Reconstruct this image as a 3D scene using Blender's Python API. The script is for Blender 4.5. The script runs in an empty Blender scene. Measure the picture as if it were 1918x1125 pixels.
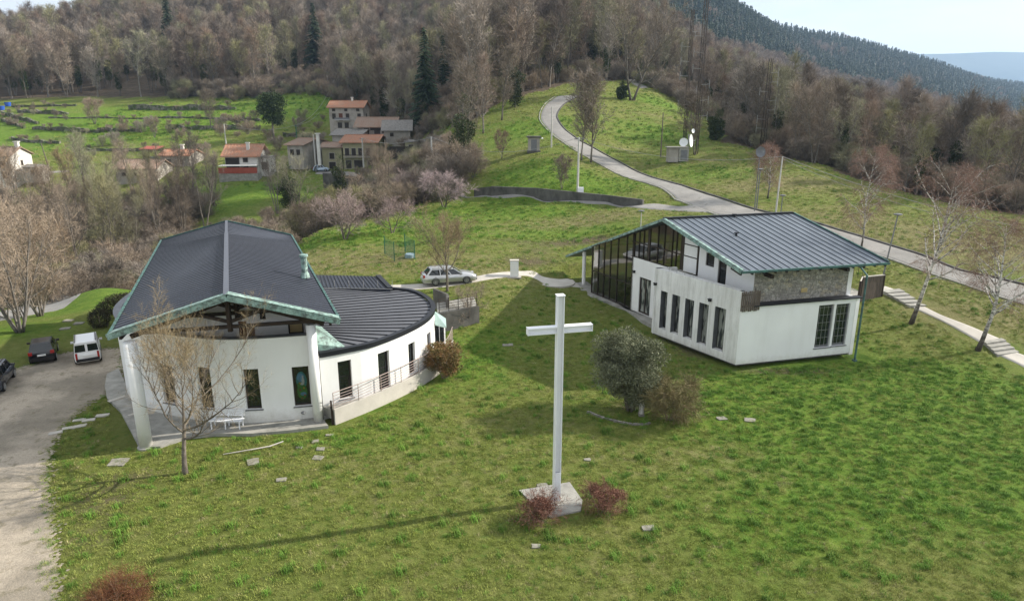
import bpy, math, random
import numpy as np
from mathutils import Vector, Matrix
# ---------------------------------------------------------------- camera, sky, sun
SC = bpy.context.scene
COL = SC.collection
H = 16.5; PITCH = math.radians(15.8); F = 1279.0; CX, CY = 959.0, 562.5
cam_d = bpy.data.cameras.new('camera'); cam = bpy.data.objects.new('camera', cam_d); COL.objects.link(cam)
cam.location = (0, 0, H); cam.rotation_euler = (math.pi/2 - PITCH, 0, 0)
cam_d.sensor_width = 36; cam_d.lens = 24.0; cam_d.clip_start = 0.5; cam_d.clip_end = 20000
SC.camera = cam
SUN_EL = math.radians(30.0); SUN_AZ = math.radians(74.8)      # azimuth clockwise from +Y
SC.view_settings.view_transform = 'Standard'; SC.view_settings.look = 'None'
SC.view_settings.exposure = 0.74; SC.view_settings.gamma = 1.0
SC.cycles.max_bounces = 6; SC.cycles.diffuse_bounces = 3; SC.cycles.glossy_bounces = 3
SC.cycles.transparent_max_bounces = 12; SC.cycles.transmission_bounces = 4; SC.cycles.volume_bounces = 0
SC.cycles.caustics_reflective = False; SC.cycles.caustics_refractive = False
W = bpy.data.worlds.new('World'); SC.world = W; W.use_nodes = True
nt = W.node_tree; nt.nodes.clear()
out = nt.nodes.new('ShaderNodeOutputWorld'); bg = nt.nodes.new('ShaderNodeBackground')
sky = nt.nodes.new('ShaderNodeTexSky'); sky.sky_type = 'NISHITA'; sky.sun_disc = False
sky.sun_elevation = SUN_EL; sky.sun_rotation = SUN_AZ; sky.altitude = 600; sky.air_density = 1.0; sky.dust_density = 1.5
tc = nt.nodes.new('ShaderNodeTexCoord'); mp = nt.nodes.new('ShaderNodeMapping'); mp.inputs['Scale'].default_value = (2.2, 2.2, 9.0)
cn = nt.nodes.new('ShaderNodeTexNoise'); cn.inputs['Scale'].default_value = 1.3; cn.inputs['Detail'].default_value = 6; cn.inputs['Roughness'].default_value = 0.55
cr = nt.nodes.new('ShaderNodeMapRange'); cr.inputs[1].default_value = 0.36; cr.inputs[2].default_value = 0.58; cr.inputs[3].default_value = 0.58; cr.inputs[4].default_value = 0.95
mx = nt.nodes.new('ShaderNodeMix'); mx.data_type = 'RGBA'; mx.inputs[7].default_value = (9.6, 9.9, 10.2, 1)
nt.links.new(tc.outputs['Generated'], mp.inputs[0]); nt.links.new(mp.outputs[0], cn.inputs['Vector']); nt.links.new(cn.outputs[0], cr.inputs[0])
nt.links.new(cr.outputs[0], mx.inputs[0]); nt.links.new(sky.outputs[0], mx.inputs[6]); nt.links.new(mx.outputs[2], bg.inputs[0])
bg.inputs[1].default_value = 0.074
nt.links.new(bg.outputs[0], out.inputs[0])
sd = bpy.data.lights.new('sun', 'SUN'); sd.energy = 5.0; sd.angle = math.radians(0.8); sd.color = (1.0, 0.93, 0.82)
so = bpy.data.objects.new('sun', sd); COL.objects.link(so)
SV = Vector((math.cos(SUN_EL)*math.sin(SUN_AZ), math.cos(SUN_EL)*math.cos(SUN_AZ), math.sin(SUN_EL)))
so.rotation_euler = SV.to_track_quat('Z', 'Y').to_euler(); so.location = (60, 30, 60)

# ---------------------------------------------------------------- survey helpers (where a sight line meets the real surfaces)
CP, SP = math.cos(PITCH), math.sin(PITCH)
def ray(px, py):
    a = (px-CX)/F; b = (CY-py)/F
    return (a, CP+b*SP, -SP+b*CP)
def P(px, py, z):
    d = ray(px, py); t = (z-H)/d[2]
    return Vector((d[0]*t, d[1]*t, z))
def PY(px, py, y):
    d = ray(px, py); t = y/d[1]
    return Vector((d[0]*t, y, H+d[2]*t))
def proj(p):
    zc = p[1]*CP+(H-p[2])*SP
    yc = p[1]*SP+(p[2]-H)*CP
    return CX+F*p[0]/zc, CY-F*yc/zc
def RZ(row, y): return PY(CX, row, y)[2]
# ---------------------------------------------------------------- terrain height
def R(row): return ('r', row)
COLS = {
 -400: [(40,0),(52,-.5),(60,-2),(80,-6),(110,-9),(140,-6),(165,R(345)),(190,R(300)),(260,R(200)),(450,R(100)),(600,R(100)),(1000,20),(2500,0)],
 0:    [(45,0),(52,-.3),(60,-1.5),(70,-4),(80,-6.5),(110,-9.5),(140,-6),(165,R(338)),(190,R(290)),(260,R(192)),(300,R(168)),(450,R(92)),(600,48),(1000,20),(2500,0)],
 150:  [(45,0),(60,-.3),(66,-.9),(72,-3),(80,-6),(110,-10),(140,-6),(165,R(335)),(190,R(288)),(260,R(188)),(300,R(163)),(450,R(82)),(600,R(78)),(1000,20),(2500,0)],
 300:  [(45,0),(60,-.6),(66,-2),(80,-6),(110,-9),(140,-5),(165,R(326)),(190,R(282)),(260,R(186)),(300,R(155)),(450,R(48)),(600,R(10)),(1000,100),(2500,0)],
 450:  [(45,0),(60,0.2),(68,0),(80,-3),(110,-7),(135,-4),(150,R(352)),(165,R(327)),(190,R(278)),(255,R(186)),(300,R(150)),(450,R(20)),(600,R(-40)),(1000,160),(2500,0)],
 600:  [(45,.1),(55,.7),(60,.9),(68,1.4),(80,2.0),(86,1.6),(94,0.2),(120,-6),(150,-1.5),(168,R(322)),(190,R(280)),(240,R(192)),(300,R(140)),(450,R(10)),(600,R(-60)),(1000,220),(2500,0)],
 750:  [(45,.1),(55,.8),(59,1.1),(68,1.9),(78,2.3),(92,2.7),(102,2.4),(112,R(362)),(128,R(345)),(150,R(325)),(185,R(275)),(230,R(228)),(300,R(165)),(450,R(30)),(700,R(-80)),(1200,260),(2500,0)],
 900:  [(45,0),(54,.7),(59,1.1),(64,1.7),(72,2.8),(90,2.95),(97,R(369)),(99.5,R(367)),(100.6,R(350)),(115,R(300)),(140,R(240)),(160,R(200)),(200,R(165)),(300,R(95)),(450,R(10)),(700,R(-80)),(1200,260),(2500,0)],
 1050: [(45,0),(55,.3),(60,.55),(64,.8),(66,1.3),(74,2.5),(86,3.5),(90.5,R(379)),(93.6,R(376)),(94.6,R(357)),(106,R(300)),(125,R(250)),(150,R(200)),(165,R(180)),(180,R(165)),(300,R(95)),(450,R(20)),(700,R(-50)),(1200,230),(2500,0)],
 1200: [(45,0),(55,.4),(64,.6),(68,1.6),(80,4.3),(85,R(386)),(87.5,R(384)),(88.5,R(374)),(103,R(330)),(113,R(300)),(145,R(230)),(175,R(180)),(195,R(160)),(300,R(115)),(450,R(50)),(700,R(10)),(1100,190),(2500,0)],
 1350: [(44,0),(55,.5),(62,1.2),(70,3.2),(82,R(386)),(95,R(340)),(108,R(300)),(120,R(270)),(200,R(220)),(300,R(178)),(400,R(150)),(700,R(85)),(1000,R(16)),(1150,R(30)),(1600,80),(2500,0)],
 1500: [(44,.1),(56,1.0),(65,2.6),(75,R(420)),(85,R(370)),(97,R(320)),(130,R(285)),(200,R(258)),(300,R(230)),(400,R(212)),(700,R(150)),(1000,R(108)),(1300,R(72)),(1450,R(84)),(2500,0)],
 1700: [(43,0),(47,.5),(52,1.5),(57,2.2),(62,R(490)),(72,R(430)),(85,R(375)),(110,5),(200,R(300)),(300,R(275)),(400,R(258)),(700,R(205)),(1000,R(162)),(1500,R(120)),(1700,R(140)),(2500,0)],
 1918: [(40,-.1),(44,.4),(50,1.7),(54,2.2),(60,2.7),(67,3.6),(80,3.8),(110,2),(200,R(345)),(400,R(292)),(700,R(250)),(1000,R(215)),(1500,R(182)),(1800,R(167)),(2500,-60)],
 2350: [(40,-.2),(46,.5),(52,1.5),(60,2.5),(80,2.5),(110,0),(200,R(385)),(400,R(300)),(700,R(262)),(1000,R(240)),(1500,R(220)),(2500,-80)],
}
_ks = sorted(COLS); _az = np.array([(k-CX)/F*0.97 for k in _ks])
NL = 500; L0, L1 = math.log(20.0), math.log(2500.0)
_ly = np.linspace(L0, L1, NL)
def _pchip(x, y, xi):
    x = np.array(x); y = np.array(y); h = np.diff(x); dl = np.diff(y)/h
    m = np.zeros_like(y)
    for i in range(1, len(x)-1):
        if dl[i-1]*dl[i] > 0:
            w1 = 2*h[i]+h[i-1]; w2 = h[i]+2*h[i-1]; m[i] = (w1+w2)/(w1/dl[i-1]+w2/dl[i])
    m[-1] = dl[-1]
    k = np.clip(np.searchsorted(x, xi)-1, 0, len(x)-2)
    t = (xi-x[k])/h[k]; t = np.clip(t, 0, 1)
    return (2*t**3-3*t**2+1)*y[k]+(t**3-2*t**2+t)*h[k]*m[k]+(-2*t**3+3*t**2)*y[k+1]+(t**3-t**2)*h[k]*m[k+1]
_tabc = []
for k in _ks:
    pts = [(20, 0.0)]+[(yy, RZ(v[1], yy) if isinstance(v, tuple) else v) for yy, v in COLS[k]]
    _tabc.append(_pchip([math.log(p[0]) for p in pts], [p[1] for p in pts], _ly))
_tabc = np.array(_tabc)
NA = 400; A0, A1 = _az[0], _az[-1]; _aa = np.linspace(A0, A1, NA)
TAB = np.zeros((NA, NL))
for j in range(NL): TAB[:, j] = _pchip(_az, _tabc[:, j], _aa)
for _ in range(6):
    T2 = TAB.copy(); T2[1:-1] = (TAB[:-2]+2*TAB[1:-1]+TAB[2:])/4; TAB = T2
HOUSE_FP = [(14.0,41.0),(25.5,43.5),(17.0,69.0),(5.0,66.0),(9.0,52.0)]
CHURCH_FP = [(-9,33),(-4.5,40),(-4,46),(-8,55),(-17,58),(-30,56),(-26,44),(-24.5,38),(-20,31)]
def inpoly(x, y, poly):
    x = np.asarray(x); y = np.asarray(y); c = np.zeros(x.shape, bool); n = len(poly)
    for i in range(n):
        x1, y1 = poly[i][0], poly[i][1]; x2, y2 = poly[i-1][0], poly[i-1][1]
        if y1 == y2: continue
        c ^= ((y1 > y) != (y2 > y)) & (x < (x2-x1)*(y-y1)/(y2-y1)+x1)
    return c
def snoise(x, y, s, seed=0):
    r = np.random.RandomState(seed); v = 0
    for i in range(6):
        a = r.uniform(0, 6.28); f = r.uniform(.6, 1.7)/s; v = v+np.sin((x*math.cos(a)+y*math.sin(a))*f*6.28+r.uniform(0, 6.28))
    return v/6
def HT(x, y):
    x = np.asarray(x, float); y = np.asarray(y, float)
    yy = np.clip(y, 20, 2499); a = x/yy
    ia = np.clip((a-A0)/(A1-A0)*(NA-1), 0, NA-1.001); il = np.clip((np.log(yy)-L0)/(L1-L0)*(NL-1), 0, NL-1.001)
    i0 = ia.astype(int); j0 = il.astype(int); fa = ia-i0; fl = il-j0
    z = TAB[i0, j0]*(1-fa)*(1-fl)+TAB[i0+1, j0]*fa*(1-fl)+TAB[i0, j0+1]*(1-fa)*fl+TAB[i0+1, j0+1]*fa*fl
    amp = np.clip((yy-20)/400, 0.05, 2.2)
    z = z+snoise(x, y, 9, 1)*0.05+snoise(x, y, 45, 2)*amp*(yy > 60)*np.clip((yy-60)/100, 0, 1)*1.2
    z = np.where(inpoly(x, y, HOUSE_FP), np.minimum(z, .3), z)
    z = np.where(inpoly(x, y, CHURCH_FP), np.minimum(z, -.06), z)
    return z
def hz(x, y): return float(HT(x, y))
def G(px, py, ymin=18):
    d = ray(px, py); ys = np.exp(np.linspace(math.log(ymin), math.log(2400), 6000)); t = ys/d[1]
    dz = H+d[2]*t-HT(d[0]*t, ys)
    k = int(np.argmax(dz < 0))
    if dz[k] >= 0: k = len(ys)-1
    if k > 0:
        f = dz[k-1]/(dz[k-1]-dz[k]); yv = ys[k-1]+f*(ys[k]-ys[k-1])
    else: yv = ys[0]
    tt = yv/d[1]; return Vector((d[0]*tt, yv, hz(d[0]*tt, yv)))

# ---------------------------------------------------------------- mesh helpers
ORG = {}
def tag(o, label=None, cat=None, group=None, kind=None):
    if label: o['label'] = label
    if cat: o['category'] = cat
    if group: o['group'] = group
    if kind: o['kind'] = kind
    return o
def thing(name, label, cat, loc=(0,0,0), rz=0, group=None):
    o = bpy.data.objects.new(name, None); COL.objects.link(o); o.empty_display_size = .3
    o.location = loc; o.rotation_euler = (0, 0, rz); ORG[o.name] = Vector(loc) if rz == 0 else Vector((0,0,0))
    return tag(o, label, cat, group)
def copytree(o, parent=None):
    c = o.copy(); COL.objects.link(c); c.parent = parent
    for ch in list(o.children): copytree(ch, c)
    return c
class MB:
    def __init__(s): s.v = []; s.f = []; s.m = []; s.mi = 0
    def add(s, vs, fs):
        b = len(s.v); s.v += [tuple(v) for v in vs]; s.f += [tuple(i+b for i in f) for f in fs]; s.m += [s.mi]*len(fs); return s
    def box(s, c, size, rz=0, M=None):
        hx, hy, hz_ = size[0]/2, size[1]/2, size[2]/2; vs = []
        for x in (-hx, hx):
            for y in (-hy, hy):
                for z in (-hz_, hz_):
                    v = Vector((x, y, z))
                    if M is not None: v = M @ v
                    elif rz: v = Vector((x*math.cos(rz)-y*math.sin(rz), x*math.sin(rz)+y*math.cos(rz), z))
                    vs.append(v+Vector(c))
        return s.add(vs, [(0,1,3,2),(4,6,7,5),(0,4,5,1),(2,3,7,6),(0,2,6,4),(1,5,7,3)])
    def beam(s, a, b, w, h, up=(0,0,1)):
        a = Vector(a); b = Vector(b); d = b-a; L = d.length
        if L < 1e-6: return s
        d = d/L; u = Vector(up)
        if abs(d.dot(u)) > .98: u = Vector((1,0,0))
        r = d.cross(u).normalized(); u = r.cross(d).normalized()
        M = Matrix((r, d, u)).transposed()
        return s.box((a+b)/2, (w, L, h), M=M)
    def tube(s, pts, rad, n=8, cap=True):
        pts = [Vector(p) for p in pts]
        if not isinstance(rad, (list, tuple)): rad = [rad]*len(pts)
        vs = []; fs = []; u = None
        for i, p in enumerate(pts):
            d = (pts[min(i+1, len(pts)-1)]-pts[max(i-1, 0)])
            d = d.normalized() if d.length > 1e-9 else Vector((0,0,1))
            if u is None:
                u = d.cross(Vector((0.31,0.95,0.05)));
                if u.length < .1: u = d.cross(Vector((1,0,0)))
            u = (u-d*u.dot(d)).normalized(); w = d.cross(u)
            for k in range(n):
                a = 6.28318*k/n; vs.append(p+(u*math.cos(a)+w*math.sin(a))*rad[i])
        for i in range(len(pts)-1):
            for k in range(n):
                k2 = (k+1) % n; fs.append((i*n+k, i*n+k2, (i+1)*n+k2, (i+1)*n+k))
        if cap: fs.append(tuple(range(n-1, -1, -1))); fs.append(tuple((len(pts)-1)*n+k for k in range(n)))
        return s.add(vs, fs)
    def prism(s, poly, z0, z1):
        n = len(poly)
        ar = sum(poly[i-1][0]*poly[i][1]-poly[i][0]*poly[i-1][1] for i in range(n))
        if ar < 0: poly = poly[::-1]
        g0 = z0 if callable(z0) else (lambda x, y: z0); g1 = z1 if callable(z1) else (lambda x, y: z1)
        vs = [(p[0], p[1], g0(p[0], p[1])) for p in poly]+[(p[0], p[1], g1(p[0], p[1])) for p in poly]
        fs = [tuple(range(n-1, -1, -1)), tuple(range(n, 2*n))]+[(i, (i+1) % n, n+(i+1) % n, n+i) for i in range(n)]
        return s.add(vs, fs)
    def lathe(s, c, prof, n=12):
        vs = []; fs = []
        for r, z in prof:
            for k in range(n): a = 6.28318*k/n; vs.append((c[0]+r*math.cos(a), c[1]+r*math.sin(a), c[2]+z))
        for i in range(len(prof)-1):
            for k in range(n): k2 = (k+1) % n; fs.append((i*n+k, i*n+k2, (i+1)*n+k2, (i+1)*n+k))
        fs.append(tuple(range(n-1, -1, -1))); fs.append(tuple((len(prof)-1)*n+k for k in range(n)))
        return s.add(vs, fs)
    def build(s, name, mat, parent=None, label=None, smooth=False, kind=None):
        me = bpy.data.meshes.new(name)
        org = ORG.get(parent.name, Vector((0,0,0))) if parent else Vector((0,0,0))
        me.from_pydata([(v[0]-org[0], v[1]-org[1], v[2]-org[2]) for v in s.v], [], s.f)
        mats = mat if isinstance(mat, (list, tuple)) else [mat]
        for m in mats: me.materials.append(m)
        if len(mats) > 1: me.polygons.foreach_set('material_index', s.m)
        if smooth: me.polygons.foreach_set('use_smooth', [True]*len(me.polygons))
        me.update()
        o = bpy.data.objects.new(name, me); COL.objects.link(o)
        if parent: o.parent = parent
        ORG[o.name] = org
        if label: o['label'] = label
        if kind: o['kind'] = kind
        return o
# ---------------------------------------------------------------- materials
def srgb(r, g, b): return tuple(((c/255)/12.92 if c/255 <= .04045 else ((c/255+.055)/1.055)**2.4) for c in (r, g, b))
class NT:
    def __init__(s, name):
        s.m = bpy.data.materials.new(name); s.m.use_nodes = True; s.t = s.m.node_tree; s.b = s.t.nodes['Principled BSDF']; s.o = s.t.nodes['Material Output']
        s.co = s.n('ShaderNodeTexCoord'); s.geo = None
    def n(s, ty, **k):
        x = s.t.nodes.new(ty)
        for a, v in k.items(): setattr(x, a, v)
        return x
    def l(s, a, b): s.t.links.new(a, b)
    def pos(s):
        if s.geo is None: s.geo = s.n('ShaderNodeNewGeometry')
        return s.geo.outputs['Position']
    def noise(s, scale, detail=4, rough=.55, vec=None, stretch=None, lo=None, hi=None, dist=0):
        x = s.n('ShaderNodeTexNoise'); x.inputs['Scale'].default_value = scale; x.inputs['Detail'].default_value = detail; x.inputs['Roughness'].default_value = rough; x.inputs['Distortion'].default_value = dist
        v = vec if vec is not None else s.pos()
        if stretch: mpn = s.n('ShaderNodeMapping'); mpn.inputs['Scale'].default_value = stretch; s.l(v, mpn.inputs[0]); v = mpn.outputs[0]
        s.l(v, x.inputs['Vector']); o = x.outputs[0]
        if lo is not None: o = s.rng(o, lo, hi)
        return o
    def rng(s, v, lo, hi, a=0, b=1):
        m = s.n('ShaderNodeMapRange'); m.inputs[1].default_value = lo; m.inputs[2].default_value = hi; m.inputs[3].default_value = a; m.inputs[4].default_value = b
        s.l(v, m.inputs[0]); return m.outputs[0]
    def math(s, op, a, b=None):
        m = s.n('ShaderNodeMath', operation=op)
        for i, v in enumerate((a, b)):
            if v is None: continue
            if isinstance(v, (int, float)): m.inputs[i].default_value = v
            else: s.l(v, m.inputs[i])
        return m.outputs[0]
    def mix(s, f, a, b, mode='MIX'):
        m = s.n('ShaderNodeMix', data_type='RGBA', blend_type=mode)
        for i, v in ((0, f), (6, a), (7, b)):
            if isinstance(v, (int, float)): m.inputs[i].default_value = v
            elif isinstance(v, (tuple, list)): m.inputs[i].default_value = (v[0], v[1], v[2], 1)
            else: s.l(v, m.inputs[i])
        return m.outputs[2]
    def col(s, v):
        if isinstance(v, (tuple, list)): s.b.inputs['Base Color'].default_value = (v[0], v[1], v[2], 1)
        else: s.l(v, s.b.inputs['Base Color'])
        return s
    def set(s, rough=.8, metal=0, spec=.3, **k):
        s.b.inputs['Roughness'].default_value = rough; s.b.inputs['Metallic'].default_value = metal; s.b.inputs['Specular IOR Level'].default_value = spec; return s
    def bump(s, h, strength=.4, dist=.05):
        x = s.n('ShaderNodeBump'); x.inputs['Strength'].default_value = strength; x.inputs['Distance'].default_value = dist; s.l(h, x.inputs['Height']); s.l(x.outputs[0], s.b.inputs['Normal']); return s
def mat(name, c, rough=.8, metal=0, spec=.3, var=.25, scale=3, bump=0, dark=None, stretch=None):
    t = NT(name).set(rough, metal, spec); n1 = t.noise(scale, 5, .6, stretch=stretch, lo=.3, hi=.7)
    d = dark if dark else tuple(x*(1-var) for x in c)
    t.col(t.mix(n1, d, c))
    if bump: t.bump(t.noise(scale*6, 4), bump, .03)
    return t.m
M = {}
def dirty(t, c):
    sx = t.n('ShaderNodeSeparateXYZ'); t.l(t.pos(), sx.inputs[0]); zn = t.math('ADD', sx.outputs[2], t.math('MULTIPLY', t.noise(2.6, 6, .75), -1.1)); f = t.rng(zn, -.35, .30, .5, 0)
    return t.mix(f, c, (.34,.32,.25))
def mkmats():
    # plaster with soft rain streaks
    t = NT('white_plaster').set(.85); s = t.noise(1.1, 6, .7, stretch=(1.3,1.3,.22), lo=.48, hi=.85); s2 = t.noise(.5, 3, .5, lo=.35, hi=.7)
    t.col(dirty(t, t.mix(t.math('MULTIPLY', s, .35), t.mix(s2, (.77,.77,.76), (.83,.83,.82)), (.60,.59,.56)))); t.bump(t.noise(30, 3), .15, .01); M['white'] = t.m
    t = NT('streaked_plaster').set(.85); s = t.noise(2.2, 7, .8, stretch=(1.5,1.5,.16), lo=.45, hi=.8); s2 = t.noise(.7, 4, .6, lo=.3, hi=.7)
    t.col(dirty(t, t.mix(s, t.mix(s2, (.66,.66,.64), (.78,.78,.76)), (.42,.41,.38)))); t.bump(t.noise(30, 3), .15, .01); M['stain'] = t.m
    t = NT('dark_zinc').set(.52, .1, .4); s = t.noise(.8, 5, .6, lo=.3, hi=.7); t.col(t.mix(s, (.026,.030,.043), (.043,.049,.066))); t.bump(t.noise(2.5, 3), .12, .03); M['zinc'] = t.m
    t = NT('zinc_ribs').set(.5, .3, .4); t.col((.018,.020,.026)); M['rib'] = t.m
    t = NT('grey_copper').set(.5, .2, .5); s = t.noise(.9, 6, .65, stretch=(1,.35,1), lo=.3, hi=.7); t.col(t.mix(s, (.082,.102,.128), (.135,.160,.192))); t.bump(t.noise(3, 3), .12, .03); M['grcop'] = t.m
    t = NT('copper_patina').set(.7, .1, .4); s = t.noise(3.5, 6, .75, lo=.42, hi=.6); s2 = t.noise(1.2, 4, .6, lo=.3, hi=.7)
    t.col(t.mix(s, t.mix(s2, (.19,.33,.29), (.36,.49,.44)), (.10,.13,.12))); M['patina'] = t.m
    t = NT('dark_patina').set(.7, .1, .4); s = t.noise(3.5, 5, .7, lo=.38, hi=.62); t.col(t.mix(s, (.07,.17,.15), (.045,.07,.07))); M['dpatina'] = t.m
    M['timber'] = mat('dark_timber', (.045,.030,.022), .7, var=.5, scale=6, stretch=(1,1,.3))
    M['oldwood'] = mat('weathered_wood', (.17,.135,.11), .85, var=.55, scale=5, stretch=(3,3,.3), bump=.3)
    M['redwood'] = mat('red_brown_wood', (.13,.045,.025), .5, var=.4, scale=4)
    M['frame'] = mat('dark_bronze_frame', (.05,.038,.03), .5, .2, var=.3)
    M['zframe'] = mat('grey_metal_frame', (.20,.205,.22), .5, .4, var=.3)
    t = NT('window_glass').set(.04, 0, .8); t.col((.012,.015,.016)); M['glass'] = t.m
    t = NT('clear_glass').set(.03, 0, .7); t.col((.55,.58,.56)); t.b.inputs['Transmission Weight'].default_value = 0
    tr = t.n('ShaderNodeBsdfTransparent'); tr.inputs[0].default_value = (.50,.51,.50,1); gl = t.n('ShaderNodeBsdfGlossy'); gl.inputs['Roughness'].default_value = .03
    lw = t.n('ShaderNodeLayerWeight'); lw.inputs[0].default_value = .35; ms = t.n('ShaderNodeMixShader'); ad = t.math('ADD', lw.outputs['Fresnel'], .16)
    t.l(ad, ms.inputs[0]); t.l(tr.outputs[0], ms.inputs[1]); t.l(gl.outputs[0], ms.inputs[2]); t.l(ms.outputs[0], t.o.inputs[0]); M['cglass'] = t.m
    t = NT('curtained_glass').set(.08, 0, .7); s = t.noise(1.5, 2, .5, stretch=(3,3,.6), lo=.45, hi=.55); t.col(t.mix(s, (.05,.055,.055), (.30,.31,.28))); M['curt'] = t.m
    t = NT('fieldstone').set(.9)
    vo = t.n('ShaderNodeTexVoronoi', feature='F1'); vo.inputs['Scale'].default_value = 3.2; mpn = t.n('ShaderNodeMapping'); mpn.inputs['Scale'].default_value = (1,1,1.6); t.l(t.pos(), mpn.inputs[0]); t.l(mpn.outputs[0], vo.inputs['Vector'])
    ve = t.n('ShaderNodeTexVoronoi', feature='DISTANCE_TO_EDGE'); ve.inputs['Scale'].default_value = 3.2; t.l(mpn.outputs[0], ve.inputs['Vector'])
    hs = t.n('ShaderNodeSeparateColor'); t.l(vo.outputs['Color'], hs.inputs[0]); c = t.mix(hs.outputs[0], (.27,.255,.225), (.52,.49,.43)); c = t.mix(t.rng(hs.outputs[1], .7, 1), c, (.46,.40,.29)); c = t.mix(t.rng(ve.outputs['Distance'], 0, .05, 1, 0), c, (.22,.21,.19))
    c = t.mix(t.noise(8, 4, .6, lo=.4, hi=.7), c, (.16,.15,.13)); t.col(c); t.bump(t.rng(ve.outputs['Distance'], 0, .12), .6, .05); M['stone'] = t.m
    t = NT('dry_stone').set(.95); vo = t.n('ShaderNodeTexVoronoi', feature='F1'); vo.inputs['Scale'].default_value = 1.6; t.l(t.pos(), vo.inputs['Vector']); hs = t.n('ShaderNodeSeparateColor'); t.l(vo.outputs['Color'], hs.inputs[0])
    c = t.mix(hs.outputs[0], (.07,.065,.055), (.23,.215,.18)); t.col(t.mix(t.noise(.6, 4, lo=.45, hi=.6), c, (.06,.085,.03))); t.bump(hs.outputs[1], .8, .1); M['dry'] = t.m
    M['conc'] = mat('concrete', (.36,.35,.315), .9, var=.45, scale=1.7, bump=.2)
    M['concd'] = mat('dark_weathered_concrete', (.13,.125,.115), .95, var=.6, scale=1.1, bump=.3, stretch=(1,1,.6))
    M['concs'] = mat('pale_stone_paving', (.50,.47,.42), .9, var=.22, scale=1.0, bump=.2)
    M['slab'] = mat('lichen_slab', (.30,.285,.24), .9, var=.45, scale=5, bump=.2)
    M['asph'] = None
    t = NT('old_asphalt').set(.9); s = t.noise(.35, 5, .6, lo=.3, hi=.7); f = t.noise(22, 3, .7, lo=.3, hi=.7); cr_ = t.noise(1.1, 6, .75, lo=.56, hi=.66, dist=1.2)
    c = t.mix(s, (.21,.20,.185), (.31,.30,.28)); c = t.mix(t.math('MULTIPLY', f, .3), c, (.16,.155,.15)); pt = t.noise(.13, 3, .5, lo=.52, hi=.56); c = t.mix(t.math('MULTIPLY', pt, .35), c, (.17,.165,.155)); c = t.mix(t.math('MULTIPLY', cr_, .8), c, (.12,.115,.10)); t.col(c); t.bump(f, .3, .02); M['asph'] = t.m
    t = NT('gravel').set(.95); s = t.noise(.28, 6, .65, lo=.36, hi=.62); f = t.noise(9, 5, .85, lo=.32, hi=.68); g = t.noise(1.4, 6, .7, lo=.54, hi=.64); w = t.noise(.22, 4, .6, lo=.45, hi=.58)
    c = t.mix(s, (.25,.215,.165), (.38,.33,.255)); c = t.mix(w, c, (.54,.46,.36)); c = t.mix(t.math('MULTIPLY', f, .5), c, (.13,.12,.105)); c = t.mix(t.math('MULTIPLY', g, .65), c, (.17,.15,.09)); t.col(c); t.bump(f, .7, .05); M['gravel'] = t.m
    t = NT('terracotta_tiles').set(.85); wv = t.n('ShaderNodeTexWave', bands_direction='X'); wv.inputs['Scale'].default_value = 1.0; t.l(t.co.outputs['Object'], wv.inputs['Vector'])
    s = t.noise(.8, 5, .7, lo=.35, hi=.65); s2 = t.noise(6, 4, .8, lo=.35, hi=.65); c = t.mix(s, (.46,.165,.085), (.34,.22,.16)); c = t.mix(t.math('MULTIPLY', s2, .6), c, (.58,.36,.24)); t.col(c); t.bump(s2, .8, .12); M['tile'] = t.m
    t = NT('faded_tiles').set(.85); s = t.noise(.6, 5, .7, lo=.35, hi=.65); s2 = t.noise(5, 4, .8, lo=.35, hi=.65); c = t.mix(s, (.33,.19,.13), (.29,.235,.19)); c = t.mix(t.math('MULTIPLY', s2, .6), c, (.42,.32,.25)); t.col(c); t.bump(s2, .8, .12); M['tile2'] = t.m
    M['slate'] = mat('grey_slates', (.27,.255,.235), .9, var=.5, scale=2.5, bump=.4)
    M['ochre'] = mat('old_ochre_plaster', (.36,.34,.21), .95, var=.35, scale=.6, stretch=(1,1,.5))
    M['greyp'] = mat('old_grey_plaster', (.40,.37,.33), .95, var=.35, scale=.8)
    M['whitep'] = mat('village_white_plaster', (.70,.68,.64), .9, var=.2, scale=.8)
    M['red'] = mat('red_paint', (.38,.09,.06), .6, var=.3)
    M['shut'] = mat('dark_shutter', (.035,.028,.022), .6)
    M['metal'] = mat('galvanised_metal', (.40,.40,.39), .5, .4, var=.25)
    M['rail'] = mat('pale_pink_rail_paint', (.42,.33,.30), .5, .2, var=.4, scale=5)
    M['wpaint'] = mat('white_metal_paint', (.80,.81,.83), .45, 0, .4, var=.05, scale=1.2)
    M['wpole'] = mat('pale_concrete_pole', (.52,.51,.48), .8, var=.15)
    M['marble'] = mat('pale_stone_figure', (.60,.58,.53), .7, var=.3, scale=8)
    M['green'] = mat('green_mesh_paint', (.02,.13,.085), .5, .1)
    M['black'] = mat('black_rubber', (.012,.012,.013), .7, var=.3)
    M['dark'] = mat('dark_plastic', (.02,.02,.022), .5)
    M['yell'] = mat('ochre_blind', (.55,.42,.20), .8)
    M['beige'] = mat('beige_interior', (.42,.38,.32), .8)
    M['lred'] = mat('tail_light_red', (.35,.015,.012), .25, 0, .6, var=.1)
    M['lamp'] = mat('headlamp_lens', (.55,.56,.58), .15, 0, .7, var=.1)
    M['plate'] = mat('number_plate_white', (.72,.72,.70), .5, var=.05)
    M['blue'] = mat('blue_plastic', (.03,.10,.45), .5)
    def paint(n, c, me=.0): 
        t = NT(n).set(.3, me, .5); t.col(c); t.b.inputs['Coat Weight'].default_value = .6; t.b.inputs['Coat Roughness'].default_value = .08; return t.m
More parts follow.
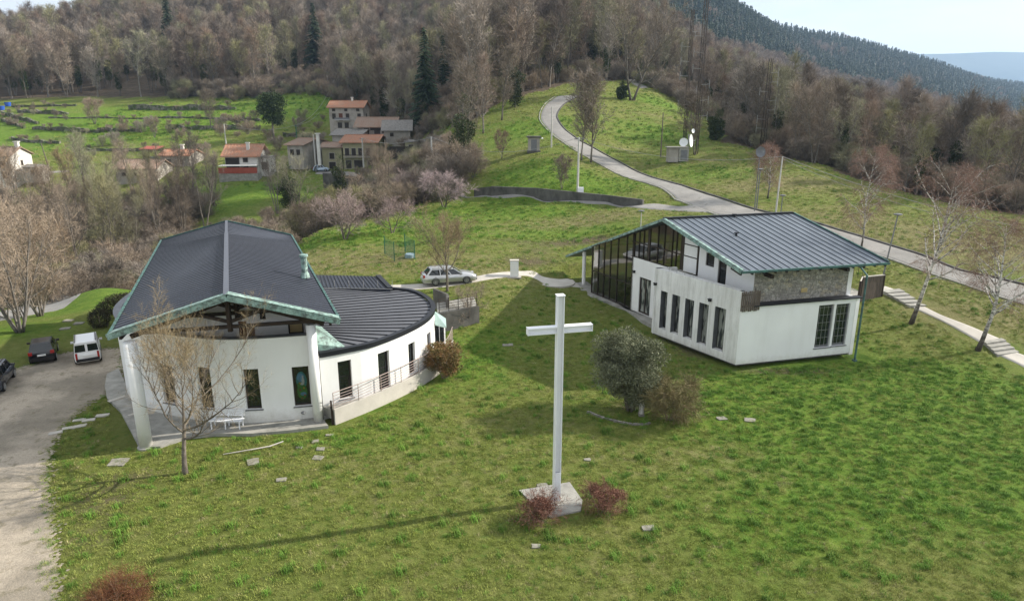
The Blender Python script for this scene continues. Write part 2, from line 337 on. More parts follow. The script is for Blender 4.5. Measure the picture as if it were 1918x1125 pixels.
    M['silver'] = paint('silver_car_paint', (.50,.51,.52), .55); M['cwhite'] = paint('white_car_paint', (.74,.74,.73)); M['cblack'] = paint('black_car_paint', (.004,.004,.008)); M['cgrey'] = paint('blue_grey_car_paint', (.07,.08,.10), .4); M['cblue'] = paint('pale_blue_car_paint', (.40,.50,.60), .2)
    def bark(n, a, b, sc=8, st=(1,1,.4), rv=0.0):
        t = NT(n).set(.95, 0, .1); c = t.mix(t.noise(sc, 4, .7, vec=t.co.outputs['Object'], stretch=st, lo=.35, hi=.65), a, b)
        if rv:
            oi = t.n('ShaderNodeObjectInfo'); hsv = t.n('ShaderNodeHueSaturation'); t.l(c, hsv.inputs['Color']); t.l(t.rng(oi.outputs['Random'], 0, 1, 1-rv, 1+rv), hsv.inputs['Value']); r2 = t.math('FRACT', t.math('MULTIPLY', oi.outputs['Random'], 7.31)); t.l(t.rng(r2, 0, 1, .75, 1.2), hsv.inputs['Saturation']); c = hsv.outputs[0]
        t.col(c); return t.m
    M['bark'] = bark('grey_bark', (.10,.085,.07), (.20,.175,.145))
    M['barkf'] = bark('forest_bark', (.11,.098,.084), (.21,.19,.165), rv=.3)
    M['twig'] = bark('brown_twigs', (.21,.165,.125), (.33,.27,.205), 1.5)
    M['twigf'] = bark('forest_twigs', (.165,.135,.108), (.30,.252,.205), .35, rv=.42)
    M['twigr'] = bark('reddish_forest_twigs', (.175,.132,.104), (.30,.235,.188), .35, rv=.4)
    M['twigg'] = bark('olive_green_twigs', (.20,.19,.115), (.31,.295,.18), .5, rv=.25)
    M['twigo'] = bark('orange_brown_twigs', (.22,.165,.115), (.34,.265,.19), .8, rv=.2)
    M['budtwig'] = bark('budding_twigs', (.20,.155,.10), (.33,.26,.15), 1.5)
    t = NT('birch_bark').set(.9, 0, .1); c = t.mix(t.noise(3.5, 4, .7, vec=t.co.outputs['Object'], stretch=(1,1,2.2), lo=.38, hi=.6), (.06,.05,.045), (.66,.63,.58)); sx = t.n('ShaderNodeSeparateXYZ'); t.l(t.co.outputs['Object'], sx.inputs[0]); c = t.mix(t.rng(t.math('ADD', sx.outputs[2], t.math('MULTIPLY', t.noise(4, 3, .7, vec=t.co.outputs['Object']), 1.6)), 1.4, 3.6, .92, 0), c, (.055,.045,.038)); t.col(c); M['birch'] = t.m
    M['birchtwig'] = bark('birch_twigs', (.20,.125,.10), (.32,.215,.17), 1)
    M['pink'] = bark('pink_blossom', (.30,.235,.235), (.44,.355,.355), 2)
    M['pinktwig'] = bark('blossom_twigs', (.26,.20,.185), (.38,.30,.285), 2)
    def leaf(n, a, b, sc=1.2, rv=.2, vec='Object'):
        t = NT(n).set(.7, 0, .25); c = t.mix(t.noise(sc, 4, .7, vec=t.co.outputs[vec], lo=.35, hi=.65), a, b)
        oi = t.n('ShaderNodeObjectInfo'); hsv = t.n('ShaderNodeHueSaturation'); t.l(c, hsv.inputs['Color']); t.l(t.rng(oi.outputs['Random'], 0, 1, 1-rv, 1+rv), hsv.inputs['Value']); t.col(hsv.outputs[0])
        t.b.inputs['Subsurface Weight'].default_value = 0; return t.m
    M['olive'] = leaf('olive_leaves', (.075,.085,.045), (.20,.21,.13), 2.5)
    M['ever'] = leaf('evergreen_leaves', (.018,.032,.012), (.05,.075,.025))
    M['spruce'] = leaf('spruce_needles', (.014,.028,.014), (.035,.058,.026))
    M['ivy'] = leaf('ivy_leaves', (.022,.038,.012), (.065,.085,.028))
    M['redleaf'] = leaf('red_shrub_leaves', (.12,.05,.035), (.26,.13,.09), 3)
    M['olean'] = leaf('russet_green_leaves', (.09,.105,.03), (.30,.15,.07), 2.2)
    M['broom'] = leaf('broom_stems', (.085,.085,.028), (.20,.155,.075), 2)
    M['bramble'] = leaf('bramble_leaves', (.13,.045,.025), (.24,.12,.05), 2)
    M['hedge'] = leaf('dark_hedge_leaves', (.018,.022,.011), (.045,.036,.018), 2)
    M['yellowgreen'] = leaf('yellow_green_leaves', (.20,.20,.05), (.30,.27,.08), 1)
mkmats()
# ---------------------------------------------------------------- ground sheet
def warp(lo, mid0, mid1, hi, step, grow):
    xs = list(np.arange(mid0, mid1+1e-6, step)); s = step; x = mid1
    while x < hi: s *= grow; x += s; xs.append(x)
    s = step; x = mid0
    while x > lo: s *= grow; x -= s; xs.insert(0, x)
    return np.array(xs)
XS = warp(-2600, -45, 50, 3200, 0.55, 1.03); YS = warp(-60, 18, 110, 2450, 0.55, 1.022)
def ptsG(L): return [tuple(G(*p)[:2]) for p in L]
FOREST_A = [(x, y) for x, y in [(-700,262),(-125,266),(-98,258),(-70,262),(-52,236),(-38,215),(-28,196),(-20,176),(-13,158),(-9,148),(-2,160),(4,171),(12,184),(20,196),(32,200),(45,205),(60,190),(48,165),(42,140),(38,122),(46,112),(50,100),(56,92),(66,80),(80,62),(120,40),(900,40),(1800,1500),(500,2400),(-700,1200)]]
BRUSHPOLY = [(-60,62),(-32,78),(-22,88),(-12,96),(-6,104),(-14,128),(-24,142),(-36,140),(-44,122),(-58,124),(-64,146),(-84,150),(-140,150),(-140,62)]
def forest_mask(x, y): return inpoly(x+snoise(x, y, 14, 5)*3, y+snoise(x, y, 11, 6)*4, FOREST_A)
gx, gy = np.meshgrid(XS, YS); gz = HT(gx, gy)
def build_ground():
    ny, nx = gx.shape
    V = np.stack([gx, gy, gz], -1).reshape(-1, 3); idx = np.arange(nx*ny).reshape(ny, nx)
    q = np.stack([idx[:-1,:-1], idx[:-1,1:], idx[1:,1:], idx[1:,:-1]], -1).reshape(-1, 4)
    me = bpy.data.meshes.new('ground'); me.vertices.add(len(V)); me.vertices.foreach_set('co', V.ravel())
    me.loops.add(q.size); me.loops.foreach_set('vertex_index', q.ravel().astype(np.int32))
    me.polygons.add(len(q)); me.polygons.foreach_set('loop_start', (np.arange(len(q))*4).astype(np.int32)); me.polygons.foreach_set('use_smooth', np.ones(len(q), bool))
    me.update(calc_edges=True)
    x, y = V[:,0], V[:,1]
    f = forest_mask(x, y).astype(float)
    br = inpoly(x+snoise(x, y, 9, 8)*3, y+snoise(x, y, 9, 9)*3, BRUSHPOLY)*.75
    dry = np.zeros(len(x))
    def blob(cx, cy, rx, ry, a, rot=0):
        c, s = math.cos(rot), math.sin(rot); u = ((x-cx)*c+(y-cy)*s)/rx; v = (-(x-cx)*s+(y-cy)*c)/ry; return a*np.exp(-(u*u+v*v))
    for bx in DRY: dry += blob(*bx)
    dirt = np.zeros(len(x))
    for bx in DIRT: dirt += blob(*bx)
    lush = np.zeros(len(x))
    for bx in LUSH: lush += blob(*bx)
    for n, arrs in (('mask', (np.clip(f+br, 0, 1), np.clip(dry, 0, 1), np.clip(dirt, 0, 1))), ('mask2', (np.clip(lush, 0, 1), x*0, x*0))):
        at = me.attributes.new(n, 'FLOAT_COLOR', 'POINT'); A = np.ones((len(x), 4), np.float32)
        for i, a in enumerate(arrs): A[:, i] = a
        at.data.foreach_set('color', A.ravel())
    t = NT('meadow_ground').set(.95, 0, .15)
    a1 = t.n('ShaderNodeAttribute', attribute_name='mask'); a2 = t.n('ShaderNodeAttribute', attribute_name='mask2')
    s1 = t.n('ShaderNodeSeparateColor'); t.l(a1.outputs['Color'], s1.inputs[0]); s2 = t.n('ShaderNodeSeparateColor'); t.l(a2.outputs['Color'], s2.inputs[0])
    fine = t.noise(7, 6, .8, lo=.3, hi=.7); med = t.noise(1.1, 6, .75, lo=.35, hi=.65); big = t.noise(.16, 5, .65, lo=.35, hi=.65); vf = t.noise(24, 4, .8, lo=.3, hi=.7)
    base = t.mix(med, (.145,.178,.034), (.242,.252,.076)); base = t.mix(t.math('MULTIPLY', big, .5), base, (.130,.185,.032))
    lushc = t.mix(med, (.092,.182,.018), (.185,.275,.038))
    lm = t.math('ADD', s2.outputs[0], t.math('MULTIPLY', t.math('SUBTRACT', big, .5), .5)); lm = t.rng(lm, .1, .8); c = t.mix(lm, base, lushc)
    dryc = t.mix(med, (.20,.175,.075), (.30,.27,.13)); dm = t.math('ADD', s1.outputs[1], t.math('MULTIPLY', t.math('SUBTRACT', med, .6), .6)); dm = t.rng(dm, .12, .75); c = t.mix(t.math('MULTIPLY', dm, .8), c, dryc)
    dirtc = t.mix(fine, (.085,.062,.040), (.19,.15,.10)); rm = t.math('ADD', s1.outputs[2], t.math('MULTIPLY', t.math('SUBTRACT', fine, .55), .7)); rm = t.rng(rm, .25, .7); c = t.mix(rm, c, dirtc)
    patch = t.noise(.75, 6, .8, lo=.60, hi=.72); c = t.mix(t.math('MULTIPLY', patch, .55), c, (.17,.145,.07))
    tuftc = t.noise(2.3, 5, .7, lo=.56, hi=.66); c = t.mix(t.math('MULTIPLY', tuftc, .5), c, (.065,.165,.022))
    c = t.mix(t.math('MULTIPLY', vf, .40), c, t.mix(.5, c, (.02,.03,.005)))
    floorc = t.mix(t.noise(.4, 6, .8, lo=.35, hi=.65), (.075,.060,.042), (.155,.120,.085)); c = t.mix(s1.outputs[0], c, floorc)
    t.col(c)
    hh = t.math('ADD', t.math('MULTIPLY', fine, .5), t.math('ADD', t.math('MULTIPLY', med, .9), t.math('MULTIPLY', vf, .35))); t.bump(hh, .8, .22)
    M['ground'] = t.m; me.materials.append(t.m)
    o = bpy.data.objects.new('ground', me); COL.objects.link(o); o['kind'] = 'structure'; return o
def gp(px, py): g = G(px, py); return g[0], g[1]
DRY = []; DIRT = []; LUSH = []
def D(L, px, py, rx, ry, a, rot=0): g = G(px, py); L.append((g[0], g[1], rx, ry, a, rot))
D(DRY, 760, 495, 9, 3.5, .9, -.1); D(DRY, 640, 490, 9, 3, .8); D(DRY, 560, 480, 8, 2.5, .6); D(DRY, 1100, 412, 9, 3.5, .9); D(DRY, 980, 520, 6, 2.5, .6); D(DRY, 900, 545, 5, 2, .5)
D(DRY, 1180, 280, 5, 3, .6); D(DRY, 1400, 350, 8, 4, .55); D(DRY, 1500, 340, 10, 4, .6); D(DRY, 1330, 300, 7, 3, .55); D(DRY, 1220, 215, 8, 2, .5); D(DRY, 1100, 310, 6, 3, .3)
D(DRY, 1500, 400, 10, 4, .5); D(DRY, 1620, 425, 10, 4, .75); D(DRY, 1750, 450, 10, 5, .65); D(DRY, 1880, 480, 12, 5, .6); D(DRY, 1780, 580, 5, 3, .6); D(DRY, 1880, 610, 5, 3, .5); D(DRY, 1700, 540, 4, 2.5, .5)
D(DRY, 700, 900, 7, 3, .25); D(DRY, 900, 800, 5, 3, .25); D(DRY, 1300, 850, 5, 2, .4); D(DRY, 1450, 900, 5, 2, .2); D(DRY, 1100, 1060, 5, 2, .2); D(DRY, 1060, 105, 10, 8, .4)
for px, py in ((950,450),(1000,470),(1040,458),(1085,450),(1130,448),(965,492),(1010,488)): D(DIRT, px, py, 3.0, 1.4, .5)
D(DIRT, 1480, 695, 5, .7, .7); D(DIRT, 1290, 655, 1.5, 3.0, .6); D(DIRT, 190, 930, 2.2, 1.6, .6); D(DIRT, 160, 1010, 1.6, 1.8, .45); D(DIRT, 250, 890, 2, .6, .4); D(DIRT, 1130, 880, .5, .4, .3)
D(DIRT, 1200, 760, 2.6, 1.0, .7); D(DIRT, 100, 262, 14, 5, .5); D(DIRT, 200, 275, 14, 4, .5)
for a in ((1560,760,9,5,1),(1750,760,9,5,1),(1850,900,8,5,.9),(1450,760,6,3,.7),(1500,1000,6,3,.6),(1600,880,7,4,.7),(900,640,4,5,.7),(860,700,3,4,.6),(1060,440,6,4,.7),(880,400,10,5,.9),(700,430,8,5,.9),(830,440,6,4,.8),(620,450,7,4,.9),(1120,350,8,4,.9),(1000,320,8,6,1),(1000,240,8,10,1),(1220,250,10,14,.8),(1330,320,8,6,.6),(280,220,60,20,1),(90,260,40,20,.8),(440,360,20,10,1),(150,560,12,7,.9),(60,620,5,3,.8),(220,540,10,5,.9),(650,190,30,20,.8),(1230,190,10,8,.8),(1640,700,8,4,.9),(1000,400,10,5,.6),(680,820,4,1.5,.6),(500,810,4,1,.5),(700,760,2.5,2,.6),(1180,440,5,4,.2)): D(LUSH, *a)
D(LUSH, 770, 300, 20, 12, .9)
build_ground()

def drape(name, poly, mat_, off=.03, cell=.4, noise=.0, nseed=3, thick=.25, kind='structure', nscale=2.0):
    xs = [p[0] for p in poly]; ys = [p[1] for p in poly]
    ax = np.arange(min(xs)-cell*3, max(xs)+cell*3, cell); ay = np.arange(min(ys)-cell*3, max(ys)+cell*3, cell)
    X, Y = np.meshgrid(ax, ay); cx = X[:-1,:-1]+cell/2; cy = Y[:-1,:-1]+cell/2
    jr = np.random.RandomState(5); wx = cx+snoise(cx, cy, nscale, nseed)*noise+jr.normal(0, .5, cx.shape)*noise*1.3; wy = cy+snoise(cx, cy, nscale, nseed+1)*noise+jr.normal(0, .5, cx.shape)*noise*1.5
    ins = inpoly(wx, wy, poly); Z = HT(X, Y)+off
    mb = MB(); vid = {}
    def vi(i, j):
        if (i, j) not in vid: vid[(i, j)] = len(mb.v); mb.v.append((X[i,j], Y[i,j], Z[i,j]))
        return vid[(i, j)]
    for i, j in zip(*np.nonzero(ins)): mb.f.append((vi(i,j), vi(i,j+1), vi(i+1,j+1), vi(i+1,j)))
    o = mb.build(name, mat_, smooth=True); o['kind'] = kind; return o
def resample(pts, step):
    out = []; 
    for i in range(len(pts)-1):
        a = Vector(pts[i]); b = Vector(pts[i+1]); n = max(1, int((b-a).length/step))
        for k in range(n): out.append(a.lerp(b, k/n))
    out.append(Vector(pts[-1])); return out
def catmull(pts, n=8):
    P_ = [Vector(p) for p in pts]; P_ = [P_[0]*2-P_[1]]+P_+[P_[-1]*2-P_[-2]]; out = []
    for i in range(1, len(P_)-2):
        for k in range(n):
            t = k/n; a, b, c, d = P_[i-1:i+3]
            out.append(.5*((2*b)+(c-a)*t+(2*a-5*b+4*c-d)*t*t+(3*b-a-3*c+d)*t*t*t))
    out.append(P_[-2]); return out
def strip(name, L, Rr, mat_, off=.06, nx=10, edge=None, kind='structure', lift=None):
    Lc = catmull([Vector((p[0], p[1])) for p in L], 14); Rc = catmull([Vector((p[0], p[1])) for p in Rr], 14)
    n = max(len(Lc), len(Rc)); mb = MB()
    def at(C, t): f = t*(len(C)-1); i = min(int(f), len(C)-2); return C[i].lerp(C[i+1], f-i)
    for i in range(n):
        a = at(Lc, i/(n-1)); b = at(Rc, i/(n-1))
        za, zb = hz(a[0], a[1]), hz(b[0], b[1])
        for k in range(nx+1):
            p = a.lerp(b, k/nx); z = hz(p[0], p[1])+off
            if k in (0, nx): z -= off+.1
            mb.v.append((p[0], p[1], z))
    for i in range(n-1):
        for k in range(nx): q = i*(nx+1)+k; mb.f.append((q, q+1, q+nx+2, q+nx+1))
    o = mb.build(name, mat_, smooth=True); o['kind'] = kind; return o
# main road, climbing
far = [(2080,580),(1918,533),(1860,519),(1800,506),(1720,475),(1624,446),(1520,415),(1423,394),(1360,374),(1298,354),(1235,336),(1173,310),(1116,279),(1085,262),(1060,243),(1047,225),(1046,212),(1060,194),(1093,178)]
near = [(2080,622),(1918,570),(1840,545),(1760,518),(1672,487),(1590,462),(1480,432),(1380,412),(1329,398),(1283,380),(1220,346),(1141,318),(1079,283),(1057,268),(1035,252),(1016,232),(1011,218),(1019,198),(1040,181)]
def rp(L): return [gp(*p) for p in L]
strip('road', rp(far), rp(near), M['asph'])
br_far = [(1300,384),(1262,386),(1203,383),(1150,379),(1090,374),(1000,366),(930,364),(865,362),(800,352),(745,338),(715,330),(660,322),(600,318)]
br_near = [(1330,399),(1270,396),(1200,391),(1150,386),(1090,381),(1000,373),(930,371),(865,369),(795,362),(735,348),(700,338),(650,330),(590,326)]
strip('road', rp(br_far), rp(br_near), M['asph'], off=.09)
strip('road', [gp(1175,150), gp(1186,158), gp(1200,166)], [gp(1192,149), gp(1204,156), gp(1216,165)], M['asph'], off=.1)
# kerb along the main road (far side dark gutter edge)
def verge(L, name, mat_, w, h, dx=0):
    C = catmull([Vector((p[0], p[1])) for p in L], 10); mb = MB()
    for i, p in enumerate(C):
        q = C[min(i+1, len(C)-1)]-C[max(i-1, 0)]; nrm = Vector((-q[1], q[0])).normalized()
        a = p+nrm*dx; b = p+nrm*(dx+w)
        za = hz(a[0], a[1]); zb = hz(b[0], b[1])
        mb.v += [(a[0],a[1],za-.2),(a[0],a[1],za+h),(b[0],b[1],zb+h),(b[0],b[1],zb-.2)]
    for i in range(len(C)-1):
        for k in range(3): q = i*4+k; mb.f.append((q, q+1, q+5, q+4))
    o = mb.build(name, mat_); o['kind'] = 'structure'; return o
verge(rp(far), 'road_kerb', M['concd'], .22, .16)
verge(rp(near), 'road_kerb', M['conc'], .15, .11)
# gravel yard and track on the left
gy_poly = [tuple(P(px,py,0)[:2]) for px,py in [(232,652),(236,700),(232,730),(200,742),(170,755),(120,800),(96,850),(92,900),(98,960),(105,1030),(112,1125),(122,1250),(-330,1250),(-300,900),(-150,760),(-60,720),(30,690),(60,682),(100,664),(150,655),(190,652)]]
drape('gravel_yard', gy_poly, M['gravel'], .025, .11, .22, nscale=5.3)
# driveway far left, pale path to the annex, paved apron
strip('side_road', rp([(-60,598),(0,583),(60,572),(118,546),(150,522)]), rp([(-60,618),(0,603),(70,592),(150,560),(185,538)]), M['asph'], off=.04)
pth_far = [(700,535),(780,531),(850,523),(900,515),(950,508),(975,507),(1000,506),(1018,517),(1060,522),(1100,527)]
pth_near = [(700,545),(780,543),(850,536),(900,527),(950,520),(985,517),(1005,524),(1025,534),(1060,537),(1100,545)]
strip('path', rp(pth_far), rp(pth_near), M['concs'], off=.03)
g = G(1042, 529); mb = MB(); mb.lathe((g[0], g[1], g[2]-.1), [(1.75,0),(1.75,.16)], 26); o = mb.build('path_circle', M['concs']); o['kind'] = 'structure'
# right-hand garden path with its steps
pR_near = [(1650,546),(1708,578),(1800,626),(1832,640)]; pR_far = [(1690,540),(1740,570),(1830,600),(1873,628)]
def gstrip(L1, L2, name='path'): return strip(name, rp(L1), rp(L2), M['concs'], off=.06)
gstrip([(1704,574),(1760,600),(1800,622),(1840,646)], [(1735,576),(1768,592),(1822,612),(1876,634)])
gstrip([(1870,666),(1918,690),(1990,730)], [(1906,660),(1960,680),(2040,715)])
gstrip([(1640,545),(1650,548)], [(1660,536),(1680,543)])
def steps(a0, b0, a1, b1, n, label):
    A0_, B0_, A1_, B1_ = [G(*p) for p in (a0, b0, a1, b1)]
    t = thing('garden_steps', label, 'steps', A0_); 
    ztop = (A0_[2]+B0_[2])/2+.12; zbot = (A1_[2]+B1_[2])/2+.02
    for i in range(n):
        f0, f1 = i/n, (i+1)/n+.02
        q = [A0_.lerp(A1_, f0), B0_.lerp(B1_, f0), B0_.lerp(B1_, f1), A0_.lerp(A1_, f1)]
        z = ztop+(zbot-ztop)*(i/n)
        mb = MB(); mb.prism([(p[0], p[1]) for p in q], zbot-.6, z); mb.build('step', M['conc'], t)
steps((1650,548), (1684,541), (1704,576), (1735,572), 5, 'upper flight of pale concrete steps beside the wooden railing of the house')
steps((1840,643), (1876,634), (1868,668), (1908,660), 4, 'lower flight of concrete garden steps beyond the leaning birch at the right edge')
# long concrete retaining wall beside the branch road
def walltop(name, label, bot, top, th, mat_, cat='wall', kindname='wall_face', group=None, rough=False):
    t = []; jr_ = random.Random(int(bot[0][0]*3+bot[0][1])); n_ = 7 if rough else 1
    for k in range(len(bot)-1):
        for q in range(n_+(k == len(bot)-2)):
            f = q/n_; bx = bot[k][0]*(1-f)+bot[k+1][0]*f; by = bot[k][1]*(1-f)+bot[k+1][1]*f; tp = top[k]*(1-f)+top[k+1]*f
            g = G(bx, by); z1 = PY(CX, tp, g[1])[2]
            if rough: z1 = g[2]+(z1-g[2])*jr_.uniform(.55, 1.15); g[1] += jr_.uniform(-.35, .35)
            t.append((g, z1))
    th_ = thing(name, label, cat, t[0][0], group=group); mb = MB()
    for (a, za), (b, zb) in zip(t[:-1], t[1:]):
        d = Vector((b[0]-a[0], b[1]-a[1])); nn = Vector((-d[1], d[0])).normalized()*th
        if nn[1] < 0: nn = -nn
        z0 = min(a[2], b[2])-.5
        vs = [(a[0],a[1],z0),(b[0],b[1],z0),(b[0]+nn[0],b[1]+nn[1],z0),(a[0]+nn[0],a[1]+nn[1],z0),(a[0],a[1],za),(b[0],b[1],zb),(b[0]+nn[0],b[1]+nn[1],zb),(a[0]+nn[0],a[1]+nn[1],za)]
        mb.add(vs, [(0,3,2,1),(4,5,6,7),(0,1,5,4),(1,2,6,5),(2,3,7,6),(3,0,4,7)])
    mb.build(kindname, mat_, th_); return th_
walltop('retaining_wall', 'long dark weathered concrete retaining wall along the lower branch of the road', [(888,368),(920,368.5),(1000,370),(1080,377),(1140,380),(1203,385)], [353,349,352,360,366,374], .35, M['concd'])
# ---------------------------------------------------------------- walls that follow a curve, with real openings
class Curve:
    def __init__(s, pts, smooth=True, n=10):
        s.p = catmull([Vector((p[0], p[1])) for p in pts], n) if smooth else [Vector((p[0], p[1])) for p in pts]
        s.d = [0]
        for a, b in zip(s.p[:-1], s.p[1:]): s.d.append(s.d[-1]+(b-a).length)
        s.L = s.d[-1]
    def at(s, t):
        i = 0
        if t >= s.L: i = len(s.p)-2
        elif t > 0:
            while i < len(s.d)-2 and s.d[i+1] <= t: i += 1
        f = (t-s.d[i])/(s.d[i+1]-s.d[i]); return s.p[i]+(s.p[i+1]-s.p[i])*f
    def nrm(s, t):
        a = s.at(max(0, t-.15)); b = s.at(min(s.L, t+.15)); d = (b-a).normalized(); return Vector((d[1], -d[0]))
    def q(s, t, z, off=0): p = s.at(t)+s.nrm(t)*off; return Vector((p[0], p[1], z))
    def hit(s, px, py, off=0):          # the point of the wall seen at a pixel: distance along it, height
        d = ray(px, py); N = 900; prev = None; hits = []; best = None
        for i in range(N+1):
            t = s.L*i/N; p = s.q(t, 0, off); x = d[0]*p[1]/d[1]-p[0]
            if best is None or abs(x) < best[0]: best = (abs(x), t, p[1])
            if prev is not None and prev[0]*x <= 0: hits.append((p[1], t))
            prev = (x, t)
        y, t = min(hits) if hits else (best[2], best[1])
        return t, H+d[2]*y/d[1]
def wall(curve, z0, z1, th, holes, mat_, name='wall', parent=None, step=.6, t0=0, t1=None, extra=()):
    t1 = curve.L if t1 is None else t1
    f0 = z0 if callable(z0) else (lambda t: z0); f1 = z1 if callable(z1) else (lambda t: z1)
    ts = {t0, t1}; [ts.update((h[0], h[1])) for h in holes]; [ts.add(e) for e in extra]
    ts = sorted(t for t in ts if t0 <= t <= t1); T = []
    for a, b in zip(ts[:-1], ts[1:]):
        n = max(1, int(math.ceil((b-a)/step))); T += [a+(b-a)*k/n for k in range(n)]
    T.append(ts[-1]); mb = MB()
    def quad(a, b, c, d): mb.add([a, b, c, d], [(0,1,2,3)])
    for a, b in zip(T[:-1], T[1:]):
        if b-a < 1e-5: continue
        m = (a+b)/2; hs = sorted([h for h in holes if h[0]-1e-6 <= m <= h[1]+1e-6], key=lambda h: h[2])
        segs = []; 
        la, lb = f0(a), f0(b)
        for h in hs:
            segs.append((la, lb, h[2], h[2])); la = lb = h[3]
        segs.append((la, lb, f1(a), f1(b)))
        for za, zb, zc, zd in segs:
            if zc-za < 1e-4 and zd-zb < 1e-4: continue
            quad(curve.q(a, za), curve.q(b, zb), curve.q(b, zd), curve.q(a, zc))
            quad(curve.q(b, zb, -th), curve.q(a, za, -th), curve.q(a, zc, -th), curve.q(b, zd, -th))
            quad(curve.q(a, zc), curve.q(b, zd), curve.q(b, zd, -th), curve.q(a, zc, -th))
            quad(curve.q(b, zb), curve.q(a, za), curve.q(a, za, -th), curve.q(b, zb, -th))
    for h in holes:
        for t, s_ in ((h[0], 1), (h[1], -1)):
            v = [curve.q(t, h[2]), curve.q(t, h[3]), curve.q(t, h[3], -th), curve.q(t, h[2], -th)]
            if s_ < 0: v = v[::-1]
            quad(*v)
    for t, s_ in ((t0, -1), (t1, 1)):
        v = [curve.q(t, f0(t)), curve.q(t, f1(t)), curve.q(t, f1(t), -th), curve.q(t, f0(t), -th)]
        if s_ > 0: v = v[::-1]
        quad(*v)
    return mb.build(name, mat_, parent)
def window(curve, h, off, parent, fm, gm, fr=.06, dp=.07, sill=None, mull=0, trans=(), name='window', glassname='pane'):
    a, b, z0, z1 = h; e = .004; a += e; b -= e; z0 += e; z1 -= e; mb = MB()
    def bar(t0, t1, y0, y1, o0=off, o1=None):
        o1 = o0-dp if o1 is None else o1
        p = [curve.q(t0, y0, o0), curve.q(t1, y0, o0), curve.q(t1, y1, o0), curve.q(t0, y1, o0), curve.q(t0, y0, o1), curve.q(t1, y0, o1), curve.q(t1, y1, o1), curve.q(t0, y1, o1)]
        mb.add(p, [(0,1,2,3),(5,4,7,6),(4,0,3,7),(1,5,6,2),(3,2,6,7),(4,5,1,0)])
    bar(a, a+fr, z0, z1); bar(b-fr, b, z0, z1); bar(a+fr, b-fr, z0, z0+fr); bar(a+fr, b-fr, z1-fr, z1)
    for k in range(mull): t = a+(b-a)*(k+1)/(mull+1); bar(t-fr*.35, t+fr*.35, z0+fr, z1-fr, off-.003)
    for z in trans: bar(a+fr, b-fr, z-fr*.4, z+fr*.4, off-.006)
    w = mb.build(name, fm, parent)
    g_ = MB(); o0 = off-dp*.6
    g_.add([curve.q(a+.01, z0+.01, o0), curve.q(b-.01, z0+.01, o0), curve.q(b-.01, z1-.01, o0), curve.q(a+.01, z1-.01, o0), curve.q(a+.01, z0+.01, o0-.012), curve.q(b-.01, z0+.01, o0-.012), curve.q(b-.01, z1-.01, o0-.012), curve.q(a+.01, z1-.01, o0-.012)], [(0,1,2,3),(5,4,7,6),(4,0,3,7),(1,5,6,2),(3,2,6,7),(4,5,1,0)])
    g_.build(glassname, gm, w)
    if sill:
        mb = MB(); c0 = [curve.q(a-.08, z0-.06, .07), curve.q(b+.08, z0-.06, .07), curve.q(b+.08, z0-.008, .07), curve.q(a-.08, z0-.008, .07)]; c1 = [curve.q(a-.08, z0-.06, -.003), curve.q(b+.08, z0-.06, -.003), curve.q(b+.08, z0-.008, -.003), curve.q(a-.08, z0-.008, -.003)]
        mb.add(c0+c1, [(0,1,2,3),(5,4,7,6),(4,0,3,7),(1,5,6,2),(3,2,6,7),(4,5,1,0)]); mb.build('sill', sill, w)
    return w
def hole(curve, x0, x1, ytop, ybot, off=0):
    a = curve.hit(x0, (ytop+ybot)/2, off)[0]; b = curve.hit(x1, (ytop+ybot)/2, off)[0]; xm = (x0+x1)/2
    return (min(a, b), max(a, b), curve.hit(xm, ybot, off)[1], curve.hit(xm, ytop, off)[1])
def roofplane(p0, p1, p2):
    n = (p1-p0).cross(p2-p0); return lambda x, y: p0[2]-(n[0]*(x-p0[0])+n[1]*(y-p0[1]))/n[2]
def seams(name, A, B, C, D_, n, mat_, parent, w=.035, h=.05, off=.01):
    # standing seams from edge A-B (eave) to edge C-D (ridge)
    mb = MB()
    for i in range(n+1):
        f = i/n; a = A.lerp(B, f); c = C.lerp(D_, f); mb.beam(a+Vector((0,0,off+h/2)), c+Vector((0,0,off+h/2)), w, h)
    return mb.build(name, mat_, parent)
# ================================================================ CHURCH
eL, eR = P(205,627,6.0), P(634,598,6.0)
apF = PY(425, 553, 32.05); 
bL, bR = P(303,450,6.0), P(545,441,6.0)
kink = P(424, 438, apF[2]); apB = PY(424, 415, 56.0)
ch = thing('church', 'white church with curved walls and big dark metal gable roof edged in green copper', 'church', (eL+eR)*.5+Vector((0,6,-6)))
def slab(mb, vs, th):
    n = len(vs); b = [Vector(v)-Vector((0,0,th)) for v in vs]
    mb.add(list(vs)+b, [tuple(range(n)), tuple(range(2*n-1, n-1, -1))]+[(i, n+i, n+(i+1) % n, (i+1) % n) for i in range(n)])
mb = MB()
bLm = bL; mR = eR.lerp(bR, .86); mL = eL.lerp(bL, .86)
slab(mb, [eL, apF, kink, mL], .2); slab(mb, [apF, eR, mR, kink], .2); slab(mb, [mL, kink, apB, bL], .2); slab(mb, [kink, mR, bR, apB], .2)
rf = mb.build('roof', M['zinc'], ch)
mb = MB()
def seam2(mb, n, A, B, C, D2, w=.04, h=.055, off=.004):
    for i in range(n+1):
        f = i/n; a = A.lerp(B, f); c = C.lerp(D2, f); mb.beam(a+Vector((0,0,off+h/2)), c+Vector((0,0,off+h/2)), w, h)
nf = 44
seam2(mb, nf, eL, mL, apF, kink, .03, .022); seam2(mb, nf, eR, mR, apF, kink, .03, .022); seam2(mb, 9, mL, bL, kink, apB, .03, .022); seam2(mb, 9, mR, bR, kink, apB, .03, .022)
sm = mb.build('seam', M['rib'], ch, kind=None)
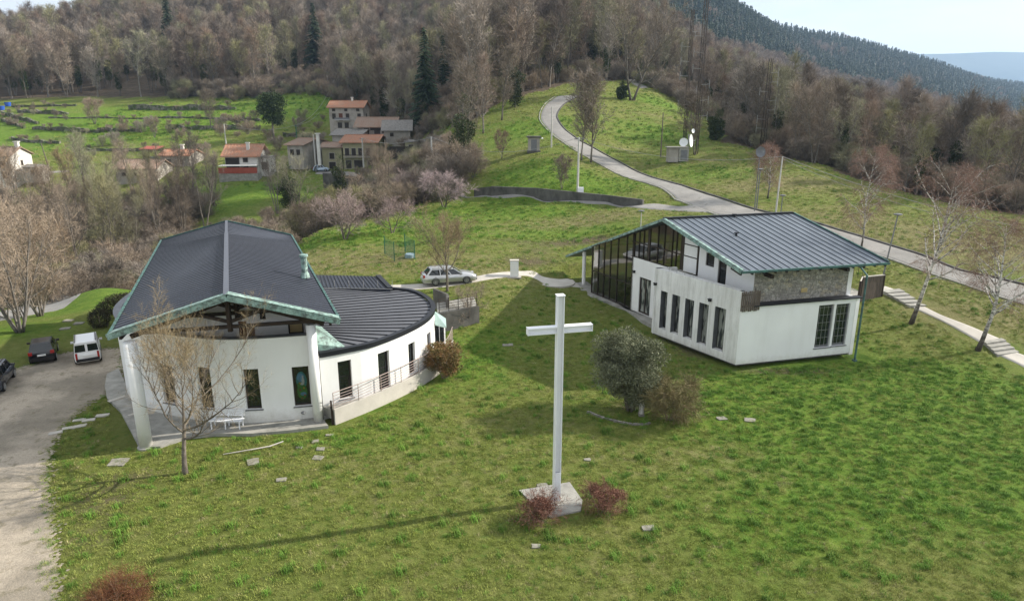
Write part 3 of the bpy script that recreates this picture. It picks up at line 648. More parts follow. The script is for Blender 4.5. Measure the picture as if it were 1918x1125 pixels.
# ridge capping
mb = MB(); up = Vector((0,0,.07)); mb.beam(apF+up+Vector((0,-.1,0)), kink+up, .26, .06); mb.beam(kink+up, apB+up, .2, .06); mb.build('ridge_cap', mat('ridge_zinc', (.115,.125,.15), .5, .2, var=.1), rf)
for a_, b_, s_ in ((eL, bL, -.05), (eR, bR, .06)): mb = MB(); mb.beam(a_+Vector((s_,0,-.02)), b_+Vector((s_,0,-.02)), .12, .16); mb.build('gutter', M['dpatina'], rf)
mb = MB(); mb.beam(bL+Vector((0,.06,0)), apB+Vector((0,.06,0)), .1, .22); mb.beam(bR+Vector((0,.06,0)), apB+Vector((0,.062,0)), .1, .22); mb.build('verge', M['dpatina'], rf)
mb = MB(); o = Vector((0,-.07,-.10)); mb.beam(eL+o+Vector((-.1,0,0)), apF+o, .12, .30); mb.beam(eR+o+Vector((.1,0,0)), apF+o+Vector((0,-.004,0)), .12, .30)
o2 = Vector((.0,.10,.10)); mb.beam(eL+o2, apF+o2, .5, .035); mb.beam(eR+o2, apF+o2, .5, .035)
mb.build('fascia', M['patina'], rf)
# flue
fl = P(571, 512, 6.55); mb = MB(); mb.tube([fl+Vector((0,0,-.3)), fl+Vector((0,0,1.0))], .19, 14); mb.tube([fl+Vector((0,0,1.06)), fl+Vector((0,0,1.2))], .27, 14); mb.tube([fl+Vector((0,0,.98)), fl+Vector((0,0,1.08))], [.1,.1], 8); mb.tube([fl+Vector((0,0,-.25)), fl+Vector((0,0,.03))], [.3,.24], 12); mb.build('flue', M['patina'], rf)
# hall walls under the roof
gl = (eR-eL); gl[2] = 0; gl.normalize(); dr = (bR-eR); dr[2] = 0; dr.normalize()
gn = Vector((-gl[1], gl[0], 0))
rz = lambda x, y: 0
RPl = roofplane(apF, eR, mR); RPr = roofplane(apF, eL, mL)
def roofz(x, y):
    s = (Vector((x, y, 0))-Vector((apF[0], apF[1], 0))); d = (kink-apF); 
    return RPl(x, y) if (d[0]*s[1]-d[1]*s[0]) < 0 else RPr(x, y)
i_r = eR-gl*1.15; i_l = eL+gl*.9
side_r = Curve([i_r+dr*1.6, i_r+dr*25.0], False); side_l = Curve([i_l+dr*25.0, i_l+dr*9.0], False); backc = Curve([i_r+dr*25, i_l+dr*25], False)
for c in (side_r, side_l, backc): wall(c, -.3, lambda t, c=c: roofz(*c.at(t))-.22, .3, [], M['white'], parent=ch)
# curved front wall of the hall
front = Curve([(-25.2,47.0),(-24.9,43.5),(-23.9,39.4),(-21.9,36.4),(-19.8,35.0),(-16.3,33.8),(-14.0,33.65),(-10.55,34.35)])
pa = 4.88
hs = [hole(front, 303,326,684,754), hole(front, 371,396,688,764), hole(front, 457.5,487,691,766.5), hole(front, 549,580,686,760)]
wall(front, -.4, pa, .32, hs, M['white'], parent=ch)
mb = MB(); T = [front.L*i/60 for i in range(61)]
for a, b in zip(T[:-1], T[1:]): mb.add([front.q(a,pa+.045,.05),front.q(b,pa+.045,.05),front.q(b,pa+.045,-.37),front.q(a,pa+.045,-.37),front.q(a,pa+.004,.05),front.q(b,pa+.004,.05),front.q(b,pa+.004,-.37),front.q(a,pa+.004,-.37)], [(0,1,2,3),(4,5,1,0),(6,7,3,2),(7,6,5,4)])
mb.build('parapet_cap', M['zframe'], ch)
for i, h in enumerate(hs):
    w_ = window(front, h, -.16, ch, M['frame'], M['glass'], .07, .08, sill=M['zframe'])
# stained glass in the right-hand window
a, b, z0, z1 = hs[3]; tm = (a+b)/2
def disc(mb, t, z, rt, rz_, off, n=20, clip=None):
    vs = []
    for k in range(n):
        an = 6.2832*k/n; tt = t+rt*math.cos(an); zz = z+rz_*math.sin(an)
        vs.append(front.q(tt, zz, off))
    vs.append(front.q(t, z, off)); mb.add(vs, [(k, (k+1) % n, n) for k in range(n)])
sg = {k: mat('stained_glass_'+k, tuple(x*.6 for x in c), .25, 0, .6, var=.45, scale=9) for k, c in (('teal',(.05,.22,.24)),('blue',(.12,.28,.42)),('green',(.06,.19,.05)),('white',(.45,.50,.50)),('red',(.28,.06,.05)),('gold',(.35,.26,.06)))}
zc_ = z0+(z1-z0)*.52; off0 = -.20
for nm, lst in (('teal', [(tm, zc_+.22, .27, .52)]), ('green', [(tm, zc_-.42, .26, .46), (tm-.12, zc_-.05, .13, .16)]), ('blue', [(tm-.03, zc_+.40, .20, .24), (tm+.05, zc_-.55, .16,.10)]), ('white', [(tm+.08, zc_+.20, .07, .22), (tm+.08, zc_+.46, .045, .06), (tm+.02, zc_+.05, .10, .08)]), ('red', [(tm-.10, zc_-.30, .05, .05), (tm+.12, zc_-.62, .045, .05), (tm-.02, zc_-.78,.05,.04)]), ('gold', [(tm-.08, zc_+.10, .06,.05), (tm+.1, zc_-.2,.05,.06)])):
    for k, (t_, z_, r1, r2) in enumerate(lst):
        mb = MB(); disc(mb, t_, z_, r1, r2, off0+.002+.004*(1+k)+{'teal':0,'green':.01,'blue':.02,'white':.034,'red':.05,'gold':.066}[nm]); mb.build('stained_glass', sg[nm], ch)
mb = MB(); t_, z_ = front.hit(567, 772); p = front.q(t_, z_, .03); mb.lathe(p, [(.01,-.08),(.09,-.05),(.11,0),(.09,.05),(.01,.08)], 12); mb.build('wall_lamp', M['zframe'], ch)
# loggia floor, back wall, ceiling timbers
log = [front.q(t, 0, -.35) for t in [front.L*i/24 for i in range(8, 25)]]
mb = MB(); mb.prism([(p[0], p[1]) for p in log]+[tuple((i_r+dr*5)[:2]), tuple((i_l+dr*5)[:2])], 4.05, 4.2); mb.build('loggia_floor', M['conc'], ch)
lb = Curve([i_l+dr*3.6+gl*.2, i_r+dr*3.6-gl*.2], False)
hy = hole(lb, 540, 569, 600, 640); hd = [hy]; hh = [ (hy[0], hy[1], 4.25, hy[3]) ]
for x0, x1, y0, y1 in ((440,452,583,600),(486,497,583,598)): hh.append(hole(lb, x0, x1, y0, y1))
hh = [h for h in hh if h[3] > h[2] and h[1] < lb.L]
wall(lb, 4.2, lambda t: roofz(*lb.at(t))-.22, .2, hh, M['white'], parent=ch, extra=(lb.L/2,))
for k, h in enumerate(hh): window(lb, h, -.05, ch, M['frame'], M['yell'] if k == 0 else M['glass'], .08, .06)
mb = MB()
tz = 5.84; q = lambda f, z, back=0: Vector((*(eL.lerp(eR, f)+gn*back)[:2], z))
for back in (.55, 3.0):
    mb.beam(q(.10, tz, back), q(.90, tz, back), .16, .17)
    a = q(.07, 5.68, back); c = q(.5, apF[2]-.42, back); b = q(.93, 5.68, back)
    mb.beam(a, c, .18, .24); mb.beam(b, c, .18, .24)
    mb.beam(q(.5, tz-.25, back-.01), q(.5, apF[2]-.35, back-.01), .2, .2)
    mb.beam(q(.5, tz+.25, back+.01), q(.32, 6.72, back+.01), .14, .16); mb.beam(q(.5, tz+.25, back+.01), q(.68, 6.72, back+.01), .14, .16)
for f in (.04, .2, .36, .64, .8, .96): 
    zz = apF[2]-.33-abs(f-.5)*2*(apF[2]-6.0); mb.beam(q(f, zz, .05), q(f, zz, 4.2)+dr*0, .12, .2)
mb.build('timber_truss', M['timber'], ch)
# reddish wooden bench-like parapet inside the loggia
c0 = PY(405, 627, 35.6); c1 = PY(478, 625, 35.9); mb = MB(); d_ = (c1-c0); 
for k in range(5): p = c0+d_*(k+.5)/5; hh_ = (.9, 1.0, 1.05, 1.0, .85)[k]; mb.box((p[0], p[1], 4.2+hh_/2), (d_.length/5-.01, .12, hh_), rz=math.atan2(d_[1], d_[0]))
mb.build('wooden_screen', M['redwood'], ch)
# great round columns
for (px, py, tx, ty) in ((274, 837, .31, 620), (597, 791, .25, 605)):
    g = P(px, py, 0); mb = MB(); mb.tube([(g[0], g[1], -.3), (g[0], g[1], 5.62)], tx, 24); o_ = mb.build('column', M['white'], ch, smooth=False)
    for p_ in o_.data.polygons: p_.use_smooth = len(p_.vertices) == 4
    mb = MB(); mb.lathe((g[0], g[1], -.2), [(tx+.1,0),(tx+.1,.27),(tx+.03,.30)], 20); mb.build('column_base', M['conc'], o_)
# apron around the hall front
ap = [P(*p)[:2] for p in [(196,722,.1),(200,745,.1),(225,768,.1),(262,838,.1),(300,836,.1),(345,818,.1),(400,812,.1),(470,812,.1),(540,806,.1),(615,797,.1)]]
inn = [front.q(t, 0, -.1)[:2] for t in [front.L*i/20 for i in range(20, 7, -1)]]
mb = MB(); mb.prism([tuple(p) for p in ap]+[tuple(p) for p in inn]+[tuple(P(222,690,.1)[:2]), tuple(P(200,700,.1)[:2])], -.3, .12); o = mb.build('apron', M['conc']); o['kind'] = 'structure'; o.name = 'pavement'
mb = MB(); mb.beam(P(203,752,.12)+Vector((0,0,.012)), P(236,741,.12)+Vector((0,0,.012)), .28, .03); mb.beam(P(240,778,.12)+Vector((0,0,.012)), P(262,772,.12)+Vector((0,0,.012)), .2, .03); o = mb.build('pavement_joint', M['concs']); o['kind'] = 'structure'
# ---------------------------------------------------------------- low wing with the fan roof
wg = [(-10.35,34.45),(-9.0,35.3),(-7.75,36.3),(-6.3,38.5),(-5.35,40.8),(-5.15,43.2),(-5.8,45.5),(-7.0,47.4),(-8.6,48.2),(-11.5,48.7),(-15.2,49.3)]
wing = Curve(wg); wz = 3.55
hw = [hole(wing, 634,659,675,746), hole(wing, 709,730,658,730), hole(wing, 765.5,778,641,700), hole(wing, 800,807,622,660)]
hw = [h for h in hw if h[1]-h[0] > .2]
wall(wing, -.3, wz, .3, hw, M['white'], parent=ch)
for h in hw: window(wing, h, -.15, ch, M['frame'], M['glass'], .07, .08, sill=M['zframe'])
mb = MB(); T = [wing.L*i/80 for i in range(81)]
for a, b in zip(T[:-1], T[1:]):
    for (z_a, z_b, o0, o1) in ((3.56, 3.80, .08, .02), (3.77, 3.85, .12, -.2)):
        mb.add([wing.q(a,z_b,o0),wing.q(b,z_b,o0),wing.q(b,z_b,o1),wing.q(a,z_b,o1),wing.q(a,z_a,o0),wing.q(b,z_a,o0),wing.q(b,z_a,o1),wing.q(a,z_a,o1)], [(0,1,2,3),(4,5,1,0),(6,7,3,2),(7,6,5,4)])
mb.build('fascia', M['rib'], ch)
# roof sheet: fan from the hall side down to the rim
N_ = 30; rim = [wing.q(wing.L*i/N_, 3.72, -.2) for i in range(N_+1)]
hub = []
for i in range(N_+1):
    f = max(0, min(1, (i-1)/(N_-3))); f = f**1.5 if f < 1 else 1; pt = side_r.q(1.0+f*13.2, 0, 0); hub.append(Vector((pt[0], pt[1], 4.3)))
mb = MB()
for i in range(N_): mb.add([rim[i], rim[i+1], hub[i+1], hub[i]], [(0,1,2,3)])
wr = mb.build('wing_roof', mat('slate_grey_sheet', (.115,.12,.135), .6, .1, var=.2, scale=.8), ch)
mb = MB()
for i in range(N_):
    for k in (0,):
        a = rim[i].lerp(rim[i+1], k); b = hub[i].lerp(hub[i+1], k); mb.beam(a+Vector((0,0,.03)), b+Vector((0,0,.03)), .05, .05)
mb.build('seam', M['rib'], wr)
mb = MB(); pr = [P(600,652,4.0), P(606,668,3.7), P(640,655,3.75), P(603,612,4.35)]
a = Vector((rim[0][0]-.25, rim[0][1]+.1, 3.76)); mb.add([a, rim[2]+Vector((0,0,.05)), hub[0]+Vector((.1,1.6,.1)), hub[0]+Vector((0,0,.75)), a+Vector((0,0,.5))], [(0,1,2,3,4)]); mb.build('flashing', M['patina'], wr)
# rear flat roof volume and concrete edge between
zr = 4.0; rr = [P(590,513,zr), P(708,517.5,zr), P(731,541,zr), P(590,538,zr)]
rr = [Vector((rr[0][0]-3, rr[0][1], zr))]+rr[1:3]+[Vector((rr[3][0]-3, rr[3][1], zr))]
mb = MB(); slab(mb, [v for v in rr][::-1], .25); r2 = mb.build('rear_roof', M['zinc'], ch)
mb = MB(); seam2(mb, 30, rr[3], rr[2], rr[0], rr[1], .03, .05); mb.build('seam', M['rib'], r2)
mb = MB(); ce = (rr[0]+rr[1]+rr[2]+rr[3])/4; ins = [ce.lerp(v, .93) for v in rr]; mb.prism([(v[0], v[1]) for v in ins], .3, zr-.26); mb.build('rear_wall', M['white'], ch)
mb = MB(); mb.beam(rr[1]+Vector((0,0,.05)), rr[2]+Vector((0,0,.05)), .35, .16); mb.build('roof_edge', M['rib'], r2)
mb = MB()
for dx in (0, .45):
    A_ = P(590, 539, 4.05+dx); B_ = P(735, 541, 4.05+dx); mb.tube([A_, B_], .018, 6)
for k in range(6): A_ = P(600+27*k, 540, 3.9); mb.tube([A_, A_+Vector((0,0,.6))], .018, 6)
mb.build('roof_rail', M['metal'], ch)
# copper porch beyond the wing
pc = [P(812,581,3.3), P(835,596,3.0), P(836,612,2.75), P(815,607,2.75)]
mb = MB(); slab(mb, [pc[0], pc[3], pc[2], pc[1]], .08); po = mb.build('porch_roof', mat('pale_copper', (.42,.56,.52), .6, .1, var=.15), ch)
cv = Curve([P(813,642,.7), P(834,648,.7)], False); 
for c_ in [cv]:
    h = (0.02, c_.L-.02, .75, 2.55); window(c_, h, .0, ch, M['wpaint'], M['glass'], .06, .06, mull=1, name='porch_door')
# outer ramp with pale railing
ramp = Curve([(-9.55,33.75),(-7.95,35.6),(-6.3,37.9),(-5.0,40.3),(-4.25,42.6),(-4.1,45.2)])
rt = thing('ramp', 'narrow concrete ramp with pale horizontal-bar railing curving round the white wing', 'ramp', (-9.5,33.7,0))
inner = [wing.q(wing.hit(*proj(ramp.q(ramp.L*i/20, .5)))[0] if False else wing.L*.40*i/20, 0, .004) for i in range(21)]
outp = [ramp.q(ramp.L*i/20, 0, -.12) for i in range(21)]
mb = MB()
for i in range(20):
    q4 = [outp[i], outp[i+1], inner[i+1], inner[i]]; mb.prism([(v[0], v[1]) for v in q4], .2, .70+i*.0005)
mb.build('ramp_deck', M['conc'], rt)
wall(ramp, -.4, .84, .14, [], M['concs'], name='kerb_wall', parent=rt)
mb = MB(); T = [ramp.L*i/40 for i in range(41)]
for z in (.98, 1.14, 1.30, 1.46, 1.62): mb.tube([ramp.q(t, z, -.05) for t in T], .014, 5)
mb.tube([ramp.q(t, 1.80, -.05) for t in T], .026, 6)
mb.build('rail', M['rail'], rt)
for i in range(9):
    mb = MB(); p = ramp.q(ramp.L*i/8, .8, -.05); mb.beam(p, p+Vector((0,0,1.0)), .06, .03); mb.build('post', M['rail'], rt)
mb = MB(); p0 = ramp.q(0, .0); p1 = wing.q(.6, 0); mb.beam(Vector((p0[0]-.15,p0[1],.5)), Vector((p1[0]-.1,p1[1]-.25,.5)), .1, 1.1); mb.build('gate_panel', M['timber'], rt)
# curved screen round the porch
sc = Curve([P(832,600,.7)[:2], P(843,590,.7)[:2], P(849,600,.7)[:2]])
# terrace walls, slatted fence and stair to the right of the wing
tr = thing('terrace_wall', 'dark weathered concrete terrace wall below the slatted fence right of the church wing', 'wall', P(860,630,.3))
g0 = P(826,634,.25); g1 = P(890,607,.5); g2 = P(812,580,1.2)
g0 = Vector((-4.2,46.6,0)); g1 = Vector((-2.3,47.4,0))
c_ = Curve([P(824,622,.3)[:2], P(898,607,.3)[:2]], False); wall(c_, -.4, 1.75, .25, [], M['concd'], name='wall_face', parent=tr)
c2 = Curve([P(812,578,.6)[:2], P(838,590,.6)[:2], P(836,600,.6)[:2]], False); wall(c2, -.2, 2.3, .2, [], M['concd'], name='wall_face', parent=tr)
mb = MB(); q0 = c_.q(0, 0, -.3); q1 = c_.q(c_.L, 0, -.3)
mb.prism([(q0[0], q0[1]), (q1[0], q1[1]), (q1[0]-.4, q1[1]+3.2), (q0[0]-.4, q0[1]+3.2)], .2, 1.6); mb.build('deck', M['conc'], tr)
ff = thing('slatted_fence', 'small rusty pipe railing above the dark terrace wall behind the russet bush', 'fence', c_.q(0, 1.8))
mb = MB(); 
for z in (1.95, 2.15, 2.35, 2.55, 2.78): mb.tube([c_.q(.1, z, -.2), c_.q(c_.L-.1, z, -.2)], .018, 6)
mb.build('rail', M['timber'], ff)
for i in range(5):
    mb = MB(); p = c_.q(.1+(c_.L-.2)*i/4, 1.7, -.2); mb.beam(p, p+Vector((0,0,1.12)), .05, .05); mb.build('post', M['timber'], ff)
# bench
bt = thing('bench', 'white slatted metal bench against the curved white wall behind the bare tree', 'bench', P(426,800,.12), rz=-.02)
mb = MB()
for i in range(4): mb.box((0, -.2+i*.12, .45), (1.75, .08, .03))
mb.build('seat', M['wpaint'], bt)
mb = MB()
for i in range(3): mb.box((0, .25+.02*i, .62+i*.11), (1.75, .03, .07))
mb.build('backrest', M['wpaint'], bt)
for x in (-.75, 0, .75):
    mb = MB(); mb.beam((x,-.22,0), (x,-.2,.44), .05, .05); mb.beam((x,.22,0), (x,.27,.9), .05, .05); mb.beam((x,-.2,.42), (x,.22,.42), .05, .04); mb.build('leg', M['wpaint'], bt)
# ================================================================ COMMUNITY HOUSE (right)
C0 = Vector((14.5,41.5)); C1 = Vector((23.2,43.8)); Lb = Vector((10.35,48.15))
U0 = Vector((15.6,42.65)); E0 = Vector((7.0,59.3)); U1 = Vector((22.9,44.6))
hs_ = thing('house', 'white house with asymmetric ribbed grey metal roof, fieldstone upper wall and glazed gable', 'house', (16,50,.5))
E1 = P(1391,508,6.7); E2 = P(1663,491,6.7); R1 = PY(1243,410,49.6); R2 = PY(1484,400,52.3); R2[2] = R1[2]
dg = Vector((-3.1,8.4,0)); tt = 1.87
L1_ = PY(1062,478.5,65.0); L2_ = L1_+(R2-R1)
rpR = roofplane(E1, E2, R1); rpL = roofplane(R1, R2, L1_)
def hroof(x, y):
    return min(rpR(x, y), rpL(x, y))
mb = MB(); E2[2] = rpR(E2[0], E2[1]); R2[2] = rpR(R2[0], R2[1])
slab(mb, [E1, E2, R2, R1], .16); slab(mb, [R1, R2, L2_, L1_], .16)
hr = mb.build('roof', M['grcop'], hs_)
mb = MB(); seam2(mb, 19, E1, E2, R1, R2, .028, .03); seam2(mb, 19, L1_, L2_, R1, R2, .028, .03); mb.build('seam', M['rib'], hr)
mb = MB(); uz = Vector((0,0,.07)); mb.beam(R1+uz, R2+uz, .3, .08); mb.build('ridge_cap', M['rib'], hr)
mb = MB()
on = Vector((-.09,-.05,-.06)); mb.beam(E1+on, R1+on, .10, .19); mb.beam(L1_+on, R1+on+Vector((-.003,0,0)), .10, .19); mb.beam(E1+on+Vector((.12,0,.14)), R1+on+Vector((.12,0,.12)), .2, .03); mb.build('fascia', M['patina'], hr)
mb = MB(); mb.beam(E1+Vector((-.1,-.08,-.06)), E2+Vector((.1,-.08,-.06)), .13, .14); mb.build('gutter', M['dpatina'], hr); mb = MB(); mb.beam(E2+Vector((.07,0,-.02)), R2+Vector((.07,0,-.02)), .12, .24); mb.build('verge', M['dpatina'], hr); mb = MB(); mb.beam(L1_+Vector((0,.06,-.05)), L2_+Vector((0,.06,-.05)), .13, .14); mb.build('gutter', M['dpatina'], hr)
for px, py in ((1375,414),(1380,430)):
    v = P(px, py, 8.3); v[2] = hroof(v[0], v[1]); mb = MB(); mb.tube([v+Vector((0,0,-.1)), v+Vector((0,0,.22))], .08, 8); mb.box(v+Vector((0,0,.22)), (.3,.2,.06)); mb.build('vent', M['rib'], hr)
# soffit rafters
mb = MB()
for i in range(14):
    f = i/13; a = E1.lerp(E2, f); b = R1.lerp(R2, f); a2 = a.lerp(b, .12); mb.beam(a.lerp(b, .01)-Vector((0,0,.25)), a2-Vector((0,0,.25)), .1, .14)
mb.build('rafter', M['timber'], hr)
# ground-floor block with five slot windows (leaning facade) and end wall with two barred windows
zp = 5.33; zb = .42
fc = Curve([Lb, C0], False)
hf = [hole(fc, *v) for v in ((1236,1248.5,545,617),(1257,1272,552,625.5),(1281,1298,560,635),(1307,1325,567.5,646),(1336,1357,575,657))]
def slope_b(t): return zb+.35*(1-t/fc.L)*0
wall(fc, zb, zp, .46, hf, M['stain'], name='facade_wall', parent=hs_)
for h in hf: window(fc, h, -.39, hs_, M['frame'], M['curt'], .05, .06)
mb = MB()
for h in hf:
    a, b, z0, z1 = h
    for t in (a, b):
        s_ = .035 if t == a else -.035; mb.beam(fc.q(t+s_*.5, z0+.01, -.10), fc.q(t+s_*.5, z1-.01, -.10), .30, .035, up=fc.nrm(t).to_3d()) if False else None
        p0_ = fc.q(t+(.02 if t==a else -.02), z0, -.02); mb.add([fc.q(t+(.004 if t==a else -.004), z0+.01, -.004), fc.q(t+(.004 if t==a else -.004), z1-.01, -.004), fc.q(t+(.004 if t==a else -.004), z1-.01, -.385), fc.q(t+(.004 if t==a else -.004), z0+.01, -.385), fc.q(t+(.03 if t==a else -.03), z0+.01, -.004), fc.q(t+(.03 if t==a else -.03), z1-.01, -.004), fc.q(t+(.03 if t==a else -.03), z1-.01, -.385), fc.q(t+(.03 if t==a else -.03), z0+.01, -.385)], [(0,1,2,3),(7,6,5,4),(0,4,5,1),(2,6,7,3),(1,5,6,2),(0,3,7,4)])
mb.build('window_reveal', M['zframe'], hs_)
zl = 4.30
ec = Curve([C0, C1], False); he = [hole(ec, 1530,1558,571,650), hole(ec, 1562.5,1588,569,646)]
wall(ec, zb, lambda t: zp if t < 0.32 else zl, .3, he, M['white'], name='end_wall', parent=hs_, t0=.0, extra=(.319,.321))
for h in he:
    w_ = window(ec, h, -.12, hs_, M['zframe'], M['glass'], .09, .1, sill=M['zframe'])
    mb = MB(); a, b, z0, z1 = h
    for k in range(4): t = a+.12+(b-a-.24)*k/3; mb.tube([ec.q(t, z0+.1, -.03), ec.q(t, z1-.1, -.03)], .010, 5)
    for k in range(6): z = z0+.18+(z1-z0-.36)*k/5; mb.tube([ec.q(a+.08, z, -.03), ec.q(b-.08, z, -.03)], .010, 5)
    mb.build('window_bars', M['metal'], w_)
lw_ = Vector((11.95,48.5)); lc = Curve([lw_, Lb+Vector((-.0,.0))], False); wall(lc, zb, zp, .25, [], M['stain'], name='side_wall', parent=hs_)
rc = Curve([C1, C1+Vector((-4.2,11))], False); wall(rc, .3, zl, .3, [], M['white'], name='rear_wall', parent=hs_)
# block roof ledge (dark felt) and balcony floor
mb = MB(); mb.prism([(C0[0]+.15,C0[1]+.35),(C1[0]-.1,C1[1]+.05),(C1[0]-.5,C1[1]+1.6),(U0[0]-.5,U0[1]+1.5),(11.7,48.3),(Lb[0]+.3,Lb[1]+.05)], 4.05, zl-.02); mb.build('ledge', M['rib'], hs_)
mb = MB(); mb.beam(ec.q(.9, zl+.03, -.12), ec.q(ec.L+.1, zl+.03, -.12), .5, .07); mb.build('ledge_flashing', M['rib'], hs_)
# plinth below the cantilevered box
mb = MB(); mb.prism([(15.6,42.5),(22.6,44.3),(21,50),(13.2,48)], -.4, zb+.05); mb.build('plinth', M['concd'], hs_)
mb = MB(); mb.prism([(C0[0]+.05,C0[1]+.1),(C1[0]-.1,C1[1]+.05),(21.4,50),(12,48.3),(Lb[0]+.1,Lb[1])], zb-.12, zb+.04); mb.build('floor_slab', M['concd'], hs_)
# stone upper wall
st = Curve([U0, U1], False); wall(st, zl-.1, lambda t: hroof(*st.at(t))-.18, .35, [], M['stone'], name='stone_wall', parent=hs_)
sr = Curve([U1, U1+Vector((-4.4,13))], False); wall(sr, zl-.1, lambda t: hroof(*sr.at(t))-.18, .35, [], M['white'], name='rear_wall', parent=hs_)
mb = MB(); v = st.q(st.hit(1506,543)[0], st.hit(1506,543)[1], .02); mb.box(v, (.45,.05,.28), rz=.25); mb.build('plaque', M['yell'], hs_)
for px, py in ((1433,516),(1573,503)):
    t_, z_ = st.hit(px, py); mb = MB(); v = st.q(t_, z_+.1, 0); n_ = st.nrm(t_).to_3d(); mb.beam(v-n_*.05, v+n_*.8, .22, .22); mb.build('roof_beam', M['timber'], hs_)
# upper gable wall: one straight plane U0 -> E0
gw = Curve([E0, U0], False)
top = lambda t: hroof(*gw.at(t))-.17
tA = gw.hit(1183.5, 520)[0]; tB = gw.hit(1308, 480)[0]
def tx(px, py=500): return gw.hit(px, py)[0]
bw = [hole(gw, 1322,1338,474,499)]
dw = (tx(1345), tx(1361), 4.25, gw.hit(1353,487)[1])
wall(gw, zl-.1, top, .25, bw+[dw], M['white'], name='gable_wall', parent=hs_, t0=tx(1308), extra=())
window(gw, bw[0], -.08, hs_, M['frame'], M['glass'], .06, .07); window(gw, dw, -.08, hs_, M['frame'], M['glass'], .1, .08, name='balcony_door')
# recessed white wall + entrance door below, between glass front and block
dh = (tx(1196.5, 550), tx(1218, 550), .52, gw.hit(1207,521)[1])
zmid = gw.hit(1186, 481)[1]
wall(gw, .2, zmid, .3, [dh], M['white'], name='entrance_wall', parent=hs_, t0=tA, t1=tx(1308)-.004)
window(gw, dh, -.06, hs_, M['frame'], M['curt'], .12, .1, mull=1, name='entrance_door')
# glazed gable: posts, rails and panes
tE = 0.0
gz = []
posts = [(0.0,.12), ]
def gfr(ts, z0f, z1f, rails, name):
    mb = MB()
    for t, w in ts:
        a = gw.q(t, z0f(t), -.06); b = gw.q(t, z1f(t), -.06); d_ = (gw.at(gw.L)-gw.at(0)).normalized()
        mb.box(((a[0]+b[0])/2, (a[1]+b[1])/2, (a[2]+b[2])/2), (w, .12, b[2]-a[2]), rz=math.atan2(d_[1], d_[0]))
    for (ta, tb, zf) in rails: mb.beam(gw.q(ta, zf(ta), -.06), gw.q(tb, zf(tb), -.06), .10, .07)
    return mb.build(name, M['frame'], hs_)
fx = [1107,1118.5,1129,1140.5,1154,1170]; tsl = [(tx(x, 540), .07) for x in fx]+[(tx(1184,540)-.1, .22)]
zr1 = lambda t: min(2.55, top(t)-.1)
gf1 = gfr(tsl, lambda t: .5, top, [(tsl[0][0], tsl[-1][0], lambda t: .56), (tsl[0][0], tsl[-1][0], zr1), (tsl[0][0], tsl[-1][0], top)], 'glass_front_frame')
gl1 = MB(); a0, b0 = tsl[0][0], tsl[-1][0]
gl1.add([gw.q(a0,.5,-.06), gw.q(b0,.5,-.06), gw.q(b0,top(b0),-.06), gw.q(a0,top(a0),-.06)], [(0,1,2,3)]); gl1.build('glass_front', M['cglass'], gf1)
ux = [1196,1204.5,1213,1231,1243,1258,1266,1276.5]; 
tU = [(tA+.02, .22)]+[(tx(x, 470), .06) for x in ux]+[(tx(1215, 470), .2), (tx(1277, 470)+.05, .35), (tx(1308, 480)-.06, .14)]
zU = lambda t: zmid+.05
ra = tx(1184, 450); rb = tx(1308, 480)-.06; rcx = gw.hit(1243, 411)[0]
gf2 = gfr(tU, zU, top, [(ra, rb, zU), (ra, rcx, top), (rcx, rb, top), (ra, rb, lambda t: zmid+1.25), (tx(1277,470), rb, lambda t: zmid+2.1)], 'upper_glazing_frame')
gl2 = MB(); tr_ = [tA, rcx, tx(1277,470)]
for a, b in zip(tr_[:-1], tr_[1:]): gl2.add([gw.q(a,zmid,-.06), gw.q(b,zmid,-.06), gw.q(b,top(b),-.06), gw.q(a,top(a),-.06)], [(0,1,2,3)])
gl2.build('upper_glazing', M['cglass'], gf2)
mb = MB(); a = tx(1277,470)+.2; b = rb-.05; mb.add([gw.q(a,zmid,-.04), gw.q(b,zmid,-.04), gw.q(b,top(b)-.05,-.04), gw.q(a,top(a)-.05,-.04)], [(0,1,2,3)]); mb.build('white_panel', M['white'], gf2)
# interior seen through the glass: floors, back wall, stair
inn_ = Vector((1.0,.25)); mb = MB()
A_ = gw.at(0.15)+inn_*.3; B_ = gw.at(gw.L-.3)+inn_*.3
mb.prism([(A_[0],A_[1]),(B_[0],B_[1]),(B_[0]+4,B_[1]+1.1),(A_[0]+9,A_[1]+2.4)], .2, .5); mb.build('floor', M['beige'], hs_)
bc = Curve([gw.at(0)+Vector((8.0,2.2)), gw.at(gw.L-.4)+Vector((4.2,1.4))], False)
hb = [(bc.L*f, bc.L*f+1.0, zmid+.5, zmid+1.7) for f in (.35,.5,.62)]
wall(bc, .3, lambda t: hroof(*bc.at(t))-.2, .2, hb, M['beige'], name='inner_wall', parent=hs_)
for h in hb: window(bc, h, -.05, hs_, M['frame'], M['glass'], .08, .06)
mb = MB(); A_ = gw.at(tA)+inn_*.4; mb.prism([(A_[0],A_[1]),(B_[0],B_[1]),(B_[0]+3.8,B_[1]+1.1),(A_[0]+7,A_[1]+2)], zmid-.35, zmid-.1); mb.build('upper_floor', M['beige'], hs_)
stp = MB()
for i in range(14):
    f = i/13; t = gw.hit(1130, 540)[0]*(1-f)+(tA+.2)*f; v = gw.at(t)+inn_*2.2; stp.box((v[0], v[1], .7+f*2.9), (1.2,.5,.10), rz=-.1)
stp.beam(Vector((*(gw.at(tx(1130,540))+inn_*1.55), 1.5)), Vector((*(gw.at(tA+.2)+inn_*1.55), 4.4)), .05, .12); stp.beam(Vector((*(gw.at(tx(1130,540))+inn_*1.6), .6)), Vector((*(gw.at(tA+.2)+inn_*1.6), 3.5)), .08, .3)
stp.build('inner_stair', M['timber'], hs_)
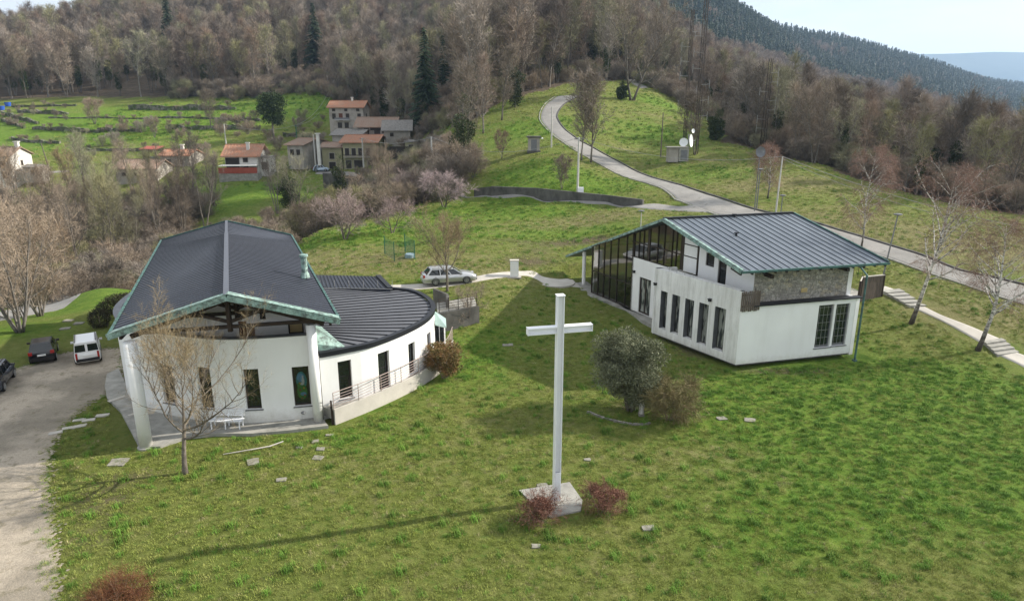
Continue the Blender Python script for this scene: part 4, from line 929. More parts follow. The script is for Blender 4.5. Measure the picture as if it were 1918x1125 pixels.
# white post at the low eave, verge paving
mb = MB(); v = P(1093,530,.6); mb.tube([(v[0],v[1],.3), (v[0],v[1],hroof(v[0],v[1])-.16)], .17, 16); mb.build('column', M['white'], hs_)
mb = MB(); v2 = v+Vector((7.5,2,0)); mb.tube([(v2[0],v2[1],.3), (v2[0],v2[1],hroof(v2[0],v2[1])-.16)], .17, 16); mb.build('column', M['white'], hs_)
mb = MB(); n_ = gw.nrm(1).to_3d()*1.1
pa_ = [gw.q(-.6+0, 0, 1.2), gw.q(tx(1222,590), 0, 1.0), gw.q(tx(1222,590)+2.5, 0, 1.0), gw.q(tx(1222,590)+2.5, 0, -.2), gw.q(-3.4, 0, -1.0), gw.q(-3.6,0,2.0)]
mb.prism([(v[0], v[1]) for v in pa_], -.2, .47); o = mb.build('pavement', M['conc']); o['kind'] = 'structure'
# balcony: slatted wooden box at the corner
mb = MB()
for k in range(10):
    v = ec.q(-.02+k*.135, 0, .08); mb.box((v[0], v[1], 4.68), (.095, .03, 1.28+(.06 if k % 3 else -.04)), rz=.26)
for k in range(3): v = ec.q(1.3, 0, .02-.25*k); mb.box((v[0], v[1], 4.68), (.03, .095, 1.25), rz=.26)
mb.beam(ec.q(0, 5.1, .05), ec.q(1.3, 5.1, .05), .04, .08); mb.beam(ec.q(0, 4.35, .05), ec.q(1.3, 4.35, .05), .04, .08); mb.build('wooden_balcony_screen', M['oldwood'], hs_)
mb = MB(); mb.beam(fc.q(1.2, zp+.25, -.2), fc.q(3.5, zp+.25, -.2), .03, .04)
for k in range(4): mb.beam(fc.q(1.2+k*.76, zp, -.2), fc.q(1.2+k*.76, zp+.25, -.2), .03, .03)
mb.build('parapet_rail', M['metal'], hs_)
for px, py, c_ in ((1229,532,fc),(1331,562,fc),(1189,509,gw)):
    t_, z_ = c_.hit(px, py); v = c_.q(t_, z_, .08); mb = MB(); mb.box(v, (.16,.2,.14), rz=-1.0); mb.box(v+Vector((0,0,.1)), (.22,.26,.04), rz=-1.0); mb.build('wall_lamp', M['dark'], hs_)
# downpipe
t0_ = P(1618,498,6.5); b0_ = P(1601,673,.35); mb = MB(); b0_ = Vector((t0_[0]*.0+b0_[0], b0_[1], .3)); mb.tube([Vector((b0_[0], b0_[1], .2)), Vector((b0_[0]+.02, b0_[1], 6.1)), P(1612,500,6.5)], .065, 10); mb.box((b0_[0], b0_[1], .3), (.25,.25,.1)); mb.build('downpipe', M['dpatina'], hs_)
# rear wooden terrace railing, seen past the end of the house
rw = thing('wooden_railing', 'weathered vertical board railing at the rear corner of the house beside the steps', 'railing', P(1600,560,2.5))
def boards(p0, p1, z0, z1, n, w, gap=0):
    for i in range(n):
        f = (i+.5)/n; v = p0.lerp(p1, f); mbx.box((v[0], v[1], (z0+z1)/2), (w, .03, z1-z0+(.05 if i % 3 == 0 else 0)), rz=math.atan2((p1-p0)[1], (p1-p0)[0]))
q1 = G(1609,566,44); q2 = G(1651,555,44); q0 = q1+Vector((-1.0,-1.7,0)); q3 = q1+Vector((-.6,6.5,0))
z1_ = RZ(519, q1[1]); z1b = RZ(517, q2[1])
mbx = MB(); boards(q0, q1, q1[2]+.1, z1_, 8, .07); boards(q1+Vector((.1,0,0)), q2, min(q1[2],q2[2])-.1, (z1_+z1b)/2, 16, .17); mbx.build('board', M['oldwood'], rw)
mb = MB(); mb.beam(Vector((q1[0],q1[1],(z1_+z1b)/2+.06)), Vector((q2[0],q2[1],(z1_+z1b)/2+.06)), .16, .07); mb.beam(Vector((q0[0],q0[1],z1_+.04)), Vector((q1[0],q1[1],z1_+.04)), .08, .06); mb.build('handrail', M['concs'], rw)
for v in (q0, q1, q2): mb = MB(); mb.box((v[0], v[1], z1_-.9), (.12,.12,2.0)); mb.build('post', M['timber'], rw)
mb = MB(); ra_ = Vector((q3[0],q3[1],z1_+.1)); rb_ = Vector((q2[0],q2[1]+2.6,z1_-.1)); mb.beam(ra_, rb_, .05, .06)
for k in range(12): v = ra_.lerp(rb_, k/11); mb.beam(v, v-Vector((0,0,.9)), .025, .025)
mb.build('back_rail', M['frame'], rw)
mb = MB(); mb.prism([(q0[0],q0[1]+.1),(q1[0],q1[1]+.1),(q2[0]-.1,q2[1]+.1),(q2[0]-.6,q2[1]+3.5),(q0[0]-1.2,q0[1]+8)], q1[2]-.6, q1[2]+.35); mb.build('terrace_floor', M['conc'], rw)
# closing walls behind the glass front
ew = Curve([E0+Vector((9.6,2.4)), E0+Vector((.25,.0))], False); wall(ew, .3, lambda t: hroof(*ew.at(t))-.18, .2, [(2,5,1.0,2.2)], M['white'], name='low_wall', parent=hs_)
window(ew, (2,5,1.0,2.2), -.06, hs_, M['frame'], M['glass'], .06, .06)
# ================================================================ TREES AND SHRUBS
def perp(rng, d):
    while True:
        v = Vector((rng.gauss(0,1), rng.gauss(0,1), rng.gauss(0,1))); v -= d*v.dot(d)
        if v.length > .1: return v.normalized()
def bare_tree(seed, h=12, limbs=14, sub=7, tw=6, fan=3, ang=45, up=.35, crown0=.25, spread=.42, r0=.16, twl=.9, tww=.018, stems=1, stemang=12, wood_min=.02, leader=1.0, taperpow=1.0, droop=0, sides=6, lean=(0,0)):
    rng = random.Random(seed); wood = MB(); tg = MB()
    def path(p, d, L, n, jit, upk):
        pts = [p.copy()]; d = d.copy()
        for i in range(n):
            d = (d+Vector((rng.gauss(0,jit), rng.gauss(0,jit), rng.gauss(0,jit)*.6))+Vector((0,0,upk))).normalized(); p = p+d*(L/n); pts.append(p.copy())
        return pts
    def along(pts, t):
        f = t*(len(pts)-1); i = min(int(f), len(pts)-2); return pts[i].lerp(pts[i+1], f-i), (pts[i+1]-pts[i]).normalized()
    def twig(p, d, L, w):
        q = p+d*L+Vector((rng.gauss(0,.1)*L, rng.gauss(0,.1)*L, rng.gauss(0,.08)*L-droop*L)); s = perp(rng, d)*w*.5
        m = p.lerp(q, .5)+perp(rng, d)*L*.08; tg.add([p-s, p+s, m+s*.7, q, m-s*.7], [(0,1,2,4),(4,2,3)])
        return q
    for s in range(stems):
        az = 6.283*s/max(1, stems)+rng.uniform(-.4, .4); sa = math.radians(stemang*rng.uniform(.6, 1.3)) if stems > 1 else math.radians(2)
        d0 = Vector((math.cos(az)*math.sin(sa)+lean[0], math.sin(az)*math.sin(sa)+lean[1], math.cos(sa))).normalized()
        hh = h*rng.uniform(.85, 1.0) if stems > 1 else h
        tp = path(Vector((math.cos(az)*r0*.8*(stems > 1), math.sin(az)*r0*.8*(stems > 1), -.15)), d0, hh*leader, 10, .045, .02)
        rs = r0*(.75 if stems > 1 else 1)
        rad = [rs*(1.25 if i == 0 else 1)*(1-(i/10)*.93)**taperpow for i in range(11)]; wood.tube(tp, rad, sides)
        nl = max(3, int(limbs/(stems**.6)))
        for i in range(nl):
            t = crown0+(1-crown0)*((i+rng.random())/nl)*.97; p, d = along(tp, t)
            prof = math.sin(math.pi*min(1, (t-crown0)/(1-crown0)*.75+.22))**.8
            L = h*spread*prof*rng.uniform(.7, 1.15); a = math.radians(ang*rng.uniform(.7, 1.25)*(1-.35*(t-crown0)))
            dd = (d*math.cos(a)+perp(rng, d)*math.sin(a)).normalized(); 
            if dd.z < -.05: dd.z *= -.5
            lp = path(p, dd, L, 6, .10, up/6*1.5); rl = max(wood_min, rs*(1-t)*.55+.012*h/12)
            wood.tube(lp, [rl*(1-k/6*.85) for k in range(7)], 4, cap=False)
            for j in range(sub):
                t2 = .2+.8*(j+rng.random())/sub; p2, d2 = along(lp, min(t2, .99)); a2 = math.radians(rng.uniform(25, 60)); L2 = L*.48*(1-.45*t2)*rng.uniform(.6, 1.25)
                dd2 = (d2*math.cos(a2)+perp(rng, d2)*math.sin(a2)).normalized(); sp_ = path(p2, dd2, L2, 4, .12, up/4-droop*.25); r2 = max(wood_min*.6, rl*.4)
                wood.tube(sp_, [r2, r2*.75, r2*.5, r2*.35, r2*.2], 3, cap=False)
                for k in range(tw):
                    t3 = .15+.85*(k+rng.random())/tw; p3, d3 = along(sp_, min(t3, .99)); a3 = math.radians(rng.uniform(20, 60))
                    dd3 = (d3*math.cos(a3)+perp(rng, d3)*math.sin(a3)+Vector((0,0,up*.25-droop))).normalized(); L3 = twl*rng.uniform(.5, 1.3)
                    q = twig(p3, dd3, L3, tww)
                    for m in range(fan):
                        b = p3.lerp(q, rng.uniform(.25, .9)); dd4 = (dd3+perp(rng, dd3)*rng.uniform(.4, .9)+Vector((0,0,-droop))).normalized(); twig(b, dd4, L3*rng.uniform(.35, .7), tww*.75)
    return wood, tg
def leafcloud(seed, blobs, n, size, asp=.4, mb=None, shell=.5, stripe=0):
    rng = random.Random(seed); mb = mb or MB(); tot = sum(b[3]*b[4]*b[5] for b in blobs) ** 1
    w = [(b[3]*b[4]*b[5])**.67 for b in blobs]; sw = sum(w)
    for b, wi in zip(blobs, w):
        for _ in range(int(n*wi/sw)):
            u = Vector((rng.gauss(0,1), rng.gauss(0,1), rng.gauss(0,1))).normalized(); r = (shell+(1-shell)*rng.random()**.6)*rng.uniform(.85, 1.08)
            p = Vector((b[0]+u.x*b[3]*r, b[1]+u.y*b[4]*r, b[2]+u.z*b[5]*r))
            d = (u*.7+Vector((rng.gauss(0,.6), rng.gauss(0,.6), rng.gauss(0,.6)+.25))).normalized(); s = perp(rng, d); L = size*rng.uniform(.6, 1.3)
            mb.add([p, p+d*L*.5+s*L*asp*.5, p+d*L, p+d*L*.5-s*L*asp*.5], [(0,1,2,3)])
    return mb
def blobs_in(seed, n, R_, c, rr):
    rng = random.Random(seed); out = []
    for _ in range(n):
        u = Vector((rng.gauss(0,1), rng.gauss(0,1), rng.gauss(0,1))).normalized()*rng.random()**.45
        r = rng.uniform(rr[0], rr[1]); out.append((c[0]+u.x*R_[0], c[1]+u.y*R_[1], c[2]+u.z*R_[2], r, r, r*rng.uniform(.7, 1)))
    return out
def two_part(name, label, cat, loc, wood, tg, mw, mt, rz=0, sc=1, group=None, n1='trunk', n2='crown'):
    t = thing(name, label, cat, (0,0,0), group=group); ORG[t.name] = Vector((0,0,0))
    wood.build(n1, mw, t, smooth=True); tg.build(n2, mt, t); t.location = loc; t.rotation_euler.z = rz; t.scale = (sc,)*3; return t
def put(src, loc, rz, sc, label, group=None, sz=None):
    c = copytree(src); c.location = loc; c.rotation_euler.z = rz; c.scale = (sc, sc, sz or sc); c['label'] = label
    if group: c['group'] = group
    return c
# --- tree in front of the church
w, t_ = bare_tree(11, h=8.2, leader=.62, limbs=15, sub=15, tw=11, fan=4, ang=72, up=.85, crown0=.34, spread=.66, r0=.15, twl=.6, tww=.010, wood_min=.016, taperpow=1.1)
g = P(346,886,0); two_part('bare_tree', 'spreading bare tree with yellowish twigs in front of the church wall', 'tree', g, w, t_, M['bark'], M['budtwig'], rz=3.4)
w, t_ = bare_tree(12, h=7.0, leader=.7, limbs=14, sub=13, tw=10, fan=4, ang=56, up=.6, crown0=.36, spread=.60, r0=.14, twl=.6, tww=.018, wood_min=.018)
two_part('bare_tree', 'rounded bare tree on the verge beside the silver station wagon', 'tree', G(838,546), w, t_, M['bark'], M['budtwig'])
# --- birches by the garden path
for k, (px, py, h, lean, lab) in enumerate(((1706,606,11.5,(.24,.05),'taller white birch leaning right from the lawn below the upper steps'), (1831,656,8.8,(.22,.08),'shorter leaning white birch with dark base beside the lower steps'), (1606,466,9.5,(.03,.0),'slender white birch across the road directly behind the house roof'), (1438,372,6.5,(.02,0),'thin young birch beside the road, left of the tall wooden pole'))):
    w, t_ = bare_tree(30+k, h=h, limbs=26, sub=9, tw=8, fan=4, ang=52, up=.1, crown0=.3 if k < 2 else .2, spread=.38, r0=.17 if k < 2 else .10, twl=.8, tww=.014 if k < 2 else .018, wood_min=.014, droop=.28, lean=(lean[0]*.8, 0), taperpow=1.1)
    gq = G(px, py) if k != 2 else G(1612,470); two_part('birch_tree', lab, 'tree', gq, w, t_, M['birch'], M['birchtwig'], rz=0)
# --- blossom trees on the meadow
bl = []
for k in range(3):
    w, t_ = bare_tree(50+k, h=4.6, limbs=12, sub=8, tw=8, fan=5, ang=58, up=.25, crown0=.15, spread=.62, r0=.14, twl=.7, tww=.026, stems=2 if k else 3, stemang=28, wood_min=.025, leader=.75)
    bl.append((w, t_))
for k, (px, py, sc, lab) in enumerate(((646,448,1.15,'nearest pink-grey blossom tree on the meadow behind the church roof'), (735,436,.95,'small bare orchard tree behind the green mesh fence'), (832,388,1.25,'pink blossoming tree beside the lower road left of the concrete wall'), (770,382,1.0,'grey-pink fruit tree at the gully edge between two other fruit trees'), (690,398,1.0,'low fruit tree on the meadow rim below the yellow house'))):
    w, t_ = bl[k % 3]; two_part('blossom_tree', lab, 'tree', G(px, py), w, t_, M['bark'], M['pink'] if k in (2,) else M['pinktwig'], rz=k*1.3, sc=sc)
# --- olive, broom, red shrubs, oleander, bramble, hedge
g = P(1180,768,0)
mbw = MB(); 
for k in range(5): a = k*1.256; mbw.tube([(math.cos(a)*.15, math.sin(a)*.15, -.1), (math.cos(a)*.4, math.sin(a)*.4, 1.0), (math.cos(a)*1.0, math.sin(a)*1.0, 2.3)], [.10,.08,.04], 6)
bs = blobs_in(3, 44, (1.9,1.75,1.45), (-.1,0,2.95), (.5,.9))+blobs_in(4, 26, (1.4,1.2,.85), (0,0,1.25), (.4,.7)); lc_ = leafcloud(5, bs, 56000, .15, .30, shell=.25)
for q_ in range(260):
    pass
two_part('olive_tree', 'dense grey-green olive tree standing on the lawn behind the white cross', 'tree', g, mbw, lc_, M['bark'], M['olive'], sc=.98)
g = P(1252,785,0); w, t_ = bare_tree(61, h=2.45, limbs=40, sub=7, tw=7, fan=3, ang=38, up=.05, crown0=.08, spread=.55, r0=.04, twl=.45, tww=.016, stems=9, stemang=34, wood_min=.009, droop=.15)
two_part('broom_bush', 'wispy olive-brown broom bush right of the olive tree and statue', 'bush', g, w, t_, M['twig'], M['broom'], n1='stems', n2='twigs')
for k, (px, py, sx, lab) in enumerate(((1012,975,.72,'smaller reddish shrub in front of the left corner of the cross base'), (1128,955,.95,'wider reddish shrub at the right corner of the cross base'))):
    g = P(px, py, 0); w, t_ = bare_tree(70+k, h=.9, limbs=30, sub=5, tw=5, fan=2, ang=50, up=.1, crown0=.1, spread=.7, r0=.02, twl=.2, tww=.008, stems=8, stemang=38, wood_min=.005)
    lc_ = leafcloud(72+k, blobs_in(74+k, 12, ((.62 if k else .42),.45,.30), (0,0,.50), (.12,.28)), 3400, .055, .5, mb=t_, shell=.2)
    two_part('red_shrub', lab, 'shrub', g, w, t_, M['twig'], M['redleaf'], n1='stems', n2='foliage', sc=1.32)
g = Vector((-3.55,40.4,0)); g = P(832,708,0); w, t_ = bare_tree(80, h=2.4, limbs=26, sub=5, tw=4, fan=2, ang=45, up=.2, crown0=.1, spread=.5, r0=.04, twl=.3, tww=.014, stems=7, stemang=30, wood_min=.012)
leafcloud(81, blobs_in(82, 34, (1.25,1.1,.85), (0,0,1.25), (.3,.55)), 9000, .19, .26, mb=t_, shell=.3)
two_part('oleander_bush', 'rounded russet and green bush at the far end of the ramp beside the church wing', 'bush', g, w, t_, M['twig'], M['olean'], n1='stems', n2='foliage')
g = P(225,1130,0); w, t_ = bare_tree(84, h=.75, limbs=34, sub=5, tw=6, fan=3, ang=55, up=.0, crown0=.05, spread=1.3, r0=.02, twl=.35, tww=.008, stems=9, stemang=55, wood_min=.005)
leafcloud(85, blobs_in(86, 26, (1.1,.55,.22), (0,0,.3), (.15,.32)), 5200, .055, .45, mb=t_, shell=.2)
two_part('bramble_bush', 'reddish-brown bramble thicket at the bottom left corner of the lawn', 'bush', g, w, t_, M['twig'], M['bramble'], n1='stems', n2='foliage')
for k, (px, py, lab) in enumerate(((222,585,'dark clipped hedge beside the left side of the church'), (188,612,'brown bush between the hedge and the white van'))):
    g = P(px, py, 0); bs = [(0,0,.8,1.25,1.7,.75),(.3,.9,.75,1.1,1.3,.7),(-.2,-.8,.7,1.0,1.1,.6)] if k == 0 else [(0,0,.7,.8,.8,.8)]
    wq = MB(); [wq.tube([(a, a*.5, -.1), (a*1.3, a, .9)], [.05,.02], 5) for a in (-.4, 0, .4)]
    two_part('hedge' if k == 0 else 'bush', lab, 'hedge' if k == 0 else 'bush', g, wq, leafcloud(90+k, bs, 9000 if k == 0 else 3500, .10, .5, shell=.55), M['twig'], M['hedge'], n1='stems', n2='foliage')
# bare shrub by the slatted fence
w, t_ = bare_tree(95, h=3.0, limbs=18, sub=6, tw=6, fan=2, ang=45, up=.2, crown0=.15, spread=.5, r0=.05, twl=.4, tww=.013, stems=4, stemang=25, wood_min=.012)
two_part('bare_shrub', 'tangled bare shrub in front of the pipe railing right of the porch', 'shrub', G(880,606), w, t_, M['bark'], M['twig'])
# --- tall bare groups on the left, beyond the yard
big = []
big.append(bare_tree(101, h=9.5, limbs=26, sub=9, tw=7, fan=3, ang=40, up=.5, crown0=.08, spread=.42, r0=.16, twl=.9, tww=.024, stems=6, stemang=22, wood_min=.02))
big.append(bare_tree(102, h=15, limbs=22, sub=8, tw=7, fan=3, ang=30, up=.6, crown0=.25, spread=.30, r0=.20, twl=1.1, tww=.024, stems=3, stemang=9, wood_min=.025))
big.append(bare_tree(103, h=14, limbs=18, sub=8, tw=6, fan=3, ang=42, up=.5, crown0=.3, spread=.36, r0=.2, twl=1.0, tww=.024, stems=2, stemang=14, wood_min=.025))
big.append(bare_tree(104, h=13, limbs=20, sub=8, tw=7, fan=3, ang=28, up=.7, crown0=.2, spread=.25, r0=.16, twl=1.0, tww=.022, stems=4, stemang=8, wood_min=.022))
TL = [(38,622,0,1.0,'twigo','bushy many-stemmed orange-brown tree at the left edge beside the side road'), (75,592,0,.8,'twigo','smaller orange-brown tree just behind the bushy one at the left edge'),
 (-40,600,0,1.0,'twigo','orange-brown tree cut by the left frame edge'),
 (150,520,2,1.05,'twig','tall forked bare tree with pale limbs above the tiled shrine'), (205,508,1,1.05,'twigg','tall slender tree clump between the tiled shrine and church roof'), (250,500,3,1.0,'twigg','greenish tall tree touching the left edge of the church roof'),
 (120,470,1,1.0,'twig','bare tree in the gully left of the forked pale tree'), (60,450,2,1.0,'twigo','brown bare tree in the gully below the white left-edge house'), (180,440,3,.95,'twigg','thin greenish tree in the gully below the terraced field'), (300,465,1,.95,'twig','tall bare tree rising behind the left slope of the church roof'),
 (345,450,3,1.05,'twigf','slim grey tree behind the church ridge, left of it'), (385,430,2,.95,'twigf','grey forked tree behind the church ridge below the red-roofed house'), (330,400,1,.9,'twigf','bare grey tree in front of the small long tiled house'), (270,420,3,.9,'twigg','bare tree in front of the long tiled house, at its left'),
 (10,420,1,1.0,'twigo','brown tree below the white house at left'), (95,410,3,.9,'twigo','brown tree at the left, right of the white house'), (225,400,2,.85,'twig','bare tree left of the long tiled house'), (400,385,3,.9,'twigf','tall grey tree in front of the red-roofed white house'),
 (555,430,2,.95,'twigg','tall pale-stemmed bare tree on the gully rim right of the church ridge'), (725,395,3,.75,'twig','slender bare tree in front of the yellow house'), (700,370,3,.85,'twig','slender pale tree at the gully edge below the blue car'), (520,400,1,.8,'twigf','dark bare tree in the gully behind the church ridge'),
 (35,395,1,0.90,'twig','brown tree in the gully directly below the white left-edge house'),
 (140,385,3,1.00,'twigo','orange-brown tree in the gully below the low grey shed'),
 (170,400,1,1.10,'twigg','greenish tall tree left of the group in front of the long tiled house'),
 (250,380,2,0.95,'twig','bare tree directly in front of the long tiled house'),
 (295,395,3,1.05,'twigg','greenish tree at the right end of the long tiled house'),
 (360,385,1,1.00,'twigf','grey tree in front of the gap left of the orange-roofed house'),
 (80,500,3,1.00,'twig','dense tree above the bushy orange-brown tree at left'),
 (25,520,1,0.95,'twigo','tall orange-brown tree behind the bushy one at the left edge'),
 (125,540,3,0.80,'twigo','many-stemmed tree beside the side road'),
 (215,460,1,1.00,'twigg','green-tinged tree above the clump behind the church roof edge'),
 (160,460,3,1.00,'twig','bare many-stemmed tree in the middle of the gully')]
src = {}
for k, (px, py, v, sc, mt, lab) in enumerate(TL):
    g = G(px, py)
    if (v, mt) not in src:
        src[(v, mt)] = two_part('bare_tree', lab, 'tree', g, big[v][0], big[v][1], M['barkf'], M[mt], rz=k*1.7, sc=sc)
    else: put(src[(v, mt)], g, k*1.7, sc, lab)
# dense undergrowth of the gully: low dark brush clumps
brush = []
for k in range(4):
    w, t_ = bare_tree(120+k, h=4.2, limbs=26, sub=6, tw=6, fan=3, ang=42, up=.3, crown0=.05, spread=.5, r0=.07, twl=.7, tww=.028, stems=6, stemang=30, wood_min=.02)
    brush.append((w, t_))
# ================================================================ FOREST
def joined(name, w, t_, mats, leaf=None):
    mb = MB(); mb.add(w.v, w.f); n1 = len(mb.f); mb.mi = 1; mb.add(t_.v, t_.f)
    if leaf: mb.mi = 2; mb.add(leaf.v, leaf.f)
    me = bpy.data.meshes.new(name); me.from_pydata(mb.v, [], mb.f); [me.materials.append(m) for m in mats]; me.polygons.foreach_set('material_index', mb.m); me.update(); return me
FV = []
TW = ['twigf','twigr','twigf','twigf','twigr','twigg','twigf','twigr','twigf','twigg']
for k in range(10):
    r = random.Random(200+k); tall = k % 2
    w, t_ = bare_tree(200+k, h=15, limbs=17 if tall else 22, sub=7, tw=6, fan=2, ang=r.uniform(34, 50), up=.5, crown0=.3 if tall else .16, spread=r.uniform(.26, .36), r0=.2, twl=1.5, tww=.055, stems=1+(k % 3 == 0), stemang=8, wood_min=.05, sides=4)
    lf = leafcloud(300+k, [(0,0,3.5+i*1.7,.9,.9,1.2) for i in range(3+k % 3)], 1500, .35, .5, shell=.5) if k in (3,6,9) else None
    FV.append(joined('forest_tree', w, t_, [M['barkf'], M[TW[k]]]+([M['ivy']] if lf else []), lf))
BV = [joined('brush_clump', b[0], b[1], [M['barkf'], M[('twigf','twigg','twigf','twig')[k]]]) for k, b in enumerate(brush)]
def spruce_mesh(seed, h, r, n=2600):
    rng = random.Random(seed); mb = MB(); mb.tube([(0,0,-.2),(0,0,h)], [.22,.03], 6)
    wn = len(mb.f); mb.mi = 1; levels = int(h*1.7)
    for i in range(levels):
        z = h*(.06+.92*i/levels); R_ = r*(1-i/levels)**.85*rng.uniform(.85, 1.1)+.15; nb = max(5, int(11*(1-i/levels))+4)
        for k in range(nb):
            a = rng.uniform(0, 6.283); L = R_*rng.uniform(.75, 1.1); d = Vector((math.cos(a), math.sin(a), -.28-.15*rng.random())).normalized(); sd_ = Vector((-math.sin(a), math.cos(a), 0))
            p0 = Vector((0,0,z)); nseg = max(3, int(L*3.2))
            for j in range(nseg):
                f = (j+.5)/nseg; p = p0+d*L*f; wd = .85*(1-f*.6)
                for s_ in (-1, 1):
                    tip = p+sd_*s_*wd*rng.uniform(.6, 1.2)+d*.35+Vector((0,0,-.2-.35*rng.random())); mb.add([p-d*.28, p+d*.28, tip], [(0,1,2)])
    return mb
def mesh_of(name, mb, mats):
    me = bpy.data.meshes.new(name); me.from_pydata(mb.v, [], mb.f); [me.materials.append(m) for m in mats]; me.polygons.foreach_set('material_index', mb.m); me.update(); return me
sp1 = mesh_of('spruce_tree', spruce_mesh(1, 20, 4.0), [M['barkf'], M['spruce']])
def single(name, me, loc, rz, sc, label, cat, group=None, sz=None):
    o = bpy.data.objects.new(name, me); COL.objects.link(o); o.location = loc; o.rotation_euler.z = rz; o.scale = (sc, sc, sz or sc); tag(o, label, cat, group); return o
def spruce_thing(h, r, seed, loc, lab):
    mb = spruce_mesh(seed, h, r); wd = MB(); wd.v = mb.v; k0 = [i for i, m_ in enumerate(mb.m) if m_ == 0]
    t = thing('spruce_tree', lab, 'tree', (0,0,0)); a = MB(); a.add(mb.v, [mb.f[i] for i in k0]); b = MB(); b.add(mb.v, [mb.f[i] for i in range(len(mb.f)) if mb.m[i] == 1])
    a.v = a.v[:12]; a.build('trunk', M['barkf'], t); nb_ = MB(); nb_.v = mb.v[12:]; nb_.f = [tuple(i-12 for i in f) for f in b.f]; nb_.m = [0]*len(nb_.f); nb_.build('crown', M['spruce'], t); t.location = loc; return t
def at_y(px, y): x = (px-CX)/F*(y*CP+(H-hz((px-CX)/F*y, y))*SP); return Vector((x, y, hz(x, y)))
g = at_y(800, 192); spruce_thing(RZ(43,192)-g[2], 5.6, 2, g, 'tall dark spruce standing out in the wood above the village'); 
g = at_y(594, 300); spruce_thing(RZ(0,300)-g[2], 6.5, 3, g, 'tall dark spruce at the top edge of the photo left of centre')
g = at_y(325, 330); spruce_thing(RZ(-6,330)-g[2]+3, 6.0, 4, g, 'dark spruce at the top edge of the photo far left')
g = at_y(832, 215); spruce_thing(RZ(60,215)-g[2], 2.6, 5, g, 'narrower greenish spruce just right of the tall spruce above the village')
# broad evergreen beside the terraces
g = G(513,262); w = MB(); w.tube([(0,0,-.3),(0,0,6)], [.35,.2], 8); lf = leafcloud(401, blobs_in(402, 40, (3.4,3.4,4.6), (0,0,8.4), (1.1,1.9)), 9000, .55, .4, shell=.4)
two_part('evergreen_tree', 'broad dark evergreen tree with bare lower trunk among the terraces', 'tree', g, w, lf, M['barkf'], M['ever'], sc=1.0)
for k, (px, py, hgt, rr_, lab) in enumerate(((868,322,9,2.4,'dark ivy-covered tree beside the meadow below the transformer cabin'), (965,200,8,2.2,'dark ivy-clad tree at the forest edge left of the road bend'), (636,385,8,1.7,'ivy-covered trunk in front of the village road wall'), (545,395,7,2.6,'dark green ivy mass in the gully right of the church ridge'), (1340,262,4,1.9,'low dark evergreen bush between the lattice mast and satellite dishes'), (1165,186,3,1.5,'small round dark bush beside the big tree on the upper meadow'))):
    g = G(px, py); w, t_ = bare_tree(420+k, h=hgt*1.25, limbs=14, sub=6, tw=5, fan=2, ang=45, up=.4, crown0=.2, spread=.35, r0=.16, twl=.8, tww=.03, wood_min=.03)
    leafcloud(430+k, [(random.Random(k*9+i).uniform(-.4,.4)*rr_, random.Random(k*7+i).uniform(-.4,.4)*rr_, hgt*(.14+.72*i/7), rr_*(.75 if i in (0,7) else 1)*.7, rr_*.7, hgt*.13) for i in range(8)], 4200, .32, .5, mb=t_, shell=.45)
    two_part('ivy_tree', lab, 'tree', g, w, t_, M['barkf'], M['ivy'])
for k, (px, py, v, sc, lab) in enumerate(((1184,188,6,1.5,'big spreading bare tree on the upper meadow beside the road bend'), (1107,304,9,.80,'right one of two bare trees on the verge of the climbing road'), (1089,300,8,.72,'left one of two bare trees on the verge of the climbing road'), (1052,354,0,.30,'small russet bare shrub above the concrete retaining wall'), (940,297,2,.30,'tiny bare sapling left of the transformer cabin'), (1302,290,7,.7,'bare tree just right of the lattice mast base'), (178,232,0,.60,'round brown bare tree on the upper terrace at left'), (395,240,8,.75,'grey bare tree on the terraces left of the dark evergreen'), (290,258,0,.38,'low bare shrub on a middle terrace'), (940,225,2,.9,'bare tree at the wood edge left of the road'), (905,250,4,.9,'bare reddish tree at the wood edge above the cabin'), (880,300,1,.95,'grey bare tree above the ivy tree near the village'))):
    g = G(px, py); rz_ = k*2.1
    if k == 0 or v in (0,6) or True:
        q_ = random.Random(500+k); st_ = {0:4,1:1,2:1,3:3,4:2,5:2,6:4,7:2,8:4}.get(k, 1)
        w, t_ = bare_tree(500+k, h=15 if k != 6 else 12, limbs=24, sub=8, tw=6, fan=3, ang=46 if k in (0,6) else 38, up=.4, crown0=.18, spread=.48 if k in (0,1,2,6) else .34, r0=.25 if k == 0 else .2, twl=1.3, tww=(.06 if k < 3 else .04)/max(sc,.5), stems=st_ if k else 2, stemang=16, wood_min=.035)
        two_part('bare_tree', lab, 'tree', g, w, t_, M['barkf'], M['twigr' if k in (3,4,10,6) else 'twigf'], rz=rz_, sc=sc)
